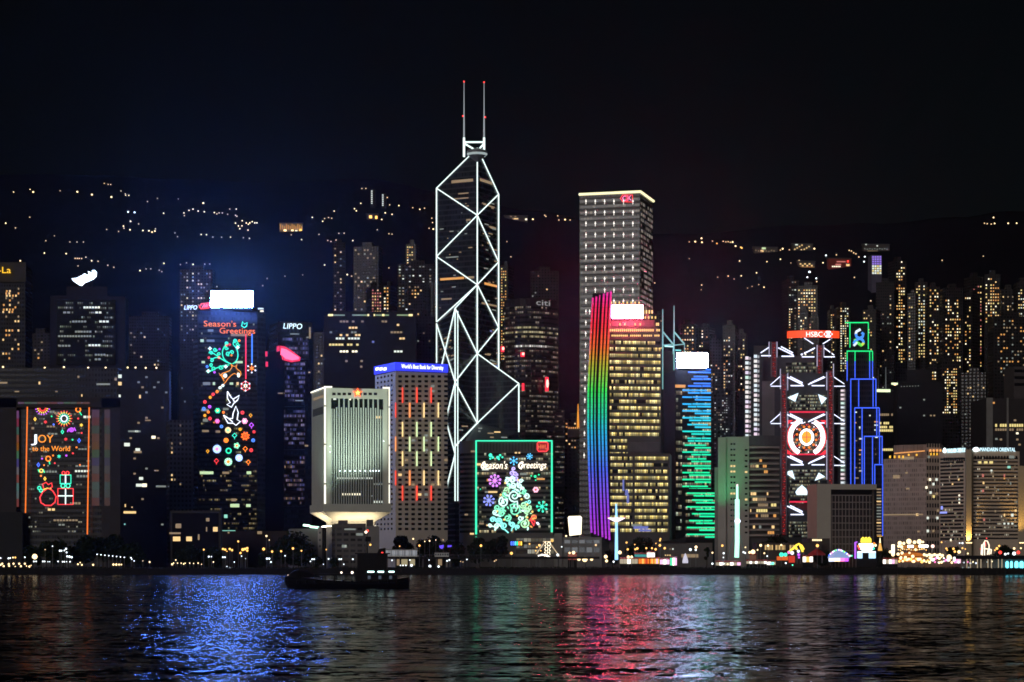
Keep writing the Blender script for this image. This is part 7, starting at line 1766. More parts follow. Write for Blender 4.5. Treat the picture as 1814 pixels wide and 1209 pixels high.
def waterfront():
    # raised walkway with columns and lit cabins
    Y = 1262
    t = thing('footbridge', (XY(850, Y).x, Y, GZ), 'long dark raised walkway on columns along the shore below the green framed block', 'footbridge')
    b = MB(); b.prism([XY(668, Y), XY(1062, Y), XY(1062, Y + 6), XY(668, Y + 6)], Z(990.5, Y), Z(986.5, Y)); b.build('deck', M['dark'], t)
    for x in range(676, 1060, 24): MB().prism([XY(x, Y + 2), XY(x + 2.4, Y + 2), XY(x + 2.4, Y + 3), XY(x, Y + 3)], GZ, Z(990.5, Y) - .01).build('column', M['darkconc'], t)
    rl = MB(); rl.tube([P(668, 983.5, Y), P(1062, 983.5, Y)], .06, 5)
    for x in range(668, 1063, 8): rl.tube([P(x, 986.4, Y), P(x, 983.5, Y)], .04, 4)
    rl.build('railing', M['steel'], t)
    for x0, x1, y0, y1, lb, s in ((683, 739, 974.5, 986, 'white lit glazed cabin on the raised walkway', .34), (770, 795, 980, 985.6, 'small grey cabin on the raised walkway', .06)):
        c = thing('walkway_cabin', P((x0 + x1) / 2, y1, Y + 3), lb, 'pavilion')
        w = Wall(XY(x0, Y + 1), XY(x1, Y + 1))
        MB().prism([XY(x0, Y + 1.05), XY(x1, Y + 1.05), XY(x1, Y + 5), XY(x0, Y + 5)], Z(986.5, Y), Z(y0, Y)).build('wall', M['white'], c)
        MB().prism([XY(x0 - 1, Y + .6), XY(x1 + 1, Y + .6), XY(x1 + 1, Y + 5.5), XY(x0 - 1, Y + 5.5)], Z(y0, Y), Z(y0 - 1, Y)).build('roof', M['granite'], c)
        n = int((x1 - x0) / 4)
        for i in range(n): panel_px(c, 'window', w, x0 + .6 + i * (x1 - x0) / n, x0 + 3.6 + i * (x1 - x0) / n, y0 + 1, y1 - 1, emit('cabin_%s_%d' % (int(s * 100), i % 3), (.85, .9, 1), s * (1, .7, .5)[i % 3], 'NONE'), .02, .06)
    # lit ground floor rooms under the walkway
    t = thing('glass_kiosk', (XY(725, Y + 12).x, Y + 12, GZ), 'row of cream lit shop bays under the left end of the raised walkway', 'kiosk')
    MB().prism([XY(700, Y + 12), XY(790, Y + 12), XY(790, Y + 20), XY(700, Y + 20)], GZ, Z(990, Y + 12)).build('wall', M['dark'], t)
    for x0, x1, k in ((711, 722, 'yellow'), (724.5, 735, 'yellow'), (776, 783, 'dim'), (703, 708, 'dim')): panel_px(t, 'window', Wall(XY(700, Y + 12), XY(790, Y + 12)), x0, x1, 991, 1002, emit('shop_cream', (1, .85, .5), .35, 'NONE') if k == 'yellow' else WIN['dim'], .02)
    # long pale hall
    b = Bld('exhibition_hall', 912, 1300, 1000, 1298, 25, 948, 'long low grey glazed hall below the swirl tree, with a small rainbow sign', wallmat('hall_grey', (.10, .098, .095)), 'hall')
    hl = lit('ribbon_hall', 2.2, (1, .85, .5), (.9, .95, .9), .42, .10, .1, .12, (.05, .05, .05), False)
    for y0, y1 in ((954, 960), (965, 971), (974, 981)): panel_px(b.root, 'window_band', b.front, 914, 998, y0, y1, hl, .05)
    b2 = Bld('exhibition_hall', 984, 1292, 1066, 1296, 25, 952, 'low white walled hall with a tower at its left end, left of the blue mast', wallmat('hall_white', (.20, .195, .185)), 'hall')
    MB().prism([XY(982, 1291), XY(996, 1291.5), XY(996, 1310), XY(982, 1310)], GZ, Z(945, 1291)).build('stair_tower', MATS['hall_white'], b2.root)
    for y0, y1 in ((957, 963), (970, 979)):
        for i in range(5): panel_px(b2.root, 'window', b2.front, 1000 + i * 13, 1010 + i * 13, y0, y1, emit('hall_pane_%d' % ((i + int(y0)) % 2), (.9, .95, 1), (.09, .16)[(i + int(y0)) % 2], 'NONE'), .03, .05)
    sg = thing('shop_sign', P(912, 963, 1297), 'tiny rainbow coloured sign on the grey hall', 'sign')
    w = Wall(XY(895, 1297.4), XY(935, 1297.2))
    for i, c in enumerate(('blue', 'blue', 'sky', 'green', 'orange', 'yellow')):
        plate(sg, 'sign_letter', w, [(904.6 + i * 3.5, 959.5), (907.2 + i * 3.5, 959.5), (907.2 + i * 3.5, 966.5), (904.6 + i * 3.5, 966.5)], NE[c], .2, .2)
    MB().prism([XY(903, 1297.5), XY(927, 1297.5), XY(927, 1298.8), XY(903, 1298.8)], Z(968, 1297), Z(958, 1297)).build('sign_board', M['dark'], sg)
    # glowing white cube billboard
    bb = thing('lit_billboard', P(1018, 951, 1310), 'glowing cream white billboard box on the hall roof left of the rainbow fin', 'billboard')
    w = Wall(XY(1000, 1306), XY(1040, 1306))
    plate(bb, 'display', w, [(1006, 917), (1008, 915), (1028, 914.5), (1030.5, 917), (1029.5, 947), (1009, 949.5), (1007.5, 933)], emit('billboard_cream', (1, .88, .62), 3.2), .1, 2.0)
    for x in (1010, 1027): MB().tube([w.pt(x, 947, -.6), w.pt(x, 958, -.6)], .25, 6).build('post', M['steel'], bb)
    MB().ball(w.pt(1003, 950, .2), .5, 6).build('lamp_head', LAMP['warm'], bb)
    # fairground rides
    Yr = 1275; S = Yr / F
    t = thing('swing_boat_ride', P(968, 990, Yr), 'brightly bulbed A framed swing ride in front of the grey hall', 'fairground ride')
    w = Wall(XY(940, Yr), XY(1000, Yr))
    fr = MB()
    for a, c in (((965, 961), (950, 982)), ((973, 961), (991, 986)), ((962, 960), (975, 960))): fr.tube([w.pt(*a), w.pt(*c)], .8 * S, 6)
    fr.build('a_frame', emit('ride_cream', (1, .75, .45), .8), t)
    for i in range(26):
        y = 961 + (i % 9) * 3; x = 966 + (i // 9) * 4 - (y - 961) * .05 + (i % 2)
        MB().ball(w.pt(x, y, 1.0), .9 * S, 5).build('bulb', emit('bulb_cream', (1, .85, .6), 5), t)
    neon(t, 'boat', w, [[(953, 985), (960, 983), (970, 985), (977, 989)]], emit('bulb_white', (1, .95, .85), 3), 1.4, False, .6, 6)
    MB().ball(w.pt(978, 958, 0), 2.6 * S, 7).build('gondola', NE['gold'], t)
    t = thing('mast_ride', P(1092, 990, Yr), 'tall blue glowing mast ride with a ring of white seats halfway up', 'fairground ride')
    bm = emit('mast_sky', (.28, .6, 1), 2.4)
    MB().tube([P(1092, 992, Yr), P(1092, 925, Yr), P(1091.5, 893, Yr)], 3.0 * S, 8, r2=1.3 * S).build('mast', bm, t)
    MB().lathe(P(1092, 923, Yr), [(2 * S, -2 * S), (6 * S, -.5 * S), (15 * S, 4.2 * S), (15.5 * S, 5.4 * S), (13 * S, 5.2 * S), (5 * S, 1.8 * S), (2 * S, 1.6 * S)], 20).build('seat_ring', emit('ring_white', (1, .85, .95), 2.2), t)
    for i, k in enumerate(('red', 'green', 'white', 'yellow', 'red', 'green', 'white', 'yellow')):
        a = 2 * math.pi * i / 8
        p = P(1092, 923, Yr) + Vector((15 * S * math.cos(a), 15 * S * math.sin(a), 5.9 * S)); MB().ball(p, .9 * S, 5).build('bulb', NE[k], t)
    t = thing('pendulum_ride', P(1306, 990, Yr), 'tall tapering green white glowing pendulum ride before the green washed block', 'fairground ride')
    gm, gn, gb = newmat('pendulum_glow')
    gb.inputs['Emission Color'].default_value = (.38, 1, .72, 1); gb.inputs['Emission Strength'].default_value = 1.7; gm.cycles.emission_sampling = 'AUTO'
    MB().tube([P(1306, 862, Yr), P(1306, 885, Yr), P(1306.5, 920, Yr), P(1306, 960, Yr), P(1305, 988, Yr)], 1.9 * S, 8).tube([P(1306, 885, Yr), P(1306, 918, Yr), P(1306, 960, Yr), P(1305, 988, Yr)], 4.0 * S, 8).build('arm', gm, t)
    MB().ball(P(1306.5, 923.5, Yr - .6), 5.4 * S, 9, 0, .8).build('hub', emit('hub_white', (.75, .85, 1), 3), t)
    MB().ball(P(1306, 860, Yr), 2 * S, 6).build('tip_lamp', emit('tip_pink', (1, .75, .85), 2), t)
    lg = MB()
    for dx in (-18, 16): lg.tube([P(1306, 930, Yr + 2), P(1306 + dx, 992, Yr + 3)], .25, 6)
    lg.build('support_leg', M['steel'], t)
    t = thing('wave_ride', P(1412, 992, Yr), 'ride under a yellow bulbed arch with green and violet lamps', 'fairground ride')
    w = Wall(XY(1370, Yr), XY(1460, Yr))
    ya = emit('arch_yellow', (1, .68, .06), 2.6)
    neon(t, 'arch', w, [[(1396, 979), (1405, 972), (1411, 966), (1415, 964), (1420, 967), (1424, 974)], [(1408, 968), (1412, 974)], [(1417, 966), (1422, 978)]], ya, 1.7, False, .4, 6)
    for x, y, k, r in ((1384, 983, 'teal', 4), (1391, 983, 'teal', 3.4), (1397, 979, 'pink', 2.6), (1403, 980, 'coolwhite', 3.2), (1414, 977, 'coolwhite', 2.6), (1414.5, 983, 'purple', 2.4), (1415, 988, 'purple', 1.8)): MB().ball(w.pt(x, y, 1), r * S, 6).build('bulb', NE[k], t)
    for x0, x1, y0, y1, k in ((1376, 1396, 986, 993, 'orange'), (1397, 1408, 985, 997, 'red')): panel_px(t, 'panel', w, x0, x1, y0, y1, emit('panel_' + k, {'orange': (1, .16, .02), 'red': (.8, .05, .02)}[k], .75), .3)
    for x in (1412, 1418, 1424): MB().tube([w.pt(x, 975, 0), w.pt(x, 999, 0)], .5 * S, 5).build('post', M['steel'], t)
    t = thing('merry_go_round', P(1487, 992, Yr), 'low carousel with a rainbow bulbed canopy in front of the grid fronted block', 'fairground ride')
    c = P(1486, 989, Yr + 8)
    MB().lathe(c, [(20 * S, 0), (19 * S, 3 * S), (9 * S, 11 * S), (2 * S, 13 * S)], 20).build('canopy', emit('canopy_iris', (.35, .5, .9), .7), t)
    rnd = random.Random(31)
    for i in range(20):
        f = i / 19
        x = 1469 + 40 * f; y = 984 - 9.5 * math.sin(math.pi * min(1, f * 1.15) ** .9) if f < .85 else 985
        MB().ball(P(x, y, Yr - 1), 1.5 * S, 5).build('bulb', NE[('blue', 'coolwhite', 'pink', 'coolwhite', 'white', 'green', 'lime')[i % 7]], t)
    for x0, x1, k in ((1468, 1478, 'coolwhite'), (1478, 1488, 'paleyellow'), (1488, 1496, 'pink'), (1496, 1503, 'purple')): panel_px(t, 'panel', Wall(XY(1460, Yr - 1), XY(1515, Yr - 1)), x0, x1, 989, 995, NE[k], .2)
    t = thing('sign_pylon', P(1533, 995, Yr), 'stacked bright sign tower with yellow humps, white board and pale blue panels', 'sign')
    w = Wall(XY(1500, Yr), XY(1560, Yr))
    ym = emit('hump_yellow', (1, .72, .05), 2.8)
    for x in (1528.5, 1534, 1539.5): neon(t, 'hump', w, [[(x - 3, 961.5), (x - 2.4, 955), (x, 952.5), (x + 2.4, 955), (x + 3, 961.5)]], ym, 1.3, False, .4, 6); plate(t, 'hump_fill', w, [(x - 2.6, 961.5), (x - 1.6, 955.5), (x + 1.6, 955.5), (x + 2.6, 961.5)], ym, .1, .2)
    plate(t, 'board', w, [(1521, 963), (1546, 963), (1548, 971), (1544, 976), (1528, 976.5), (1522, 972)], emit('board_white', (.85, 1, .97), 3.4), .3, .4)
    for x0, x1 in ((1518.5, 1527.5), (1539, 1551)): panel_px(t, 'panel', w, x0, x1, 978, 989.5, emit('panel_iceblue', (.45, .75, 1), 2.4), .2)
    panel_px(t, 'lintel', w, 1518.5, 1551, 977, 979.4, NE['coolwhite'], .4)
    neon(t, 'side_tube', w, [[(1515, 990), (1515, 961), (1518.5, 961)]], emit('tube_violet', (.5, .12, 1), 1.6), 1.6, False, .3, 6)
    for x, y, k in ((1520.5, 968, 'orange'), (1522, 972, 'red'), (1548, 963.5, 'orange'), (1550.5, 966.5, 'paleyellow'), (1547, 972, 'teal')): MB().ball(w.pt(x, y, .8), 2.3 * S, 6).build('bulb', NE[k], t)
    MB().prism([XY(1517, Yr + .3), XY(1552, Yr + .3), XY(1552, Yr + 3), XY(1517, Yr + 3)], GZ, Z(977, Yr)).build('frame', M['dark'], t)
    t = thing('christmas_tree', P(1558.5, 993, Yr + 4), 'slender gold lit Christmas cone with a white tip, right of the sign tower', 'christmas tree')
    MB().lathe(P(1559, 976, Yr + 4), [(4 * S, 0), (3.4 * S, 4 * S), (2 * S, 11 * S), (1.2 * S, 14 * S)], 12).build('crown', emit('tree_gold', (1, .50, .10), 1.0), t)
    MB().tube([P(1559, 963, Yr + 4), P(1559, 953, Yr + 4)], 1.3 * S, 6, r2=.5 * S).build('tip', NE['paleyellow'], t)
    MB().tube([P(1559, 997, Yr + 4), P(1559, 976, Yr + 4)], .8 * S, 6).build('stand', M['dark'], t)
    MB().tube([P(1554, 950.3, Yr + 4), P(1563, 950.3, Yr + 4)], .5 * S, 5).build('cross_bar', NE['amber'], t)
    # big two tier carousel
    t = thing('double_carousel', P(1620, 994, Yr), 'large two tiered carousel crowded with white and amber bulbs, below the mauve grey block', 'fairground ride')
    c = P(1616, 996, Yr + 12)
    MB().lathe(c, [(24 * S, 0), (24 * S, 5 * S), (25 * S, 6 * S), (24 * S, 8 * S), (23 * S, 8.2 * S)], 24).build('base_tier', emit('tier_orange', (1, .30, .05), .55), t)
    MB().lathe(c, [(22 * S, 10 * S), (25 * S, 12 * S), (14 * S, 16 * S), (6 * S, 17 * S)], 24).build('lower_canopy', emit('canopy_orange', (1, .26, .03), .45), t)
    MB().lathe(c, [(9 * S, 8 * S), (9 * S, 30 * S)], 16).build('drum', wallmat('drum_brown', (.25, .12, .06)), t)
    MB().lathe(c, [(22 * S, 25 * S), (23 * S, 26.5 * S), (15 * S, 29 * S), (3 * S, 31 * S)], 24).build('upper_canopy', emit('canopy_amber', (1, .36, .05), .5), t)
    w = Wall(XY(1580, Yr - 4), XY(1720, Yr - 4))
    rnd = random.Random(6)
    for x, y, r in ((1594, 962.5, 3.6), (1601, 963, 2.6), (1610, 959.5, 4.6), (1620, 961, 3.0), (1628.5, 960, 4.2), (1635, 960.5, 2), (1592, 968, 2.4), (1597, 969, 2.8), (1622, 974, 2.2), (1598, 980, 2.6), (1591, 982, 2.6), (1611, 980, 1.8), (1617, 986, 2.8), (1604, 988, 2.6), (1596, 988, 2.2)): MB().ball(w.pt(x, y, 0), r * S, 7).build('bulb', LAMP['warm'], t)
    for x0, x1, y in ((1608, 1618, 968.5), (1628, 1644, 968)): MB().tube([w.pt(x0, y, 0), w.pt(x1, y, 0)], 2.4 * S, 7).build('bulb_bar', emit('bar_white', (1, .93, .8), 6), t)
    for i in range(16): MB().ball(w.pt(1592 + i * 3.4 + rnd.uniform(-1, 1), 993 + rnd.uniform(-3.5, 3), 1), rnd.uniform(1.4, 2.8) * S, 6).build('bulb', LAMP['warm' if i % 3 else 'amber'], t)
    for i in range(14): MB().ball(w.pt(1591 + i * 3.8, 974 + rnd.uniform(-1.6, 1.6), .5), rnd.uniform(.8, 1.5) * S, 5).build('bulb', LAMP['amber' if i % 2 else 'warm'], t)
    t = thing('swing_ride', P(1668, 994, Yr), 'wide bright fairground booth line with scalloped rows of white bulbs, right of the big carousel', 'fairground ride')
    MB().prism([XY(1636, Yr), XY(1702, Yr), XY(1702, Yr + 8), XY(1636, Yr + 8)], GZ, Z(986, Yr)).build('booth', wallmat('booth_dark', (.1, .07, .06)), t)
    w = Wall(XY(1630, Yr - 1), XY(1710, Yr - 1))
    for i in range(8): MB().ball(w.pt(1637 + i * 4.6, 983 + (i % 2) * 1.4, .5), 2.5 * S, 6).build('bulb', LAMP['warm'], t)
    for i in range(30): MB().ball(w.pt(1646 + (i % 15) * 3.6 + rnd.uniform(-1.4, 1.4), 990 + (i // 15) * 5 + rnd.uniform(-2.6, 2.4), 1), rnd.uniform(1.0, 2.6) * S, 6).build('bulb', (LAMP['warm'], LAMP['warm'], LAMP['cool'], NE['pink'], NE['coolwhite'])[i % 5], t)
    MB().ball(w.pt(1681, 987, .5), 4.2 * S, 7).build('bulb', LAMP['warm'], t); MB().ball(w.pt(1652, 968, .5), 3.0 * S, 6).build('bulb', emit('bulb_pinkw', (1, .6, .5), 4), t)
    MB().tube([w.pt(1652, 970, .5), w.pt(1650, 986, .5)], .3, 5).build('post', M['steel'], t)
    for x0, x1, c in ((1693, 1702, 'pink'), (1690, 1698, 'coolwhite')): panel_px(t, 'panel', w, x0, x1, 991, 998, emit('panel_rose', (1, .6, .75), 1.2), .3)
    t = thing('light_tower', P(1582, 990, Yr), 'white lit upright box beside the big carousel, on its left', 'light')
    MB().prism([XY(1579, Yr), XY(1585, Yr), XY(1585, Yr + 2), XY(1579, Yr + 2)], Z(982, Yr), Z(965, Yr)).build('display', emit('box_cream', (1, .88, .6), 3.5), t)
    MB().prism([XY(1580, Yr + .3), XY(1584, Yr + .3), XY(1584, Yr + 1.7), XY(1580, Yr + 1.7)], GZ, Z(982, Yr)).build('stand', M['dark'], t)
    for x, y, r in ((1577, 978, 2.4), (1582, 983, 3)): MB().ball(P(x, y, Yr - 1), r * S, 6).build('bulb', LAMP['warm'], t)
    t = thing('light_arch', P(1745, 984, Yr + 20), 'open arch of white bulbs with side legs before the hotel', 'fairground ride')
    w = Wall(XY(1720, Yr + 20), XY(1770, Yr + 20))
    ac = emit('arch_cream', (1, .82, .6), 2.6)
    neon(t, 'arch', w, [[(1740, 984), (1741, 966), (1745, 958), (1749, 959), (1752, 966), (1752, 983)], [(1738, 983), (1739, 965)], [(1743, 972), (1756, 974)], [(1755, 982), (1756, 974)], [(1744, 984), (1744, 962)], [(1749, 983), (1750, 975)]], ac, .95, False, .2, 6)
    neon(t, 'red_bulbs', w, [[(1745, 960), (1746, 968)], [(1747, 953), (1748, 955)], [(1738, 973), (1736, 973)]], NE['red'], .9, False, .3)
    for x in (1738, 1744, 1755): MB().tube([w.pt(x, 983, 0), w.pt(x, 1001, 0)], .25, 5).build('leg', M['steel'], t)
    # tents and stalls
    t = thing('market_tent', P(1450, 985, Yr + 6), 'dark red peaked tent right of the yellow bulbed arch', 'tent')
    MB().lathe(P(1447, 984, Yr + 6), [(16 * S, 0), (15 * S, 3 * S), (4 * S, 10 * S), (.5 * S, 12 * S)], 10).build('canopy', wallmat('tent_red', (.35, .03, .03), .7), t)
    for a in range(4): MB().tube([P(1447, 984, Yr + 6) + Vector((13 * S * math.cos(a * 1.57 + .7), 13 * S * math.sin(a * 1.57 + .7), -7 * 0)), P(1447, 998, Yr + 6) + Vector((13 * S * math.cos(a * 1.57 + .7), 13 * S * math.sin(a * 1.57 + .7), 0))], .12, 5).build('pole', M['steel'], t)
    def stall(x0, x1, y0, y1, Yq, lb, cols, grp=None, n=None):
        t = thing('fairground_stall', P((x0 + x1) / 2, y1, Yq), lb, 'stall', grp)
        t.location.z = GZ
        MB().prism([XY(x0, Yq + .4), XY(x1, Yq + .4), XY(x1, Yq + 4), XY(x0, Yq + 4)], GZ, Z(y0, Yq)).build('booth', M['dark'], t)
        w = Wall(XY(x0, Yq + .38), XY(x1, Yq + .38))
        MB().prism([XY(x0 - .6, Yq - .8), XY(x1 + .6, Yq - .8), XY(x1 + .6, Yq + 4.4), XY(x0 - .6, Yq + 4.4)], Z(y0, Yq), [Z(y0 - 1, Yq)] * 2 + [Z(y0 - 2.4, Yq)] * 2).build('awning', M['red'], t)
        n = n or len(cols)
        for i in range(n): panel_px(t, 'lit_panel', w, x0 + (x1 - x0) * i / n + .2, x0 + (x1 - x0) * (i + 1) / n - .2, y0 + .6, y1, cols[i % len(cols)], .02)
        return t
    so, sy, sw_, sr, sp = emit('stall_orange', (1, .22, .02), 1.1), emit('stall_yellow', (1, .6, .12), 1.4), emit('stall_white', (1, .92, .8), 3), emit('stall_red', (.9, .06, .03), .8), emit('stall_pink', (1, .5, .8), 2)
    sd = emit('stall_cream', (1, .85, .6), .45)
    stall(1098, 1130, 990, 999, 1268, 'cream lit low stall beside the blue mast', [sd, sd, sw_, sd, sd])
    stall(1131, 1150, 989.5, 999, 1267, 'orange lit stall in the row right of the blue mast, left of two', [so, so, sy, so, sr, so])
    stall(1151, 1168, 989.5, 999, 1266, 'yellow and pink lit stall in the row right of the blue mast, right of two', [so, sy, so, sy, sp, sy])
    stall(1169, 1186, 991, 1000, 1265, 'violet and white lit stall ending the row right of the blue mast', [sp, sw_, sp])
    stall(1187, 1199, 988, 1002, 1264, 'tall pinkish white lit booth with a green corner, last of the row', [emit('stall_green', (.1, .9, .45), 1.5), sw_, sp])
    stall(1124, 1146, 982, 987, 1272, 'turquoise roofed kiosk behind the orange stall', [emit('stall_teal', (.08, .6, .6), .5)])
    stall(1146, 1160, 979, 989, 1270, 'brilliant white lit kiosk behind the row of orange stalls', [sw_])
    stall(1422, 1440, 986, 996, 1270, 'white lit booth with red trim right of the yellow bulbed arch', [sw_, sy, sw_])
    stall(1564, 1590, 991, 999, 1268, 'pale lit low booth between the gold Christmas cone and the big carousel', [sw_, sd, sw_, sp, sd])
    stall(1322, 1358, 994, 999, 1266, 'long low stall with a string of small white lamps right of the green ride', [sd, sw_, sd, sw_, sd, sd, sw_])
    stall(1358, 1374, 995, 1001, 1264, 'small white lit booth left of the turquoise lamps', [sw_, sd])
    stall(1268, 1312, 996, 1002, 1266, 'long pale canopy stall at the foot of the green ride', [sd, sw_, sd, sd, sw_, sd, sp])
    stall(1006, 1022, 981, 992, 1268, 'reddish booth with two round lamps before the white walled hall', [emit('stall_rose', (.8, .2, .15), .35)])
    stall(1327, 1340, 983, 994, 1268, 'brown booth under a bright lamp left of the colonnade', [emit('stall_brown', (.4, .16, .1), .3)])
    t = thing('white_tent', P(1214, 998, 1266), 'small pointed white tent glowing softly between the stalls and the green ride', 'tent')
    MB().lathe(P(1214, 998, 1268), [(5 * S, 0), (5 * S, 4 * S), (3.8 * S, 9 * S), (1.6 * S, 15 * S), (.3 * S, 17.5 * S)], 12).build('canopy', emit('tent_glow', (.85, .82, 1), .75), t)
    # low buildings behind the fair
    b = Bld('low_block', 1168, 1330, 1262, 1330, 22, 962, 'low grey flat roofed block behind the fair stalls', wallmat('low_grey', (.11, .10, .095)), 'building')
    MB().prism([XY(1172, 1328), XY(1215, 1328), XY(1215, 1352), XY(1172, 1352)], b.zt, [Z(960, 1328), Z(952, 1328), Z(952, 1350), Z(960, 1350)]).build('roof', M['dark'], b.root)
    b.wins([(1192, 973, 2.4, 2.4, 'white'), (1187, 973, 2, 2, 'dim'), (1222, 985, 30, 6, 'dim'), (1179, 984, 2, 2, 'warm'), (1183, 984, 2, 2, 'warm'), (1187, 984, 2, 2, 'warm')])
    b = Bld('colonnade_pavilion', 1340, 1300, 1455, 1300, 18, 962, 'dark flat roofed pavilion with an amber lit colonnade', wallmat('pavilion_brown', (.06, .05, .045)), 'pavilion')
    for x0, x1 in ((1355, 1370), (1374, 1394), (1399, 1412)):
        n = int((x1 - x0) / 3)
        for i in range(n): panel_px(b.root, 'lit_bay', b.front, x0 + i * 3, x0 + i * 3 + 2, 966, 974.5, emit('bay_amber_%d' % (i % 2), (1, .66, .25), (.8, .4)[i % 2], 'NONE'), .05)
    b2 = Bld('low_block', 1434, 1310, 1470, 1312, 15, 954, 'small block with five roof lamps left of the grid fronted block', wallmat('pavilion_brown', (.06, .05, .045)), 'building')
    for i in range(5): panel_px(b2.root, 'roof_lamp', b2.front, 1439 + i * 3.6, 1441 + i * 3.6, 955.6, 958.6, emit('roof_lamp_cream', (1, .8, .45), 3), .05)
    # ferry pier at the right edge
    Yp = 1256
    t = thing('ferry_pier', (XY(1760, Yp).x, Yp, GZ), 'dark roofed pier hall on lit columns with cyan lamps at the right edge', 'pier')
    MB().prism([XY(1694, Yp), XY(1850, Yp), XY(1850, Yp + 22), XY(1694, Yp + 22)], Z(991, Yp), Z(984.5, Yp)).build('roof', M['dark'], t)
    MB().prism([XY(1702, Yp + 9), XY(1850, Yp + 9), XY(1850, Yp + 20), XY(1702, Yp + 20)], GZ, Z(991, Yp) - .02).build('wall', M['granite'], t)
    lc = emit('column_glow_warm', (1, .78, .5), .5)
    for i in range(20):
        x = 1706 + i * 6.2
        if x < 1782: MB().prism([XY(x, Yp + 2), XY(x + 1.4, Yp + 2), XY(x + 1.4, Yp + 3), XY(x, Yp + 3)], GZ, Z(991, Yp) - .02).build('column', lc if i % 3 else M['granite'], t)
    w = Wall(XY(1695, Yp + 1), XY(1830, Yp + 1))
    for x, r in ((1784, 2.6), (1791.5, 2.3), (1800.5, 3.3), (1809.5, 3.6)):
        S2 = Yp / F
        b_ = MB(); c0 = w.pt(x, 1001, .3); b_.lathe(c0, [(r * .5 * S2, -6.5 * S2), (r * S2, -4 * S2), (r * S2, 4 * S2), (r * .5 * S2, 6.5 * S2)], 10); b_.build('cyan_lamp', LAMP['cyan'], t)
    for x, y, k in ((1709, 997, 'coolwhite'), (1716, 996, 'pink'), (1721, 998, 'coolwhite'), (1726, 996, 'paleyellow'), (1731, 998, 'coolwhite'), (1708, 1006, 'dimwhite'), (1718, 1006, 'dimwhite'), (1751, 996, 'dimwhite'), (1759, 995, 'paleyellow')): MB().ball(w.pt(x, y, -3), 1.5 * S, 6).build('room_lamp', NE[k], t)
    # street and promenade lamps
    def row(lb, kind, pts, r=1.3, Yq=1290, name='street_lamp', grp=None):
        for p in pts: lamp(p[0], p[1], Yq, p[3] if len(p) > 3 else kind, lb, grp or lb.replace('lamp', 'lamps', 1), p[2] if len(p) > 2 else r, GZ, name)
    row('amber street lamp in the cluster left of the large rounded tree', 'amber', [(395, 973), (399, 974), (407, 973), (411, 975), (430, 974, 2.2), (434, 973, 2), (438, 971.5, 1.8), (438, 976), (426, 980), (402, 977, .9), (361, 974, 1.4), (422, 959.5, 1.5), (467, 973, 2.2), (472, 950, 1.5, 'warm'), (477, 957, .8, 'warm')], 1.7)
    row('amber street lamp standing before the large rounded tree', 'amber', [(482, 977.5, 1.7), (498, 977, 1.6), (519, 972, 1.8), (534, 976, 1.3)], 1.6, 1262)
    row('amber street lamp before the raised walkway and barracks block', 'amber', [(743, 967, 1.6), (852, 967, 1.9), (656, 965.5, 1.6), (578, 974, 1.0), (708, 968, .9), (906, 980.5, 2.2)], 1.6, 1258)
    row('warm lamp in the trees at the foot of the beige block', 'warm', [(732, 955, 1.3), (752.5, 959.5, .9), (761, 958.5, 1.2), (772, 957, .7), (785, 957, .6)], 1, 1340)
    row('bright floodlight post at the left end of the park', 'warm', [(61.5, 986.5, 4.2)], 4, 1270)
    row('white lamp in the double row along the left promenade', 'cool', [(1, 989), (15, 989.5, 1.3), (18, 989), (23, 988, 1.2, 'warm'), (27, 988, 1.4, 'amber'), (44, 987.5), (60, 995), (64, 995), (76, 995, 1.2), (79, 995), (85, 995.5, .7), (88, 995.5, .7), (103, 995), (111, 995.5), (114, 995.5), (118, 995.5, .8), (124, 995.5)], 1.1, 1268)
    row('yellowish lamp near the water at the left end of the promenade', 'warm', [(1, 1001), (4, 999), (6.5, 1003.5), (15.5, 999.5), (16, 1003), (24, 999), (27, 1004, .9), (34, 999), (37, 1003.5), (44, 999), (47, 1003, .9), (52, 1004), (55, 1002, .8)], 1.5, 1258)
    row('white lamp on the ramp before the trees of the portal', 'cool', [(93, 968, .9), (106, 976, 1.4), (109, 976), (114, 975.5, 1.1), (117, 972.5, 1.4), (118, 979), (119, 986, 1.4), (123, 986.5, 1.7), (127, 987.5, 1.5), (80, 974, .8, 'dim')], 1.2, 1275)
    row('small white lamp in the sloping string along the park rail', 'cool', [(172 + i * 6.9, 982.5 + i * .75, .95) for i in range(8)] + [(232, 988.5, 1.1), (233.5, 991), (237.5, 994, .9)], .9, 1272)
    row('white lamp by the water left of the low glass hall', 'warm', [(138, 1000), (142, 997, .9), (145, 1001, 1.3), (165, 1001, 1.5), (201, 1000.5, 1.6), (206, 1000.5, 1.6), (211, 1000.5), (215, 1000.5, 1.1), (265, 996, 1.3), (253, 994, .8, 'dim')], 1.3, 1260)
    row('white lamp in the short row in front of the low glass hall', 'warm', [(305, 1000, 1.5), (307.5, 998, 1), (311.5, 992.5, 1), (314.5, 998, .9), (321, 998, .9), (325.5, 999.5, 1.1), (328, 998, .9), (336, 998, .9), (343, 998.5, .8), (351, 998, 1), (357, 1000, .7), (378, 996, 1)], 1, 1262)
    row('white lamp along the shore below the amber cluster', 'cool', [(370, 986.5, 1.3), (374.5, 986.5, .9), (395, 987.5), (398.5, 987.5), (428, 985.5, .9), (415, 996, .9), (402, 1004, .8), (407, 1008, .7), (410, 1010, .7), (435, 990, .6), (473, 990, 1.5), (477, 990, 1.4), (480, 996, 1.2)], 1.2, 1258)
    row('white lamp before the pale annex and barracks block', 'cool', [(505, 985, 1), (553, 991), (556.5, 991), (550, 995, .9), (582, 990.5), (601, 991), (604.5, 991), (625, 991), (609, 1000, .9), (573, 1000, .7)], 1.2, 1258)
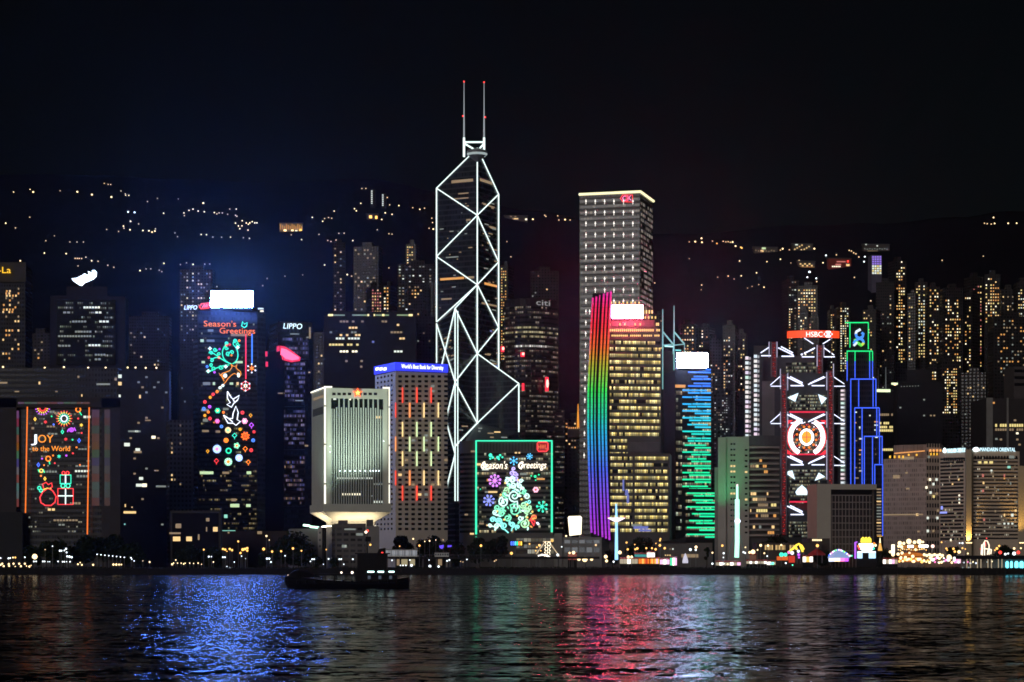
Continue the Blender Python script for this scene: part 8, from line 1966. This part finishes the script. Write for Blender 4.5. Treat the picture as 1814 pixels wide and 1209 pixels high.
    row('white lamp under the raised walkway', 'cool', [(684.5, 991), (694.5, 993), (726, 992.5, 1), (760, 992.5, .8), (709.5, 1002, 1), (714, 1002, 1), (719, 1002, 1), (729, 1002, 1.9), (761.5, 1003.5, 2.1), (777, 1004, 1.6), (792, 994, 1.2), (796, 992.5, 1.2), (827, 991.5, 1), (876, 994.5, 1, 'dim'), (879, 992.5, .9, 'dim'), (816, 995, .7, 'dim'), (820, 996, .7, 'dim')], 1.1, 1256)
    row('bright lamp before the two low halls', 'warm', [(938, 964, 1.2, 'amber'), (955.5, 966.5, 1.8, 'amber'), (951, 970, 1.1, 'amber'), (949, 976, 1, 'amber'), (958, 976, 1, 'amber'), (988, 983.5, 2, 'cool'), (1009, 980, 1.6), (1016, 979.5, 2.6), (1025.5, 991, 2.6), (1036, 991, 4.2), (1048, 991, 2.4), (1055.5, 966, 1.6, 'dim'), (1073, 986.5, 2.8), (1074.5, 994, 2.2), (1098, 979, 2.8), (995, 969, 1, 'cool'), (1087, 995.5, 1.4, 'cool')], 1.5, 1264)
    row('amber street lamp behind the fair stalls', 'amber', [(1110, 961.5), (1112, 973.5, 1.6), (1124.5, 965, .9), (1125.5, 973.5, 1.5), (1129, 972, 1.8), (1145, 971.5), (1155, 971.5), (1161.5, 973.5, 1.8), (1169, 966.5, 1.9), (1177.5, 971.5, 1.8), (1162, 963, .9), (1170, 955, 1.3), (1169, 958, 1.3)], 1.4, 1285)
    row('lamp on a post around the foot of the green ride', 'cool', [(1223, 974, 2), (1233, 969.5, 2.2, 'warm'), (1232.5, 974.5, 1.5), (1113, 987, 2.2, 'warm'), (1119, 987, 2, 'warm'), (1262, 979.5, 1.3, 'warm'), (1279.5, 967, 1.8, 'amber'), (1282, 980.5, 1.5), (1281.5, 988, 1), (1262, 999, 1.5), (1281.5, 999, 1.4), (1289, 1000, 1.2, 'warm'), (1320.5, 970, 1.1, 'warm'), (1317, 978.5, 1.4), (1320, 980, 1.3)], 1.3, 1262)
    row('lamp before the colonnade pavilion', 'warm', [(1347.5, 966.5, 2), (1360.5, 967, 1.8), (1384, 966, 1.5), (1448, 967, 2.4, 'amber'), (1328, 979, 1.9), (1334, 978, 3.4), (1342, 974.5, 1.2), (1354, 980.5, 1.3), (1359, 985.5, 1.1, 'cool'), (1365, 999, 1.5, 'green'), (1369, 998.5, 2, 'green'), (1392, 998, 1.3, 'cool'), (1404, 1001.5, 1, 'green')], 1.5, 1262)
    row('lamp before the two winged hotel', 'amber', [(1676.5, 972), (1678, 975, 1), (1689, 972.5, 1.8), (1691.5, 977.5, 1.8), (1699, 978, 2.6, 'warm'), (1705, 971.5, 1.4), (1710, 973, 1), (1714.5, 981, 1.3, 'warm'), (1766, 972, 2), (1770, 967.5, 1.6), (1762.5, 975, 1.2), (1796.5, 972, 1.8, 'warm'), (1808.5, 971.5, 1.3, 'warm'), (1781, 982, 1.8, 'cool'), (1786, 981, 1.3, 'cool'), (1796.5, 981, 2.8, 'cool'), (1700, 962.5, 1.1, 'cool'), (1705, 962.5, 1.4, 'cool'), (1668, 961, 1.2)], 1.5, 1290)
    for x, y, lb in ((1772, 979, 'red round lantern before the hotel, left of two'), (1804, 979, 'red round lantern before the hotel, right of two')): lamp(x, y, 1288, 'red', lb, 'red lanterns before the hotel', 2.6, GZ, 'red_lantern', 'lantern')
    t = thing('violet_sign', P(788, 968, 1330), 'blurred violet blue lights in the trees below the beige block', 'sign')
    w = Wall(XY(770, 1330), XY(810, 1330))
    vb = emit('violet_glow', (.16, .08, 1), 1.0)
    plate(t, 'display', w, [(778, 967), (786, 965.5), (786, 970), (783, 973), (779, 971)], vb, 0, .4); plate(t, 'display', w, [(793, 966.5), (800, 966), (800, 969), (793, 970)], vb, 0, .4)
    for x in (782, 797): MB().tube([w.pt(x, 968, -.3), P(x, 1003, 1330)], .15, 5).build('post', M['dark'], t)
    # low shrubs along the sea wall read as one mass
    hb = MB(); rnd = random.Random(77)
    for i in range(5200):
        px = rnd.uniform(-60, 1880); Yq = 1253 + rnd.random() * 2.2
        hgt = (.9 + .5 * noise.noise((px * .03, 0, 0))) * (1.0 if not 1700 < px else .4)
        p = Vector((XY(px, Yq).x, Yq, GZ + .1 + rnd.random() * max(.2, hgt)))
        u = Vector((rnd.gauss(0, 1), rnd.gauss(0, 1), rnd.gauss(0, 1))).normalized() * .32; v = u.orthogonal().normalized() * .22
        hb.add([p - u - v, p + u - v, p + u + v, p - u + v], [(0, 1, 2, 3)], rnd.random() < .4)
    tag(hb.build('shrubs', [leaf_a, leaf_b]), 'low dark shrubs growing along the top of the sea wall', 'shrubs', kind='stuff')
waterfront()

# ------------------------------------------------------------------ workboat crossing the harbour
def boat():
    Y = 640.0; S = Y / F
    x = lambda px: (px - CX) * S
    z = lambda py: Z(py, Y)
    t = thing('workboat', (x(615), Y, 0), 'dark workboat crossing the harbour, three white lamps under its stern canopy', 'boat')
    hm_, cm = wallmat('hull_black', (.004, .004, .005), .5), wallmat('cabin_dark', (.007, .0065, .0065), .6)
    st = [(505, 1022, .2), (512, 1021, 1.6), (525, 1022, 3.0), (545, 1024, 4.0), (575, 1028, 4.4), (620, 1030, 4.5), (665, 1030, 4.5), (700, 1027, 4.3), (718, 1024, 3.6), (725, 1023, 2.6)]
    V, Fc = [], []
    for px, py, bm in st:
        zz = z(py); xx = x(px)
        flare = 1.0
        for yy, zz2 in ((-bm, zz), (-bm * .92, zz * .45), (-bm * .6, -.6), (bm * .6, -.6), (bm * .92, zz * .45), (bm, zz)): V.append((xx + (1.2 if px < 510 and zz2 < .5 else 0), Y + yy, zz2))
    n = len(st)
    for i in range(n - 1):
        for k in range(6): Fc.append((i * 6 + k, i * 6 + (k + 1) % 6, i * 6 + 6 + (k + 1) % 6, i * 6 + 6 + k))
    Fc += [tuple(range(6)), tuple((n - 1) * 6 + k for k in range(5, -1, -1))]
    h = MB().add(V, Fc).build('hull', hm_, t, smooth=False)
    rub = MB()
    for sgn in (-1, 1): rub.tube([(x(px), Y + sgn * bm * 1.01, z(py) * .72) for px, py, bm in st], .16, 6)
    rub.build('rubbing_strake', M['black'], h)
    for px in range(530, 722, 16): MB().lathe((x(px), Y - 4.55, z(1031)), [(.2, -.5), (.42, -.3), (.42, .3), (.2, .5)], 8).build('tyre_fender', M['black'], h)
    # heaped cargo on the foredeck
    cg = MB(); rnd = random.Random(12)
    top = [(509, 1021), (516, 1014), (522, 1010), (530, 1009), (540, 1012), (548, 1013), (556, 1016), (565, 1020), (570, 1024)]
    vs = []
    for px, py in top:
        zz = z(py)
        vs += [(x(px), Y - 3.2, z(1023)), (x(px), Y - 2.0, zz * .93), (x(px), Y + rnd.uniform(-.3, .3), zz), (x(px), Y + 2.0, zz * .93), (x(px), Y + 3.2, z(1023))]
    fs = [(i * 5 + k, i * 5 + k + 1, i * 5 + 6 + k, i * 5 + 5 + k) for i in range(len(top) - 1) for k in range(4)]
    cg.add(vs, fs).build('foredeck_tarpaulin', cm, t)
    MB().tube([(x(510), Y, z(1021)), (x(510), Y, z(1015))], .08, 6).build('jackstaff', cm, t)
    MB().ball((x(510.5), Y, z(1019.5)), .22, 6).build('bow_lamp', LAMP['dim'], t)
    # open deck with stanchions and canopy
    dk = MB()
    for px in (574, 594, 613, 631): dk.tube([(x(px), Y - 3.6, z(1029)), (x(px), Y - 3.6, z(1019))], .12, 6).tube([(x(px), Y + 3.6, z(1029)), (x(px), Y + 3.6, z(1019))], .12, 6)
    dk.build('stanchion', cm, t)
    MB().box(x(560), x(700), Y - 3.8, Y + 3.8, z(1019.5), z(1017)).build('canopy', cm, t)
    MB().box(x(632), x(704), Y - 3.0, Y + 3.0, z(1031), z(1019.6)).build('after_cabin', cm, t)
    MB().box(x(628), x(710), Y - 3.9, Y + 3.9, z(1012), z(1010)).build('upper_canopy', cm, t)
    up = MB()
    for px in (634, 652, 670, 686, 704): up.tube([(x(px), Y - 3.6, z(1017)), (x(px), Y - 3.6, z(1012))], .1, 6)
    up.build('stanchion', cm, t)
    MB().box(x(634), x(686), Y - 2.6, Y + 2.6, z(1017), z(982)).build('deckhouse', cm, t)
    MB().prism([(x(630), Y - 2.9), (x(690), Y - 2.9), (x(690), Y + 2.9), (x(630), Y + 2.9)], z(982), z(980)).build('deckhouse_roof', cm, t)
    wb_ = MB().add([(x(a), Y + s, z(b)) for a, b in ((669, 980), (683, 980), (682.5, 971), (672, 973)) for s in (-2.0, 2.0)], [(0, 2, 4, 6), (1, 7, 5, 3), (0, 1, 3, 2), (2, 3, 5, 4), (4, 5, 7, 6), (6, 7, 1, 0)])
    wb_.build('funnel', cm, t)
    ms = MB().tube([(x(651), Y, z(981)), (x(650), Y, z(940))], .16, 6, r2=.08).tube([(x(646), Y, z(957)), (x(656), Y, z(957))], .08, 5)
    ms.box(x(648), x(657), Y - .6, Y + .6, z(960), z(951))
    m = ms.build('mast', cm, t)
    MB().ball((x(648.5), Y - .5, z(943)), .36, 6).build('masthead_lamp', emit('mast_lamp', (1, .8, .6), 5), m); MB().ball((x(651.5), Y - .5, z(940.5)), .3, 6).build('red_lamp', LAMP['red'], m)
    MB().ball((x(678), Y - 2.3, z(980.5)), .34, 6).build('red_lamp', LAMP['red'], t)
    for px, w_ in ((657.5, 6.2), (675.5, 5.4), (694.5, 4.6)):
        MB().box(x(px - w_), x(px + w_), Y - 3.4, Y - 2.7, z(1014.3), z(1011.9) - .03).build('deck_lamp', emit('deck_lamp', (.62, 1, .95), 7), t)
    for px, r in ((606.5, .26), (625.5, .34)): MB().ball((x(px), Y - 3.7, z(1014.5)), r, 6).build('rail_lamp', emit('mast_lamp', (1, .8, .6), 5), t)
    pw = emit('cabin_port', (.35, .5, .7), .12)
    wl = Wall(Vector((x(632), Y - 3.0)), Vector((x(704), Y - 3.0)))
    for px in (654, 673, 692): panel(t, 'doorway', wl, wl.u(px - 2.5), z(1026), 5 * S, z(1020) - z(1026), pw, .02, .05)
boat()

# ------------------------------------------------------------------ the night air between the shores
hz, hzn, hzb = newmat('night_haze')
hzn.ns.remove(hzb)
pv = hzn.new('ShaderNodeVolumePrincipled')
pv.inputs['Color'].default_value = HAZE_COL
pv.inputs['Density'].default_value = HAZE_DENS
pv.inputs['Anisotropy'].default_value = HAZE_G
hzn.link(pv.outputs[0], hzn.ns['Material Output'].inputs['Volume'])
tag(MB().box(-1500, 1500, -80, 4250, -4.5, 640).build('haze', hz), kind='stuff')
